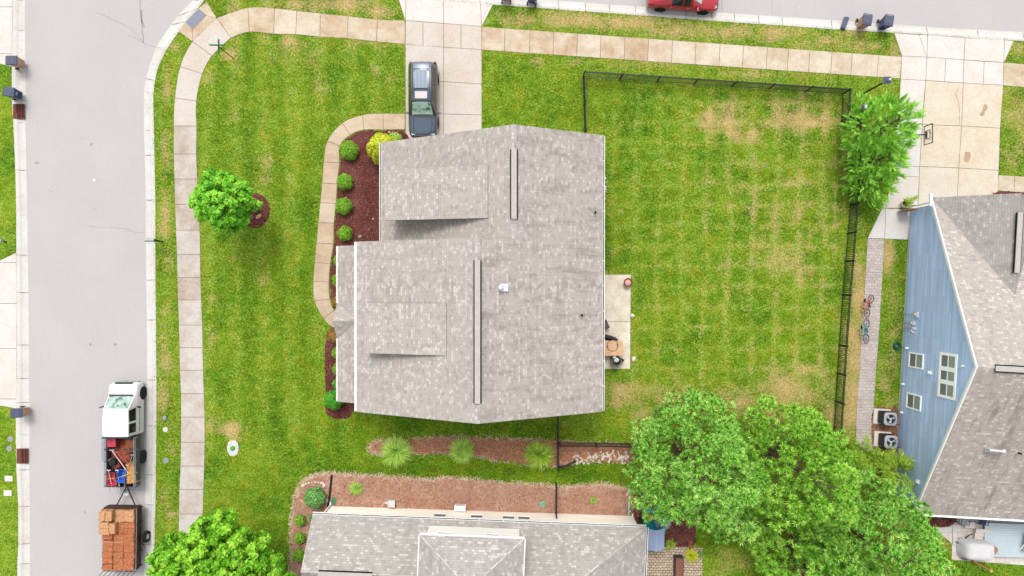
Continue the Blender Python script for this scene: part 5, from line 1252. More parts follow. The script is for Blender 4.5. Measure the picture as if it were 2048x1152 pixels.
o = MB().box(0, 0, .0, .16, .2, .02).build('paper_scrap', 'road_paint', loc=(*G(187, 360), ZR + .02)); tag(o, 'small white scrap of paper lying on the street', 'litter')

# ---- storm drains
for (x, y, lab) in ((37, 223, 'rusty brown storm drain grate in the kerb just below the navy bin'), (44, 912, 'rusty brown storm drain grate in the left kerb across from the truck bed')):
    t = empty('storm_drain', (*G(x, y), 0), 0, lab, 'storm drain'); mb = MB(); mb.box(-.24, 0, .0, .2, .98, .06); mb.box(.12, .47, .0, .56, .05, .05); mb.box(.12, -.47, .0, .56, .05, .05); mb.box(.39, 0, .0, .03, .98, .05); mb.build('frame', 'drain_rust', t)
    mb = MB(); 
    for i in range(11): mb.box(.12, -.4 + i * .08, .018, .52, .03, .02)
    for k_ in (-.0, .2): mb.box(k_, 0, .022, .03, .9, .02)
    mb.build('grate', 'drain_rust', t); mb = MB(); mb.box(.12, 0, -.005, .53, .92, .02); mb.build('pit', 'vent_slot', t)

# ---- wheeled bins
def make_bin(body, label, first=None):
    t = empty('wheeled_bin', (0, 0, 0), 0, label, 'bin', 'wheeled bins at the kerb'); mb = MB()
    vs = []
    for z, w_, d_ in ((.12, .44, .46), (.5, .50, .54), (.98, .56, .62)):
        for x, y in ((-1, -1), (1, -1), (1, 1), (-1, 1)): vs.append((x * w_ / 2, y * d_ / 2 + (.0 if z < .9 else -.0), z))
    fs = [(3, 2, 1, 0)] + [(a_ + i, a_ + (i + 1) % 4, a_ + 4 + (i + 1) % 4, a_ + 4 + i) for a_ in (0, 4) for i in range(4)] + [(8, 9, 10, 11)]
    mb.add(vs, fs); mb.box(0, 0, .965, .61, .68, .045); mb.box(0, -.27, .32, .30, .05, .25)
    mb.build('body', body, t, bevel=.015)
    mb = MB(); mb.add([(-.31, -.36, 1.0), (.31, -.36, 1.0), (.31, .34, 1.02), (-.31, .34, 1.02), (-.27, -.32, 1.06), (.27, -.32, 1.06), (.27, .3, 1.09), (-.27, .3, 1.09)], [(3, 2, 1, 0), (4, 5, 6, 7), (0, 1, 5, 4), (1, 2, 6, 5), (2, 3, 7, 6), (3, 0, 4, 7)])
    mb.box(0, 0, 1.083, .36, .44, .012); mb.box(0, .12, 1.094, .2, .04, .008)
    l_ = mb.build('lid', 'plastic_slate', t, bevel=.012)
    mb = MB(); mb.cyl((-.28, .40, .99), (.28, .40, .99), .018, .018, 8); mb.box(-.24, .36, .985, .03, .1, .04); mb.box(.24, .36, .985, .03, .1, .04); mb.build('handle', 'plastic_slate', t)
    for s_ in (-1, 1):
        mb = MB(); mb.cyl((s_ * .24, .27, .13), (s_ * .31, .27, .13), .13, .13, 16); mb.cyl((s_ * .305, .27, .13), (s_ * .315, .27, .13), .06, .06, 10, 1); mb.build('wheel', ['rubber', 'steel_grey'], t)
    mb = MB(); mb.box(0, -.288, .72, .16, .012, .12); mb.box(0.0, -.294, .72, .1, .012, .05, 0, 1); mb.build('sticker', ['sticker_white', body], t)
    return t
bt = make_bin('plastic_tan', ''); bnv = make_bin('plastic_navy', '')
def top_at(px, py, z): return G(px, py, z)
for (src, px, py, rz, ground, lab) in ((bt, 22, 120, 90, 0, 'tan bodied wheeled bin at the driveway end in the top left corner'), (bnv, 16.5, 183, 84, 0, 'navy wheeled bin standing in the grass just above the left storm drain'), (bt, 32, 826.5, 92, 0, 'tan bodied wheeled bin with a slate lid beside the left kerb near the white truck'),
                          (bt, 1736, 39, -8, 0, 'tan bodied wheeled bin at the top right kerb, left of the navy one'), (bnv, 1779, 40.5, -8, 0, 'navy bodied wheeled bin at the top right kerb, nearest the driveway'),
                          (bt, 1013, -17, 175, 0, 'tan wheeled bin cut by the top edge of the photo'), (bnv, 1066, -12, 165, 0, 'navy wheeled bin cut by the top edge of the photo')):
    o = copy_tree(src); o.location = (*G(px, py, 1.05), -.02 if px < 60 else -.03); o.rotation_euler = (0, 0, R(rz)); o['label'] = lab
for s_ in (bt, bnv):
    for c in list(s_.children): bpy.data.objects.remove(c)
    bpy.data.objects.remove(s_)
mb = MB(); mb.box(0, 0, .12, .30, .86, .2, 0, 0, .9); mb.box(0, 0, .235, .2, .7, .02); mb.box(0, .38, .24, .2, .05, .03)
o = mb.build('storage_box', 'plastic_slate', loc=(*G(1688, 48), -.03), bevel=.02); o.rotation_euler = (0, 0, R(-20)); tag(o, 'narrow slate blue plastic box lying across the top right kerb', 'box')

# ---- mailboxes, lamp, street sign
def mailbox(x, y, rz, label):
    t = empty('mailbox', (x, y, 0), rz, label, 'mailbox', 'mailboxes along the street'); mb = MB()
    prof = [(-.1, 0), (.1, 0), (.1, .12), (.07, .19), (0, .215), (-.07, .19), (-.1, .12)]
    vs = [(s_, py, 1.0 + pz) for s_ in (-.55, .05) for py, pz in prof]
    mb.add(vs, [tuple(range(7)), tuple(range(13, 6, -1))] + [(i, i + 7, (i + 1) % 7 + 7, (i + 1) % 7) for i in range(7)]); mb.build('box', 'steel_grey', t)
    mb = MB(); mb.box(0, 0, .5, .09, .09, 1.0); mb.box(-.22, 0, .96, .6, .09, .06); mb.box(.1, 0, 1.1, .09, .13, .3); mb.build('post', 'metal_black', t)
    mb = MB(); mb.box(-.3, .115, 1.18, .12, .01, .08); mb.build('flag', 'plastic_red', t)
    return t
x, y = G(325.5, 483); mailbox(x, y, 0, 'mailbox on a black post reaching over the right kerb of the street')
x, y = G(1024 - 992, 484); x -= .1; mailbox(x - .55, y, R(180), 'mailbox on a black post in the grass at the left edge of the photo')
t = empty('lamp_post', (*G(1718, 192), 0), 0, 'black lamp post with a square slate lantern at the top right corner of the yard', 'lamp post')
mb = MB(); mb.cyl((0, 0, 0), (0, 0, .25), .09, .07, 12); mb.cyl((0, 0, .25), (0, 0, 3.1), .06, .055, 12); mb.build('pole', 'metal_black', t)
mb = MB(); mb.box(0, 0, 3.42, .44, .44, .05); mb.box(0, 0, 3.48, .32, .32, .08, 0, 0, .6); mb.cyl((.08, .02, 3.5), (.08, .02, 3.58), .07, .07, 12, 1); l_ = mb.build('lantern_cap', ['plastic_slate', 'steel_light'], t, bevel=.01)
mb = MB(); mb.box(0, 0, 3.25, .3, .3, .3, 0, 0, 1.15); mb.build('lantern_glass', 'glass_pane', t)
t = empty('street_sign', (*G(468, 118), 0), 0, 'green street name sign with crossed blades on a thin post at the corner lawn', 'street sign')
mb = MB(); mb.cyl((0, 0, 0), (0, 0, 2.5), .03, .028, 8); mb.build('post', 'metal_black', t)
mb = MB(); mb.box(0, 0, 2.35, .03, .92, .2); mb.build('sign_blade', 'sign_green', t, bevel=.005)
mb = MB(); mb.box(0, 0, 2.6, .95, .03, .2); mb.build('sign_blade', 'sign_green', t, bevel=.005); mb = MB(); mb.box(0, 0, 2.47, .05, .05, .05); mb.build('bracket', 'steel_grey', t)
t = empty('utility_box', (*G(1727, 218), 0), R(-3), 'grey metal utility box half under the large evergreen by the fence corner', 'utility box')
mb = MB(); mb.box(0, 0, .3, .46, .28, .6); mb.build('cabinet', 'steel_grey', t, bevel=.01); mb = MB(); mb.box(0, 0, .63, .52, .34, .06); mb.build('cap', 'steel_light', t, bevel=.01)
t = empty('pipe_stub', (*G(1711, 220), 0), 0, 'white pipe stub beside the grey utility box', 'pipe')
mb = MB(); mb.tube([(0, 0, 0), (0, 0, .4), (.08, .05, .5), (.16, .05, .4), (.17, .05, .0)], .035, 8); mb.build('pipe', 'steel_light', t)

# ---- cars
def strip_pts(st):
    """one station -> profile points from the roof centre line down to the sill; st = (x, zt, wr, zb, wb, ws)"""
    x, zt, wr, zb, wb, ws = st
    return [(x, 0, zt + .015), (x, wr * .6, zt + .008), (x, wr, zt - .035), (x, wb, zb), (x, ws, zb - .12), (x, ws + .01, .55), (x, ws - .03, .27)]
def car_body(name, T, sts, paint, glass, wheels, label, cat, wr_=.36, extra=None, group=None, side_shade_mat=None):
    """glass: list of (kind, station i0, station i1, mat); wheels: x positions"""
    pr_ = [strip_pts(s_) for s_ in sts]; full = [[(x, -y, z) for x, y, z in p[::-1]] + p[1:] for p in pr_]
    mb = MB(); k_ = len(full[0]); vs = [q for f in full for q in f]
    fs = [(i * k_ + j, (i + 1) * k_ + j, (i + 1) * k_ + j + 1, i * k_ + j + 1) for i in range(len(full) - 1) for j in range(k_ - 1)]
    fs = [f for f in fs]; fs += [tuple(range(k_))[::-1][::-1], tuple((len(full) - 1) * k_ + j for j in range(k_))[::-1]]
    fs += [(i * k_, i * k_ + k_ - 1, (i + 1) * k_ + k_ - 1, (i + 1) * k_) for i in range(len(full) - 1)]
    mb.add(vs, fs)
    if side_shade_mat:  # shade painted on sides and sill; upper faces keep the body colour
        for fi, f in enumerate(mb.f):
            z = sum(mb.v[q][2] for q in f) / len(f); nz = max(mb.v[q][2] for q in f) - min(mb.v[q][2] for q in f); yy = [abs(mb.v[q][1]) for q in f]
            if len(f) == 4 and min(yy) > .5 and nz > .08 or z < .62: mb.mi[fi] = 1
    o = mb.build('body', [paint, side_shade_mat] if side_shade_mat else paint, T, smooth=True)
    es = o.modifiers.new('split', 'EDGE_SPLIT'); es.split_angle = R(38)
    def panel(nm, quad, mat, ins=.04, off=.012):
        q = [Vector(p) for p in quad]; c = sum(q, Vector()) / 4; n_ = (q[1] - q[0]).cross(q[3] - q[0]).normalized()
        if n_.dot(c - Vector((c.x * .9, 0, .6))) < 0: n_ = -n_; q.reverse()
        r_ = [p + (c - p).normalized() * min(ins * 1.4, (c - p).length * .5) + n_ * off for p in q]
        m2 = MB(); m2.add(r_ + [p - n_ * .02 for p in r_], [(0, 1, 2, 3), (4, 7, 6, 5), (0, 4, 5, 1), (1, 5, 6, 2), (2, 6, 7, 3), (3, 7, 4, 0)]); return m2.build(nm, mat, T)
    for kind, i0, i1, mat, nm in glass:
        a_, b_ = pr_[i0], pr_[i1]
        if kind == 'top':
            m2 = MB(); rows = []
            A3, B3 = Vector(a_[0]), Vector(b_[0]); n_ = (B3 - A3).cross(Vector((0, 1, 0))); n_ = n_ if n_.z > 0 else -n_; n_.normalize()
            for f_ in (.07, .5, .95):
                rows.append([Vector(a_[j]).lerp(Vector(b_[j]), f_) for j in (2, 1, 0)])
            vs = []
            for r3 in rows:
                half = [Vector((p.x, p.y * .93, p.z)) for p in r3]; full_ = [Vector((p.x, -p.y, p.z)) for p in half] + [p for p in half[:2][::-1]]
                vs += [p + n_ * .022 for p in full_]
            k5 = 5; fs_ = [(i_ * k5 + j, (i_ + 1) * k5 + j, (i_ + 1) * k5 + j + 1, i_ * k5 + j + 1) for i_ in range(2) for j in range(4)]
            lo = [p - n_ * .03 for p in vs]; m2.add(vs + lo, fs_ + [tuple(q + 15 for q in f[::-1]) for f in fs_] + [(j, j + 1, j + 16, j + 15) for j in range(4)] + [(10 + j + 1, 10 + j, 25 + j, 25 + j + 1) for j in range(4)])
            m2.build(nm, mat, T)
        else:
            for s_ in (1, -1):
                f = lambda p: (p[0], p[1] * s_, p[2])
                panel(nm, [f(a_[2]), f(b_[2]), f(b_[3]), f(a_[3])], mat, .045, .008)
    ws = sts[len(sts) // 2][5]
    for x in wheels:
        for s_ in (1, -1):
            mb = MB(); prof = [(wr_ * .55, 0), (wr_ * .9, .0), (wr_, .03), (wr_, .17), (wr_ * .9, .2), (wr_ * .55, .2)]
            mb.lathe([(r_, z - .2) for r_, z in prof] if s_ > 0 else [(r_, z) for r_, z in prof], (x, s_ * (ws + .03), wr_), 22, 0, 'y'); w_ = mb.build('wheel', 'rubber', T)
            m3 = MB(); y0 = s_ * (ws + .01)
            m3.cyl((x, y0 - s_ * .05, wr_), (x, y0, wr_), wr_ * .58, wr_ * .56, 18); m3.cyl((x, y0, wr_), (x, y0 + s_ * .012, wr_), .08, .06, 10, 1)
            for q in range(6): a_ = q * math.pi / 3; m3.box(x + math.cos(a_) * wr_ * .3, y0 + s_ * .003, wr_ + math.sin(a_) * wr_ * .3, .05, .01, .05, 0, 1)
            m3.build('rim', ['rim_metal', 'rubber'], w_)
            m4 = MB(); m4.cyl((x, s_ * (ws - .04), wr_ + .02), (x, s_ * (ws + .014), wr_ + .02), wr_ * 1.14, wr_ * 1.14, 20); m4.build('wheel_arch', 'rubber', T)
    return o, pr_
# dark sport utility vehicle on the driveway (front towards the garage)
x, y = G(846.5, 198.5, .75)
suv = empty('parked_car', (x, y, SLABZ), R(-90), 'dark grey blue SUV with a roof rack parked on the driveway of the middle house', 'car')
st = [(-2.40, .62, .55, .60, .72, .80), (-2.36, .92, .62, .88, .80, .87), (-2.28, 1.05, .66, 1.0, .84, .90), (-2.08, 1.70, .60, 1.08, .85, .92), (-1.9, 1.78, .62, 1.08, .86, .93), (-.6, 1.80, .63, 1.06, .87, .93), (.38, 1.76, .61, 1.05, .87, .93), (1.12, 1.14, .74, 1.04, .87, .93), (1.25, 1.09, .78, 1.02, .88, .93), (2.0, 1.0, .78, .93, .86, .91), (2.28, .92, .70, .84, .80, .86), (2.38, .70, .6, .66, .72, .78), (2.42, .5, .5, .48, .66, .72)]
car_body('suv', suv, st, 'paint_blue_grey', [('top', 6, 7, 'glass_green', 'windshield'), ('top', 2, 3, 'glass_dark', 'rear_window'), ('side', 4, 5, 'glass_dark', 'side_window'), ('side', 5, 6, 'glass_dark', 'side_window')], (-1.42, 1.42), '', 'car', side_shade_mat='paint_dark')
mb = MB(); mb.box(-1.0, 0, 1.815, 1.15, .80, .012); mb.build('roof_panel', 'solar_film', suv)
mb = MB(); mb.box(.02, 0, 1.815, .46, .78, .02); mb.build('sunroof', 'glass_sunroof', suv, bevel=.01)
mb = MB()
for s_ in (-1, 1):
    mb.tube([(-1.98, s_ * .56, 1.79), (-1.9, s_ * .56, 1.85), (-.1, s_ * .56, 1.86), (0, s_ * .56, 1.80)], .018, 6)
for q in (-1.62, -.36): mb.tube([(q + .06, -.47, 1.84), (q, -.42, 1.87), (q, .42, 1.87), (q + .06, .47, 1.84)], .022, 6)
for q in (-.25, 0, .25): mb.box(-1.0, q, 1.824, 1.1, .015, .01)
mb.build('roof_rack', 'metal_black', suv)
for s_ in (-1, 1):
    mb = MB(); mb.tube([(.98, s_ * .9, 1.05), (.96, s_ * 1.0, 1.1)], .03, 6); mb.box(.95, s_ * 1.08, 1.13, .1, .2, .14, -s_ * .2); mb.build('wing_mirror', 'paint_dark', suv, bevel=.02)
    mb = MB(); mb.box(2.27, s_ * .62, .84, .16, .28, .1, -s_ * .25); mb.build('headlight', 'glass_pane', suv, bevel=.02)
    mb = MB(); mb.box(-2.31, s_ * .78, .95, .08, .12, .3); mb.build('tail_light', 'plastic_red', suv, bevel=.01)
mb = MB(); mb.box(2.36, 0, .52, .16, 1.5, .22, 0); mb.box(-2.38, 0, .52, .14, 1.55, .2, 0); mb.build('bumper', 'paint_dark', suv, bevel=.04)
mb = MB()
for s_ in (-1, 1): mb.tube([(.36, s_ * .60, 1.76), (1.16, s_ * .74, 1.13)], .03, 6)
mb.tube([(.38, -.60, 1.76), (.38, 0, 1.79), (.38, .60, 1.76)], .025, 6); mb.build('windshield_frame', 'metal_black', suv)
mb = MB(); mb.box(1.2, 0, 1.125, .10, 1.46, .03); mb.build('cowl', 'metal_black', suv, bevel=.01)
mb = MB(); mb.tube([(1.3, .62, 1.10), (2.2, .56, .99)], .012, 5); mb.tube([(1.3, -.62, 1.10), (2.2, -.56, .99)], .012, 5); mb.build('bonnet_line', 'metal_black', suv)
mb = MB(); mb.box(2.36, 0, .82, .10, .95, .16); mb.build('grille', 'metal_black', suv, bevel=.02)
mb = MB(); mb.box(-2.2, 0, 1.42, .03, .34, .06); mb.build('brake_light', 'plastic_red', suv)
mb = MB(); mb.tube([(1.16, -.55, 1.15), (1.2, 0, 1.15), (1.16, .1, 1.15)], .012, 5); mb.tube([(1.16, .15, 1.15), (1.2, .6, 1.15)], .012, 5); mb.build('wiper', 'metal_black', suv)
# white work truck with an open load bed (front towards the top of the photo)
x, y = G(1024 - 760 * 1.0, 576 + 288, 0)
tr_ = empty('work_truck', (x - .05, y, ZR), R(90), 'white pickup work truck with an open bed full of tools parked along the right kerb', 'truck')
st = [(.02, 1.90, .80, 1.22, .88, .93), (.08, 1.93, .82, 1.22, .90, .95), (1.0, 1.95, .83, 1.2, .92, .96), (1.78, 1.92, .80, 1.18, .92, .96), (2.55, 1.25, .84, 1.14, .91, .96), (2.68, 1.20, .86, 1.1, .92, .96), (3.2, 1.12, .86, 1.02, .90, .94), (3.28, 1.06, .80, .96, .86, .9), (3.36, .8, .7, .74, .8, .84), (3.40, .5, .64, .46, .74, .78)]
st = [(a_ * .985 + .04, b, c, d, e_, f) for a_, b, c, d, e_, f in st]
car_body('truck', tr_, st, 'paint_white', [('top', 3, 4, 'glass_green', 'windshield')], (2.62, -1.55), '', 'truck', .38)
for s_ in (-1, 1):
    for (xa, xb) in ((.28, .86), (1.02, 1.72)):
        mb = MB(); zt, zb = 1.84, 1.26; yt, yb = .835, .925
        q = [(xa, s_ * yt, zt), (xb, s_ * yt, zt), (xb + .1 * (xb > 1.5), s_ * yb, zb), (xa, s_ * yb, zb)]; n_ = Vector((0, s_ * .02, .006))
        v_ = [Vector(p) + n_ for p in q]; v2 = [Vector(p) - n_ for p in q]; mb.add(v_ + v2, [(0, 1, 2, 3), (3, 2, 1, 0), (0, 4, 5, 1), (1, 5, 6, 2), (2, 6, 7, 3), (3, 7, 4, 0)]); mb.build('side_window', 'glass_dark', tr_)
    mb = MB(); mb.tube([(1.9, s_ * .93, 1.2), (1.88, s_ * 1.08, 1.3)], .02, 6); mb.box(1.86, s_ * 1.2, 1.34, .08, .2, .22, s_ * .3); mb.build('wing_mirror', 'metal_black', tr_, bevel=.02)
    mb = MB(); mb.box(3.18, s_ * .72, .95, .16, .26, .14, -s_ * .2); mb.build('headlight', 'glass_pane', tr_, bevel=.02)
mb = MB(); mb.box(3.33, 0, .62, .16, 1.5, .2); mb.build('bumper', 'steel_grey', tr_, bevel=.03)
mb = MB(); mb.box(2.60, 0, 1.265, .12, 1.56, .03); mb.build('cowl', 'steel_dark', tr_, bevel=.01)
mb = MB(); mb.tube([(2.62, -.5, 1.3), (2.5, .1, 1.36)], .012, 5); mb.tube([(2.62, .2, 1.3), (2.5, .7, 1.36)], .012, 5); mb.build('wiper', 'metal_black', tr_)
mb = MB(); mb.tube([(2.68, .60, 1.22), (3.2, .56, 1.10)], .008, 5); mb.tube([(2.68, -.60, 1.22), (3.2, -.56, 1.10)], .008, 5); mb.build('bonnet_line', 'steel_grey', tr_)
mb = MB(); mb.box(3.34, 0, .92, .10, 1.1, .2, 0); mb.build('grille', 'metal_black', tr_)
mb = MB()
for i, ch in enumerate(range(11)): mb.box(.3 + i * .13, -.972, .84 + .02 * (i % 2), .07, .006, .1)
mb.build('door_lettering', 'metal_black', tr_)
# bed: floor and sides with rails
bd_ = MB(); bd_.box(-1.65, 0, .72, 3.3, 1.85, .08); bd_.build('bed_floor', 'rust', tr_)
for s_ in (-1, 1):
    mb = MB(); mb.box(-1.65, s_ * .93, 1.0, 3.3, .05, .5); mb.build('bed_side', 'steel_dark', tr_)
    mb = MB()
    for q in range(5): mb.box(-.1 - q * .77, s_ * .95, 1.3, .05, .05, .4)
    for z in (1.32, 1.5): mb.cyl((-.05, s_ * .95, z), (-3.25, s_ * .95, z), .025, .025, 6)
    mb.build('bed_rail', 'steel_grey', tr_)
mb = MB(); mb.box(-3.28, 0, 1.0, .05, 1.9, .5); mb.build('tailgate', 'metal_black', tr_)
mb = MB(); mb.box(-.02, 0, 1.35, .08, 1.85, .9); mb.cyl((-.8, -.95, 1.52), (-.8, .95, 1.52), .025, .025, 6); mb.build('headboard', 'metal_black', tr_)
mb = MB(); mb.box(-.9, 1.12, 1.25, 1.5, .32, .03); mb.build('side_shelf', 'steel_grey', tr_)
def on_truck(name, lab, cat, mb, mats, x, y, z, rz=0, **k):
    w_ = tr_.matrix_world if False else (Matrix.Translation(tr_.location) @ tr_.rotation_euler.to_matrix().to_4x4()); p = w_ @ Vector((x, y, z)); o = mb.build(name, mats, loc=tuple(p), **k); o.rotation_euler = (0, 0, R(90) + rz); tag(o, lab, cat); return o
def barrow(mat, lab, x, y, rz):
    w_ = (Matrix.Translation(tr_.location) @ tr_.rotation_euler.to_matrix().to_4x4()); p = w_ @ Vector((x, y, .78)); t = empty('wheelbarrow', tuple(p), R(90) + rz, lab, 'wheelbarrow')
    mb = MB(); vs = []
    for z, a_, b_ in ((.3, .5, .3), (.62, .85, .62)):
        for q, s_ in ((-1, -1), (1, -1), (1, 1), (-1, 1)): vs.append((q * a_ / 2, s_ * b_ / 2 * (.8 if q > 0 else 1), z))
    for z, a_, b_ in ((.62, .8, .56), (.33, .46, .26)):
        for q, s_ in ((-1, -1), (1, -1), (1, 1), (-1, 1)): vs.append((q * a_ / 2, s_ * b_ / 2 * (.8 if q > 0 else 1), z))
    fs = [(3, 2, 1, 0)] + [(a_ + i, a_ + (i + 1) % 4, a_ + 4 + (i + 1) % 4, a_ + 4 + i) for a_ in (0, 4, 8) for i in range(4)] + [(12, 13, 14, 15)]
    mb.add(vs, fs); mb.build('tray', mat, t, bevel=.01)
    mb = MB(); 
    for s_ in (-1, 1): mb.tube([(.45, s_ * .08, .2), (-.2, s_ * .22, .28), (-.8, s_ * .3, .55)], .02, 6); mb.tube([(-.25, s_ * .22, .27), (-.3, s_ * .24, 0)], .016, 5)
    mb.build('frame', 'steel_grey', t); mb = MB(); mb.lathe([(.08, -.04), (.19, -.04), (.2, 0), (.19, .04), (.08, .04)], (.5, 0, .2), 16, 0, 'y'); mb.build('wheel', 'rubber', t)
    return t
barrow('plastic_red', 'red wheelbarrow at the rear left of the truck bed', -2.75, .55, R(8)); barrow('plastic_blue', 'blue wheelbarrow in the middle rear of the truck bed', -2.55, -.08, R(-12))
def bale_mesh(a_, b_, c_, n, seed=0):
    q = random.Random(seed); mb = MB(); mb.box(0, 0, c_ / 2, a_ * .95, b_ * .95, c_ * .95)
    for i in range(n):
        f = q.choice('ttttxXyY'); L = q.uniform(.03, .09); t_ = q.uniform(0, 6.28); u_, v_ = q.uniform(-.5, .5), q.uniform(-.5, .5); w2 = .008
        if f == 't': c = Vector((u_ * a_, v_ * b_, c_ * .98)); d = Vector((math.cos(t_), math.sin(t_), q.uniform(-.1, .35))); s_ = Vector((-d.y, d.x, 0)) * w2
        elif f in 'xX': c = Vector(((.49 if f == 'x' else -.49) * a_, v_ * b_, (u_ + .5) * c_)); d = Vector((q.uniform(0, .3) * (1 if f == 'x' else -1), math.cos(t_), math.sin(t_))); s_ = Vector((0, -d.z, d.y)) * w2
        else: c = Vector((u_ * a_, (.49 if f == 'y' else -.49) * b_, (v_ + .5) * c_)); d = Vector((math.cos(t_), q.uniform(0, .3) * (1 if f == 'y' else -1), math.sin(t_))); s_ = Vector((-d.z, 0, d.x)) * w2
        mb.add([c - d * L - s_, c + d * L - s_, c + d * L + s_, c - d * L + s_], [(0, 1, 2, 3)])
    return mb
on_truck('hay_bale', 'golden hay bale at the rear right of the truck bed', 'hay bale', bale_mesh(.85, .6, .5, 700, 3), 'chip_hay', -2.62, -.62, .77, .15)
on_truck('hay_bale', 'smaller loose hay bale just ahead of the other one in the truck bed', 'hay bale', bale_mesh(.5, .45, .42, 400, 4), 'chip_hay', -2.0, -.55, .77, .4)
mb = MB(); mb.box(0, 0, .22, .9, .5, .4, 0, 0, .85); mb.lathe([(.02, 0), (.2, .0), (.24, .08), (.24, .22), (.2, .3), (0, .3)], (.1, 0, .4), 16, 1); mb.cyl((.3, .1, .4), (.3, .1, .62), .06, .06, 8, 2); mb.tube([(-.4, -.2, .4), (-.9, -.22, .8), (-.9, .22, .8), (-.4, .2, .4)], .018, 6, 1)
on_truck('lawn_mower', 'red mower with a black engine cap in the truck bed', 'mower', mb, ['plastic_red_dark', 'rubber', 'steel_grey'], -1.75, .45, .77, .5)
mb = MB(); mb.box(0, 0, .25, .55, .55, .5); mb.box(0, 0, .52, .58, .58, .04, 0, 1); mb.box(.1, .1, .56, .2, .2, .06)
on_truck('tool_chest', 'pink red tool chest behind the cab at the left of the truck bed', 'tool chest', mb, ['plastic_red', 'plastic_red'], -.42, .62, .77, .05, bevel=.01)
mb = MB(); mb.box(0, 0, .3, .8, .5, .6); mb.box(0, 0, .62, .84, .54, .05, 0, 1); mb.cyl((-.2, 0, .64), (-.2, 0, .78), .09, .07, 10, 1)
on_truck('generator', 'rusty orange machine behind the cab at the right of the truck bed', 'machine', mb, ['rust_orange', 'rust'], -.6, -.62, .77, .0, bevel=.01)
mb = MB(); 
for i in range(160):
    L = rnd.uniform(.1, .3); t_ = rnd.uniform(0, 6.28); c = Vector((rnd.gauss(0, .32), rnd.gauss(0, .3), 0)); z = .35 * math.exp(-(c.x ** 2 + c.y ** 2) * 3) * rnd.uniform(.5, 1); mb.cyl((c.x, c.y, z), (c.x + L * math.cos(t_), c.y + L * math.sin(t_), z * .8), .02, .012, 5)
mb.ball((0, 0, .0), (.6, .55, .32), 12, 6, 0, .1)
on_truck('brush_pile', 'rusty brown heap of brush in the middle of the truck bed', 'heap', mb, 'rust_orange', -1.3, .0, .77)
for (a_, b_, r_, mt, lab) in (((-.9, .55, 1.35), (-2.4, -.5, 1.3), .03, 'wood_pale', 'long pale tool handle lying diagonally across the truck bed'), ((-1.0, .2, 1.45), (-1.8, -.62, 1.42), .025, 'plastic_red', 'pink red tool handle lying across the truck bed'), ((-2.2, .8, 1.3), (-3.55, .55, 1.22), .022, 'steel_light', 'pale tool handle sticking out over the left of the tailgate'), ((-2.2, .2, 1.3), (-3.6, .12, 1.2), .022, 'steel_light', 'pale tool handle sticking out over the middle of the tailgate'), ((-1.2, -.8, 1.36), (-2.6, -.2, 1.3), .02, 'steel_grey', 'grey tool handle lying along the right side of the truck bed')):
    mb = MB(); mb.cyl(a_, b_, r_, r_, 8); mb.box(a_[0], a_[1], a_[2], .06, .3, .03); on_truck('garden_tool', lab, 'garden tool', mb, mt, 0, 0, 0)
mb = MB(); mb.tube([(-2.75, 1.0, 1.2), (-2.72, .6, 1.47), (-2.6, 0, 1.45), (-2.45, -.5, 1.36), (-2.35, -1.0, 1.2)], .022, 6); on_truck('strap', 'yellow tie down strap across the back of the truck bed', 'strap', mb, 'plastic_yellow', 0, 0, 0)
mb = MB(); mb.lathe([(.14, -.09), (.26, -.08), (.29, 0), (.26, .08), (.14, .09)], (0, 0, .1), 18); on_truck('spare_tyre', 'dark tyre lying flat at the right of the truck bed', 'tyre', mb, 'rubber', -1.35, -.6, .77)

# trailer with bales
x, y = W2(-765, 489)
tl = empty('trailer', (x, y, ZR), R(90 - .8), 'open brown trailer stacked with orange straw bales behind the white truck', 'trailer')
mb = MB(); mb.box(0, 0, .62, 3.9, 2.1, .1); mb.build('deck', 'trailer_brown', tl)
for s_ in (-1, 1):
    mb = MB(); mb.box(0, s_ * 1.06, .92, 3.95, .05, .55)
    for q in range(5): mb.box(-1.9 + q * .95, s_ * 1.10, .9, .07, .05, .7)
    mb.build('side_panel', 'trailer_brown', tl)
    mb = MB(); mb.cyl((-1.97, s_ * 1.06, 1.22), (1.97, s_ * 1.06, 1.22), .03, .03, 6); mb.build('side_rail', 'steel_grey', tl)
    mb = MB(); mb.lathe([(.2, -.11), (.34, -.11), (.37, -.06), (.37, .06), (.34, .11), (.2, .11)], (-.15, s_ * 1.26, .37), 22, 0, 'y'); w_ = mb.build('wheel', 'rubber', tl)
    mb = MB(); mb.cyl((-.15, s_ * 1.30, .37), (-.15, s_ * 1.36, .37), .21, .17, 18); mb.cyl((-.15, s_ * 1.36, .37), (-.15, s_ * 1.38, .37), .05, .05, 8); mb.build('rim', 'wheel_white', w_)
    mb = MB(); mb.tube([(-.62, s_ * 1.27, .66), (-.45, s_ * 1.27, .86), (.15, s_ * 1.27, .86), (.32, s_ * 1.27, .66)], .03, 6); mb.build('mudguard', 'trailer_brown', tl)
mb = MB(); mb.box(1.97, 0, .92, .06, 2.12, .6); mb.cyl((1.97, -1.06, 1.22), (1.97, 1.06, 1.22), .03, .03, 6); mb.build('front_panel', 'trailer_brown', tl)
mb = MB(); mb.tube([(1.9, .62, .55), (3.1, .04, .5), (3.5, 0, .5)], .04, 6); mb.tube([(1.9, -.62, .55), (3.1, -.04, .5)], .04, 6); mb.cyl((2.9, 0, .2), (2.9, 0, .85), .03, .03, 8); mb.box(2.65, 0, .56, .14, .34, .04, 0, 1); mb.build('drawbar', ['metal_black', 'steel_light'], tl)
mb = MB()
for y_ in np.linspace(-1.03, 1.03, 8): mb.cyl((-1.98, y_, .62), (-2.22, y_ + .0, 1.75), .018, .018, 5)
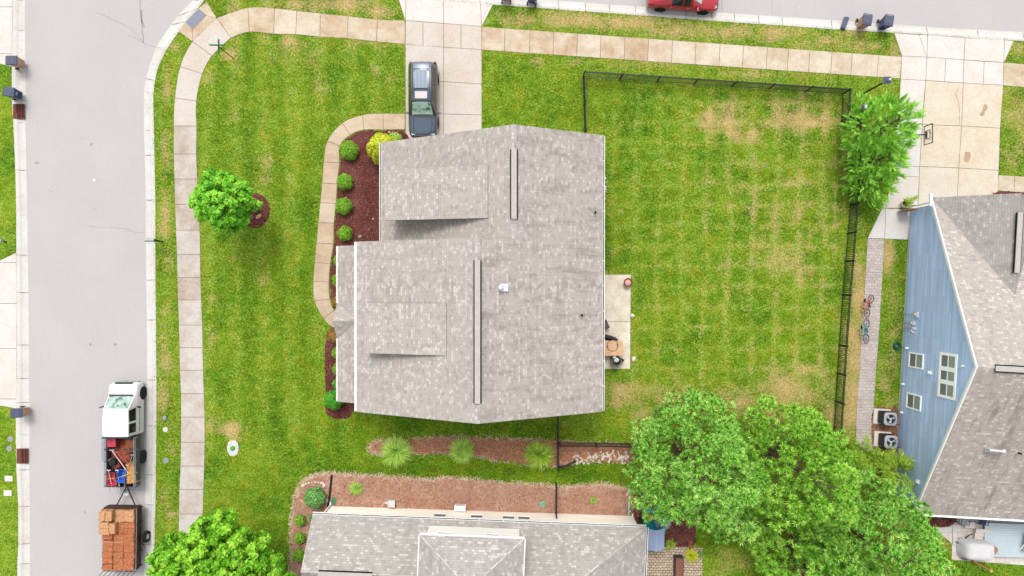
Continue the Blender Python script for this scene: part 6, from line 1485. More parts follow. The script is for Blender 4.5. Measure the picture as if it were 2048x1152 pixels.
for z in (.05, .5, 1.): mb.cyl((-1.98 - .24 * z, -1.05, .62 + 1.13 * z), (-1.98 - .24 * z, 1.05, .62 + 1.13 * z), .025, .025, 6)
mb.build('ramp_gate', 'steel_dark', tl)
bp = [bale_mesh(.63, .355, .36, 520, 10 + i).build('straw_bale', 'chip_bale') for i in range(4)] + [bale_mesh(.63, .36, .36, 420, 20 + i).build('straw_bale', 'chip_hay2') for i in range(2)]
TM = Matrix.Translation(tl.location) @ tl.rotation_euler.to_matrix().to_4x4()
def put_bale(k_, x, y, z, rz, lab, grp='straw bales stacked on the trailer'):
    o = bp[k_].copy(); COL.objects.link(o); p = TM @ Vector((x, y, z)); o.location = p; o.rotation_euler = (rnd.uniform(-.04, .04), rnd.uniform(-.04, .04), R(90) + rz); tag(o, lab, 'straw bale', grp)
GEN = 'orange straw bale in the even rows of the trailer stack'
mb = MB(); mb.box(0, 0, .18, 3.8, 2.04, .35)
for i in range(900): a_ = rnd.uniform(0, 6.28); mb.box(rnd.uniform(-1.9, 1.9), rnd.uniform(-1.02, 1.02), .36, .12, .012, .01, a_)
o = mb.build('straw_load', 'chip_bale', loc=tuple(TM @ Vector((0, 0, .68)))); o.rotation_euler = tl.rotation_euler; tag(o, 'packed straw filling the trailer beneath the bales', 'straw load')
ORD = ['first', 'second', 'third', 'fourth', 'fifth', 'sixth', 'seventh', 'eighth', 'ninth', 'tenth']
for lay in (1,):
    for i in range(10):
        for j in range(3):
            put_bale(rnd.randrange(4) if not (lay == 1 and i >= 8) else 4 + j % 2, -1.76 + i * .385 + rnd.uniform(-.02, .02), -.68 + j * .68 + rnd.uniform(-.02, .02), .66 + lay * .36 + rnd.uniform(-.03, .06), math.pi / 2 + rnd.uniform(-.09, .09), '%s straw bale in the %s row from the ramp end, %s of three' % ('pale' if i >= 8 else 'orange', ORD[i], ('on the right', 'in the middle', 'on the left')[j]))
for (x, y, rz, lab) in ((1.62, .86, 0, 'pale straw bale overhanging the front left corner of the trailer'), (1.62, .44, 0, 'pale straw bale standing second from the front left corner of the trailer stack'), (1.02, .72, math.pi / 2, 'pale straw bale laid crosswise on top behind the front corner bales'), (.62, .72, math.pi / 2, 'pale straw bale laid crosswise on top, the rear one of the two'), (.82, .2, 0, 'pale straw bale laid lengthwise in the middle of the top layer')):
    put_bale(4 + rnd.randrange(2), x, y, 1.40, rz, lab, 'pale bales on top of the trailer stack')
for i, (x, y) in enumerate([] and [(.2, .6), (.2, -.1), (-.3, .3), (-.35, -.55), (-.9, .55), (-.85, -.2), (-1.45, .2), (-1.5, -.5)]):
    put_bale(rnd.randrange(4), x, y, 1.40, math.pi / 2 + rnd.uniform(-.3, .3), 'loose orange straw bale lying on top of the trailer stack')
for o in bp: bpy.data.objects.remove(o)
mb = MB(); mb.tube([(0, 1.08, 1.25), (.02, .6, 1.83), (-.05, .1, 1.80), (.04, -.5, 1.82), (.02, -1.0, 1.4), (0, -1.1, 1.1)], .013, 5); o = mb.build('rope', 'chip_hay2', loc=tuple(tl.location)); o.rotation_euler = tl.rotation_euler; tag(o, 'pale rope tied over the trailer load', 'rope')

# red saloon at the top edge (front towards the right)
x, y = G(1368, -11, .7)
red = empty('parked_car', (x, y, ZR), R(-4.2), 'glossy red saloon car parked at the top edge of the photo', 'car')
st = [(-2.30, .70, .5, .66, .70, .74), (-2.26, .95, .56, .86, .78, .83), (-1.75, 1.05, .62, .93, .82, .88), (-1.45, 1.10, .62, .95, .84, .9), (-.85, 1.40, .50, .96, .85, .9), (-.05, 1.45, .54, .95, .86, .9), (.45, 1.42, .54, .94, .86, .9), (1.15, 1.02, .70, .90, .85, .9), (1.3, .96, .72, .88, .85, .9), (1.95, .86, .70, .78, .82, .87), (2.22, .74, .6, .66, .74, .78), (2.32, .5, .5, .46, .6, .64)]
car_body('red', red, st, 'paint_red', [('top', 6, 7, 'glass_green', 'windshield'), ('top', 3, 4, 'glass_dark', 'rear_window'), ('side', 4, 5, 'glass_dark', 'side_window'), ('side', 5, 6, 'glass_dark', 'side_window')], (-1.38, 1.42), '', 'car', .32)
for s_ in (-1, 1):
    mb = MB(); mb.box(.92, s_ * .98, .98, .12, .2, .12, -s_ * .2); mb.build('wing_mirror', 'paint_red', red, bevel=.02)
    mb = MB(); mb.box(2.1, s_ * .62, .72, .22, .2, .08, -s_ * .5); mb.build('headlight', 'glass_pane', red, bevel=.02)
    for q in (-.75, .3): mb = MB(); mb.box(q, s_ * .905, .86, .18, .02, .03); mb.build('door_handle', 'paint_red', red)

# ---- patio of the middle house
t = empty('fire_pit', (*G(1254, 565), SLABZ), 0, 'round terracotta fire pit with pale ash on the corner of the patio', 'fire pit')
mb = MB(); mb.lathe([(.0, 0), (.2, 0), (.26, .3), (.29, .42), (.27, .44), (.235, .42), (.22, .3), (.18, .28), (0, .28)], (0, 0, 0), 24); mb.build('bowl', 'terracotta', t, smooth=True); mb = MB(); mb.cyl((0, 0, .27), (0, 0, .36), .21, .2, 20); mb.ball((0, 0, .36), (.19, .19, .04), 14, 6, 0, .1); mb.build('ash', 'ash_pink', t)
def chair(x, y, rz, lab, mat='wicker_dark'):
    t = empty('patio_chair', (x, y, SLABZ), rz, lab, 'chair', 'chairs on the patio'); mb = MB(); mb.box(0, 0, .43, .5, .5, .05); mb.build('seat', mat, t, bevel=.01); mb = MB(); mb.box(0, -.26, .7, .5, .05, .5); mb.build('backrest', mat, t, bevel=.01)
    for q in (-.22, .22):
        for w_ in (-.22, .22): m2 = MB(); m2.cyl((q, w_, 0), (q, w_, .43), .02, .02, 6); m2.build('leg', 'metal_black', t)
        m2 = MB(); m2.tube([(q * 1.15, .22, .43), (q * 1.15, .22, .64), (q * 1.15, -.24, .66)], .02, 6); m2.build('armrest', 'metal_black', t)
    return t
x, y = G(1200, 617, .4); chair(x, y, R(-90), 'dark patio chair mostly hidden under the house eave, the upper one')
x, y = G(1209, 650, .4); chair(x, y, R(-65), 'dark patio chair turned askew at the house eave, beside the patio joint', 'wicker_grey')
t = empty('patio_table', (*G(1207, 696, .72), SLABZ), 0, 'slatted wooden table on the patio under the house eave', 'table')
mb = MB()
for i in range(9): mb.box(0, -.44 + i * .11, .72, 2.5, .1, .035)
mb.build('tabletop', 'wood_deck', t)
for q in (-1.1, 1.1):
    for w_ in (-.4, .4): m2 = MB(); m2.box(q, w_, .35, .07, .07, .7); m2.build('leg', 'wood_brown', t)
mb = MB(); mb.lathe([(.345, 0), (.36, .012), (.375, 0), (.36, -.012), (.345, 0)], (0, 0, 0), 32); mb.box(-.3, -.05, .0, .05, .09, .04); mb.tube([(.28, .12, 0), (.36, .02, 0), (.3, -.08, 0)], .022, 6)
o = mb.build('wire_ring', 'wicker_grey', loc=(*G(1225, 691, .75), .79)); tag(o, 'thin round wire ring lying on the wooden patio table', 'ring')
t = empty('wicker_sofa', (*G(1212, 676, .5), SLABZ), R(-6), 'dark curved wicker sofa behind the wooden patio table', 'sofa')
mb = MB(); pts = [(-1., .1, .75), (-.4, .12, .78), (.3, .08, .76), (.62, -.02, .7), (.78, -.16, .6)]; mb.tube(pts, [.09, .1, .1, .09, .06], 8); mb.tube([(p[0], p[1], .45) for p in pts], .12, 8); mb.build('backrest', 'wicker_dark', t); mb = MB(); mb.box(-.15, -.16, .3, 1.5, .42, .28); mb.build('seat', 'wicker_dark', t, bevel=.04)
mb = MB(); mb.box(0, 0, .06, .2, .16, .12); mb.box(0, 0, .13, .12, .1, .02); o = mb.build('cushion', 'leaf_green_cap', loc=(*G(1209, 681, .6), .47), bevel=.03); tag(o, 'small bright green cushion on the dark wicker sofa', 'cushion')
t = empty('tub_chair', (*G(1231, 721, .45), SLABZ), R(175), 'round grey wicker tub chair below the wooden patio table', 'chair')
mb = MB(); mb.lathe([(.0, .34), (.26, .34), (.28, .1), (.3, .1), (.31, .34), (.33, .5)], (0, 0, 0), 20); mb.build('seat', 'wicker_grey', t); mb = MB()
prof = [(a_, .33 + .02 * math.sin(a_ * 8)) for a_ in np.linspace(-.4, math.pi + .4, 15)]; vs = []
for a_, r_ in prof: vs += [(math.cos(a_) * r_, math.sin(a_) * r_, .34), (math.cos(a_) * r_ * 1.12, math.sin(a_) * r_ * 1.12, .78), (math.cos(a_) * (r_ - .06), math.sin(a_) * (r_ - .06), .78), (math.cos(a_) * (r_ - .05), math.sin(a_) * (r_ - .05), .34)]
mb.add(vs, [(i * 4 + j, (i + 1) * 4 + j, (i + 1) * 4 + (j + 1) % 4, i * 4 + (j + 1) % 4) for i in range(14) for j in range(4)]); mb.build('backrest', 'wicker_grey', t)
mb = MB(); mb.ball((0, .12, .16), (.14, .12, .13), 12, 8, 0, .06); mb.ball((.08, -.12, .14), (.19, .17, .14), 12, 8, 0, .06); o = mb.build('white_cushion', 'plush_white', loc=(*G(1230, 718, .6), .38), smooth=True); o.rotation_euler = (0, 0, .3); tag(o, 'crumpled white cushion lying in the round tub chair', 'cushion')
t = empty('side_stool', (*G(1244.5, 720.5, .4), SLABZ), R(-30), 'tiny dark stool beside the round tub chair', 'stool'); mb = MB(); mb.box(0, 0, .36, .22, .2, .04); mb.build('seat', 'wicker_dark', t)
for q in (-.08, .08):
    for w_ in (-.07, .07): m2 = MB(); m2.cyl((q, w_, 0), (q * .9, w_ * .9, .35), .015, .015, 6); m2.build('leg', 'metal_black', t)

# ---- around the beige house
t = empty('air_conditioner', (*G(785, 1004), 0), R(-2), 'small beige box unit on the straw by the beige house wall', 'box unit'); mb = MB(); mb.box(0, 0, .2, .42, .42, .4); mb.build('cabinet', 'wall_soffit', t, bevel=.02); mb = MB(); mb.box(0, 0, .405, .46, .46, .03); mb.build('lid', 'stone_pale', t, bevel=.01); mb = MB(); mb.tube([(.2, 0, .05), (.4, .05, .03), (.62, -.05, .03), (.6, -.25, .03), (.35, -.2, .03)], .012, 5); mb.build('cable', 'rubber', t)
t = empty('air_conditioner', (*G(921, 1012), 0), R(-2), 'low white wall unit standing against the beige house', 'box unit'); mb = MB(); mb.box(0, 0, .3, .72, .32, .55); mb.build('cabinet', 'trim_white', t, bevel=.02); mb = MB(); 
for q in range(6): mb.box(0, .165, .12 + q * .07, .6, .01, .02)
mb.build('vent_slats', 'steel_grey', t)
t = empty('water_tap_stand', (*G(776, 1004), 0), 0, 'white pipe stand leaning at the beige house wall beside the beige box', 'pipe'); mb = MB(); mb.tube([(-.35, -.22, .1), (-.3, -.05, .12), (0, .12, .3), (.0, .14, .0)], .03, 6); mb.tube([(0, .1, .3), (.2, -.02, .25), (.3, .15, .2)], .025, 6); mb.box(-.03, .05, .3, .2, .16, .12); mb.build('pipe', 'steel_light', t)
for (x, y, rz, lab) in ((668, 1001, -8, 'green splash block under the downspout at the left corner of the beige house'), (1257.5, 1019, 0, 'green splash block under the downspout at the right corner of the beige house')):
    t = empty('splash_block', (*G(x, y), .04), R(rz), lab, 'splash block'); mb = MB(); mb.box(0, 0, .02, .26, .46, .03); mb.box(-.12, 0, .05, .02, .46, .05); mb.box(.12, 0, .05, .02, .46, .05); mb.box(0, -.22, .05, .24, .02, .05); mb.build('tray', 'plastic_green', t)
for (u_, lab) in ((11, ''), (L_ - 10, '')):
    mb = MB(); a_ = Vector(hb(u_, 11, 0)); b_ = Vector(hb(u_, 3, 2.8)); mb.tube([a_ + Vector((0, .25, .08)), a_ + Vector((0, .06, .15)), a_ + Vector((0, .04, 2.4)), b_], .04, 8); mb.build('downspout', 'trim_white', Hb, world=True)
mb = MB(); mb.tube([(*G(664, 949), .06), (*G(661.5, 975), .07), (*G(660, 992), .07), (*G(656, 1013), .08)], .065, 10)
for i in range(46): 
    f = i / 46; p = G(664 - f * 5, 950 + f * 50); 
    mb.cyl((p[0], p[1] - .01, .065), (p[0], p[1] + .01, .065), .075, .075, 10)
o = mb.build('drain_pipe', 'rubber'); tag(o, 'black corrugated drain pipe lying across the straw at the left corner of the beige house', 'pipe')
t = empty('valve_cover', (*G(1085, 1007), .05), 0, 'pale green oval valve lid in the straw bed beside the black fence', 'utility lid'); mb = MB(); mb.cyl((0, 0, 0), (0, 0, .05), .2, .19, 18); mb.build('rim', 'plastic_mint', t); mb = MB(); mb.box(.1, 0, .06, .12, .05, .03); mb.build('latch', 'plastic_green', t)
# brick edging
for i in range(9):
    mb = MB(); mb.box(0, 0, .04, .22, .11, .08); o = mb.build('brick', 'brick_edge', loc=(*G(1268.5, 986 + i * 6), 0), bevel=.008); o.rotation_euler = (0, 0, R(90) + rnd.uniform(-.15, .15) if i % 2 else rnd.uniform(-.2, .2)); tag(o, 'brown edging brick beside the narrow white stone strip', 'brick', 'edging bricks along the dark mulch')
for i in range(5):
    mb = MB(); mb.box(0, 0, .04, .22, .11, .08); o = mb.build('brick', 'brick_edge', loc=(*G(1381 + rnd.uniform(-.6, .6), 1082 + i * 3.6), 0), bevel=.008); tag(o, 'brown edging brick just above the spiky plant', 'brick', 'edging bricks at the patio corner')
# playhouse
x, y = G(1305, 1050, 1.2)
t = empty('playhouse', (*G(1300, 1046), 0), R(-1), 'turquoise plastic playhouse with a lavender roof beside the beige house', 'playhouse')
mb = MB(); mb.box(0, 0, .1, 1.1, 2.2, .2); mb.build('base', 'plastic_teal', t)
mb = MB(); 
for (bx_, by_, sx_, sy_) in ((-.5, .65, .1, .9), (.5, .65, .1, .9), (0, 1.06, 1.1, .12)): mb.box(bx_, by_, .6, sx_, sy_, .8)
mb.build('low_wall', 'plastic_teal', t, bevel=.03)
mb = MB(); mb.cyl((-.1, .5, .2), (-.1, .5, .42), .28, .24, 18); mb.build('tub', 'plastic_orange', t); mb = MB(); mb.tube([(.05, .55, .2), (.12, .5, .7), (.2, .6, .8)], .03, 8); mb.build('tap', 'steel_light', t)
mb = MB()
for s_ in (-1, 1): mb.box(s_ * .48, -.5, .8, .06, 1.1, 1.4)
mb.box(0, -1.03, .8, 1., .06, 1.4); mb.build('wall', 'plastic_teal', t, bevel=.02)
mb = MB()
for s_ in (-1, 1):
    for q in range(7):
        f = q / 7; y0, y1 = -1.15 + q * .19, -1.15 + (q + 1) * .19 - .008; 
        mb.face([(0, y0, 1.9 + .008 * q), (0, y1, 1.9), (s_ * .62, y1, 1.5), (s_ * .62, y0, 1.5 + .008)], (0, 1, 0), 0, .03)
mb.box(0, -.49, 1.92, .06, 1.36, .05); mb.build('roof', 'plastic_lavender', t)
mb = MB(); mb.box(.66, -.15, .9, .22, .42, .3, 0); mb.build('window_box', 'plastic_teal', t, bevel=.02)
t = empty('play_table', (*G(1327, 1046, .8), 0), 0, 'pale grey round play table half hidden by the big pine beside the playhouse', 'play table'); mb = MB(); mb.lathe([(0, .55), (.5, .55), (.55, .6), (.5, .62), (.4, .5), (0, .5)], (0, 0, 0), 20); mb.cyl((0, 0, 0), (0, 0, .5), .18, .12, 12); mb.build('tub', 'steel_grey', t)
# paver patio objects
t = empty('garden_bench', (*G(1358, 1137, .4), SLABZ), R(-1), 'brown rectangular bench box on the paver patio', 'bench'); mb = MB(); mb.box(0, 0, .22, .58, 1.5, .4); mb.build('base', 'metal_black', t, bevel=.01); mb = MB(); mb.box(0, 0, .44, .46, 1.38, .06); mb.build('seat', 'bench_brown', t, bevel=.01)
t = empty('planter', (*G(1400, 1106), SLABZ), 0, 'small round planter with a green plant at the right corner of the paver patio', 'planter'); mb = MB(); mb.lathe([(.12, 0), (.17, .3), (.19, .3), (.14, 0)], (0, 0, 0), 18); mb.build('pot', 'steel_grey', t); P_ = rng.normal(size=(160, 3)) * np.array([.07, .07, .05]) + np.array([0, 0, .34]); leaves('foliage', P_, rng.normal(size=(160, 3)) + np.array([0, 0, 1]), .04, .6, 'leaf_box', t)

# ---- around the blue house
for (x, y, lab) in ((1781, 838, 'grey air conditioner with a round fan, the upper of two beside the blue wall'), (1782, 884, 'grey air conditioner with a round fan, the lower of two beside the blue wall')):
    X_, Y_ = G(x, y, .9); t = empty('air_conditioner', (X_, Y_, 0), R(-3.4), lab, 'air conditioner', 'air conditioners beside the blue house')
    mb = MB(); mb.box(-.1, 0, .03, 1.1, 1.0, .1); mb.build('pad', 'stone_pale', t, bevel=.01)
    mb = MB(); mb.box(0, 0, .5, .78, .78, .82)
    mb.build('cabinet', 'metal_black', t, bevel=.05)
    mb = MB()
    for q in range(22): mb.box(-.395, -.35 + q * .033, .5, .012, .012, .76); mb.box(-.35 + q * .033, .395, .5, .012, .012, .76); mb.box(-.35 + q * .033, -.395, .5, .012, .012, .76)
    mb.build('grille', 'steel_dark', t)
    mb = MB(); n = 32; vs = []
    for i in range(n):
        a_ = 2 * math.pi * i / n; c, s_ = math.cos(a_), math.sin(a_); k_ = .415 / max(abs(c), abs(s_)); k_ = min(k_, .50); vs += [(c * k_, s_ * k_, .92), (c * .30, s_ * .30, .95), (c * k_, s_ * k_, .86), (c * .3, s_ * .3, .86)]
    mb.add(vs, [(i * 4, ((i + 1) % n) * 4, ((i + 1) % n) * 4 + 1, i * 4 + 1) for i in range(n)] + [(i * 4 + 2, ((i + 1) % n) * 4 + 2, ((i + 1) % n) * 4, i * 4) for i in range(n)] + [(i * 4 + 1, ((i + 1) % n) * 4 + 1, ((i + 1) % n) * 4 + 3, i * 4 + 3) for i in range(n)]); mb.build('top_cover', 'ac_grey', t)
    mb = MB(); mb.cyl((0, 0, .915), (0, 0, .935), .07, .07, 12)
    for q in range(3):
        a_ = q * 2.094 + .4; mb.add([(math.cos(a_ + b) * r_, math.sin(a_ + b) * r_, z) for b, r_, z in ((0, .06, .92), (-.35, .27, .91), (.35, .28, .935), (.9, .07, .935))], [(0, 1, 2, 3), (3, 2, 1, 0)])
    mb.build('fan', 'steel_light', t)
    mb = MB()
    for r_ in (.1, .16, .22, .28): mb.lathe([(r_, .955), (r_ + .004, .959), (r_ + .008, .955)], (0, 0, 0), 24)
    for q in range(8): a_ = q * .785; mb.cyl((math.cos(a_) * .05, math.sin(a_) * .05, .957), (math.cos(a_) * .3, math.sin(a_) * .3, .957), .003, .003, 4)
    mb.build('fan_guard', 'steel_dark', t)
    mb = MB(); mb.tube([(.4, -.3, .4), (.62, -.4, .5), (.8, -.35, .6)], .022, 6); mb.build('hose', 'rubber', t)
t = empty('garden_hose', (*G(1793, 692), 0), 0, 'coiled dark green garden hose on the grass beside the blue wall', 'hose'); mb = MB()
for q in range(7):
    r_ = .10 + q * .027; z = .04 + .02 * (q % 3); mb.tube([(math.cos(a_) * r_ + rnd.uniform(-.01, .01), math.sin(a_) * r_ * 1.05, z + .01 * math.sin(a_ * 2 + q)) for a_ in np.linspace(0, 6.283, 20)], .016, 6)
mb.build('coil', 'hose_green', t); mb = MB(); mb.tube([(.25, -.05, .06), (.36, -.06, .2), (.42, -.06, .5)], .016, 6); mb.build('hose_end', 'hose_green', t)
def bike(x, y, rz, tilt, frame, lab, L=.98, r_=.32, z=0.03):
    t = empty('bicycle', (x, y, z), 0, lab, 'bicycle'); t.rotation_euler = (Matrix.Rotation(rz, 3, 'Z') @ Matrix.Rotation(tilt, 3, 'X')).to_euler()
    for q in (-L / 2, L / 2):
        mb = MB(); mb.lathe([(r_ - .04, -.0), (r_ - .02, -.022), (r_, 0), (r_ - .02, .022), (r_ - .04, 0)], (q, 0, r_), 26, 0, 'y'); w_ = mb.build('wheel', 'rubber', t)
        m2 = MB(); m2.cyl((q, -.04, r_), (q, .04, r_), .025, .025, 8)
        for k_ in range(12): a_ = k_ * math.pi / 6; m2.cyl((q, 0, r_), (q + math.cos(a_) * (r_ - .03), 0, r_ + math.sin(a_) * (r_ - .03)), .0035, .0035, 4)
        m2.build('spokes', 'steel_dark', w_)
    bb = (-.05, 0, r_ - .03); seat = (-.22, 0, r_ + .42); head = (L / 2 - .18, 0, r_ + .42)
    mb = MB(); 
    for a_, b_ in ((bb, seat), (seat, head), (bb, (head[0] + .03, 0, head[2] - .1)), (bb, (-L / 2, 0, r_)), ((-L / 2, 0, r_), (seat[0] + .03, 0, seat[2] - .06)), ((head[0] - .01, 0, head[2] + .03), (L / 2, 0, r_))): mb.cyl(a_, b_, .024, .022, 8)
    mb.build('frame', frame, t)
    mb = MB(); mb.cyl(seat, (seat[0] - .03, 0, seat[2] + .12), .014, .014, 6); mb.box(seat[0] - .03, 0, seat[2] + .14, .24, .11, .05); mb.build('saddle', 'rubber', t, bevel=.015)
    mb = MB(); mb.tube([(head[0] - .02, 0, head[2]), (head[0] - .04, 0, head[2] + .12)], .016, 6); mb.tube([(head[0] - .1, -.28, head[2] + .16), (head[0] - .02, -.1, head[2] + .13), (head[0] - .02, .1, head[2] + .13), (head[0] - .1, .28, head[2] + .16)], .014, 6); mb.build('handlebar', 'metal_black', t)
    mb = MB(); mb.cyl((bb[0], -.02, bb[2]), (bb[0], .02, bb[2]), .09, .09, 14); mb.box(bb[0] + .1, .07, bb[2], .08, .09, .025); mb.box(bb[0] - .1, -.07, bb[2], .08, .09, .025); mb.build('crank', 'metal_black', t)
    return t
x, y = G(1743, 614); bike(x, y, R(-105), R(62), 'bike_orange', 'orange framed bicycle lying on the stamped side path', .95, .3)
x, y = G(1738, 662); bike(x, y, R(-92), R(58), 'bike_teal', 'teal framed bicycle lying on the stamped side path below the orange one', .98, .33)
# basketball hoop
bxp, byp = W2(783, -289)
t = empty('basketball_hoop', (bxp - .9, byp, SLABZ), 0, 'basketball hoop with a clear black framed backboard beside the driveway', 'basketball hoop')
mb = MB(); mb.cyl((0, 0, .0), (0, 0, 2.1), .05, .05, 10); mb.tube([(0, 0, 2.1), (.45, 0, 2.55), (.86, 0, 2.6)], .04, 8); mb.box(.84, 0, 2.55, .06, .4, .12); mb.build('pole', 'metal_black', t)
def brd(y0, y1, z0, z1, th=.04):
    m2 = MB(); 
    for z in (z0, z1): m2.box(.92, (y0 + y1) / 2, z, .035, y1 - y0 + th, th)
    for y_ in (y0, y1): m2.box(.92, y_, (z0 + z1) / 2, .035, th, z1 - z0)
    return m2
m2 = brd(-.58, .58, 2.2, 3.05, .045); m2.build('backboard_frame', 'metal_black', t)
m2 = brd(-.25, .25, 2.35, 2.8, .03); m2.build('target_square', 'metal_black', t)
mb = MB(); mb.box(.92, 0, 2.62, .012, 1.14, .82); mb.build('backboard', 'clear_board', t)
mb = MB(); mb.lathe([(.2, 0), (.22, .02), (.24, 0), (.22, -.02), (.2, 0)], (1.2, 0, 2.3), 22); mb.build('hoop', 'plastic_clearish', t)
mb = MB(); mb.box(-.2, 0, .12, 1.0, .7, .22); mb.build('base', 'metal_black', t, bevel=.05)
# potted plant and gate
t = empty('potted_plant', (*G(1804, 409), SLABZ), 0, 'leafy green plant in a pale round pot near the blue house corner', 'potted plant')
mb = MB(); mb.lathe([(0, 0), (.16, 0), (.22, .36), (.24, .38), (.2, .38), (.17, .3), (0, .3)], (0, 0, 0), 22); mb.build('pot', 'fabric_grey', t, smooth=False); mb = MB(); mb.cyl((0, 0, .28), (0, 0, .32), .185, .185, 18); mb.build('earth', 'mulch_dark', t)
mb_n = 420; P_ = np.concatenate([rng.normal(size=(330, 3)) * np.array([.15, .15, .12]) + np.array([.1, .1, .55]), rng.normal(size=(90, 3)) * np.array([.1, .08, .08]) + np.array([.45, .35, .7])]); leaves('foliage', P_, rng.normal(size=(420, 3)) + np.array([0, 0, 1.2]), .055, .5, 'leaf_willow', t)
mb = MB(); mb.tube([(0, 0, .3), (.15, .12, .5), (.45, .35, .7)], .015, 5); mb.build('stem', 'bark', t)
t = empty('wooden_gate', (*G(1803, 423.5), SLABZ), R(3), 'narrow wooden board gate standing out from the corner of the blue house', 'gate'); mb = MB()
for q in range(6): mb.box(-.28 + q * .125, 0, .68, .11, .025, 1.25)
mb.build('boards', 'wood_brown', t); mb = MB(); mb.box(.03, .03, .3, .74, .03, .08); mb.box(.03, .03, 1.1, .74, .03, .08); mb.build('rail', 'wood_brown', t); mb = MB(); mb.box(.0, -.03, 1.2, .12, .04, .1); mb.build('latch', 'metal_black', t)
# rear patio of the blue house
X_, Y_ = G(2012, 1082, .3)
t = empty('deck', (X_ + 1.2, Y_, 0), R(-2), 'pale blue painted wooden deck in the bottom right corner', 'deck'); mb = MB()
for q in range(14): mb.box(0, -1.02 + q * .157, .27, 5.2, .150, .05)
mb.build('planks', 'deck_blue', t); mb = MB(); mb.box(0, 0, .12, 5.1, 2.1, .24); mb.build('frame', 'stone_grey', t)
t = empty('deck_steps', (*G(1966, 1070, .25), 0), R(-2), 'pale wooden steps up to the blue deck, below the house eave', 'steps'); mb = MB()
for q in range(3): mb.box(0, .28 - q * .27, .3 - q * .08, 1.05, .24, .05)
mb.build('treads', 'wood_pale', t); mb = MB(); mb.box(-.5, 0, .12, .05, .8, .22); mb.box(.5, 0, .12, .05, .8, .22); mb.build('stringer', 'wood_pale', t)
t = empty('covered_grill', (*G(1957, 1102, .6), SLABZ), R(-4), 'large pale grey fabric cover over patio furniture in the bottom right corner', 'furniture cover')
mb = MB(); n = 26
vs = [(0, 0, .92)]
for k_, (f, z) in enumerate(((.45, .92), (.82, .88), (.95, .7), (1.03, .35), (1.1, .02))):
    for i in range(n):
        a_ = 2 * math.pi * i / n; c, s_ = math.cos(a_), math.sin(a_); e_ = .45; x_ = math.copysign(abs(c) ** e_, c) * .98 * f; y_ = math.copysign(abs(s_) ** e_, s_) * .60 * f; w_ = 1 + (.03 * math.sin(a_ * 9 + k_) if k_ > 1 else 0); vs.append((x_ * w_, y_ * w_, z + .015 * math.sin(a_ * 5)))
fs = [(0, 1 + i, 1 + (i + 1) % n) for i in range(n)] + [(1 + k_ * n + i, 1 + (k_ + 1) * n + i, 1 + (k_ + 1) * n + (i + 1) % n, 1 + k_ * n + (i + 1) % n) for k_ in range(4) for i in range(n)]
mb.add(vs, fs); mb.build('cover', 'fabric_grey', t, smooth=True)
mb = MB(); mb.tube([(-1.0, .55, .03), (-.6, .62, .03), (0, .64, .03), (.6, .6, .03), (1.0, .5, .03)], .02, 5); mb.build('hem_cord', 'rubber', t)
t = empty('patio_bench', (*G(1938, 1049, .3), SLABZ), R(-2), 'pale bench with a light seat beside the house eave in the bottom right corner', 'bench'); mb = MB(); mb.box(0, 0, .35, .62, .4, .08); mb.build('seat', 'wood_pale', t, bevel=.01); mb = MB(); mb.box(-.26, 0, .17, .05, .36, .33); mb.box(.26, 0, .17, .05, .36, .33); mb.build('leg', 'fabric_grey', t)
for (x, y, lab, mt) in ((1926, 1041, 'grey folding chair tucked under the eave above the pale bench', 'steel_grey'), (1964, 1041, 'grey chair with a navy cushion tucked under the eave', 'plastic_navy')):
    x, y = G(x, y, .4); o = chair(x, y, R(170), lab, mt)
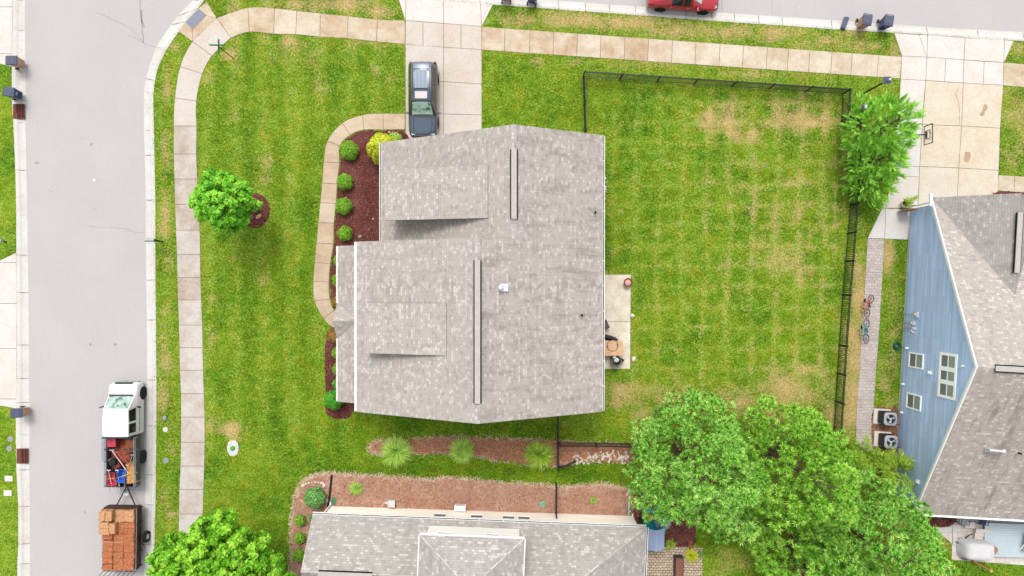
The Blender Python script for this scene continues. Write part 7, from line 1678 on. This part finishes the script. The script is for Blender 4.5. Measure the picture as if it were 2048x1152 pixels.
t = empty('garden_tool', (*G(1921, 1069), SLABZ), R(20), 'tangled grey metal stand lying on the pale patio beside the cover', 'stand'); mb = MB(); mb.tube([(-.35, -.4, .1), (0, -.35, .15), (.25, -.1, .3), (.5, .1, .5)], .025, 6); mb.tube([(-.5, -.3, .05), (-.35, -.4, .1), (-.45, -.55, .04)], .03, 6); mb.tube([(.1, -.3, .05), (.35, -.0, .35), (.6, -.05, .5)], .02, 6); mb.ball((-.38, -.42, .1), .06, 8, 6); mb.build('frame', 'steel_dark', t)
t = empty('wooden_post', (*G(1932, 1114), 0), 0, 'tilted orange brown wooden post with dried flowers at its upper end on the patio edge', 'post')
mb = MB(); a_, b_ = Vector((0, 0, .1)), Vector((1.05, -.55, .85)); mb.cyl(a_, b_, .06, .06, 4); mb.box(b_.x, b_.y, b_.z, .16, .16, .12, .5, 1); mb.build('pole', ['wood_brown', 'stone_tan'], t)
P_ = rng.normal(size=(150, 3)) * np.array([.12, .1, .08]) + np.array([-.12, .1, .25]); leaves('dried_flowers', P_, rng.normal(size=(150, 3)) + np.array([0, 0, 1]), .05, .7, 'flower_red', t)
t = empty('flower_pot', (*G(1990, 1101, .4), SLABZ), 0, 'small pot of tan and yellow flowers between the fabric cover and the blue deck', 'flower pot'); mb = MB(); mb.lathe([(0, 0), (.1, 0), (.14, .28), (.12, .28), (0, .25)], (0, 0, 0), 16); mb.build('pot', 'flower_red', t); P_ = rng.normal(size=(150, 3)) * np.array([.1, .1, .05]) + np.array([0, 0, .36]); leaves('flowers', P_, rng.normal(size=(150, 3)) + np.array([0, 0, 1]), .045, .8, 'stone_tan', t)
X_, Y_ = G(2046, 1083, .5)
t = empty('sun_lounger', (X_ + .35, Y_, .3), R(80), 'pale folding lounge chair on the blue deck at the right edge', 'lounge chair'); mb = MB(); mb.box(0, 0, .3, 1.3, .55, .05); mb.build('seat', 'fabric_grey', t, bevel=.01); mb = MB(); mb.tube([(-.6, .3, .05), (0, .32, .45), (.5, .3, .3)], .03, 6); mb.tube([(-.6, -.3, .05), (0, -.32, .45), (.5, -.3, .3)], .03, 6); mb.build('armrest', 'trim_white', t)
for q in (-.5, .5):
    for w_ in (-.25, .25): m2 = MB(); m2.cyl((q, w_, 0), (q, w_, .3), .02, .02, 6); m2.build('leg', 'trim_white', t)
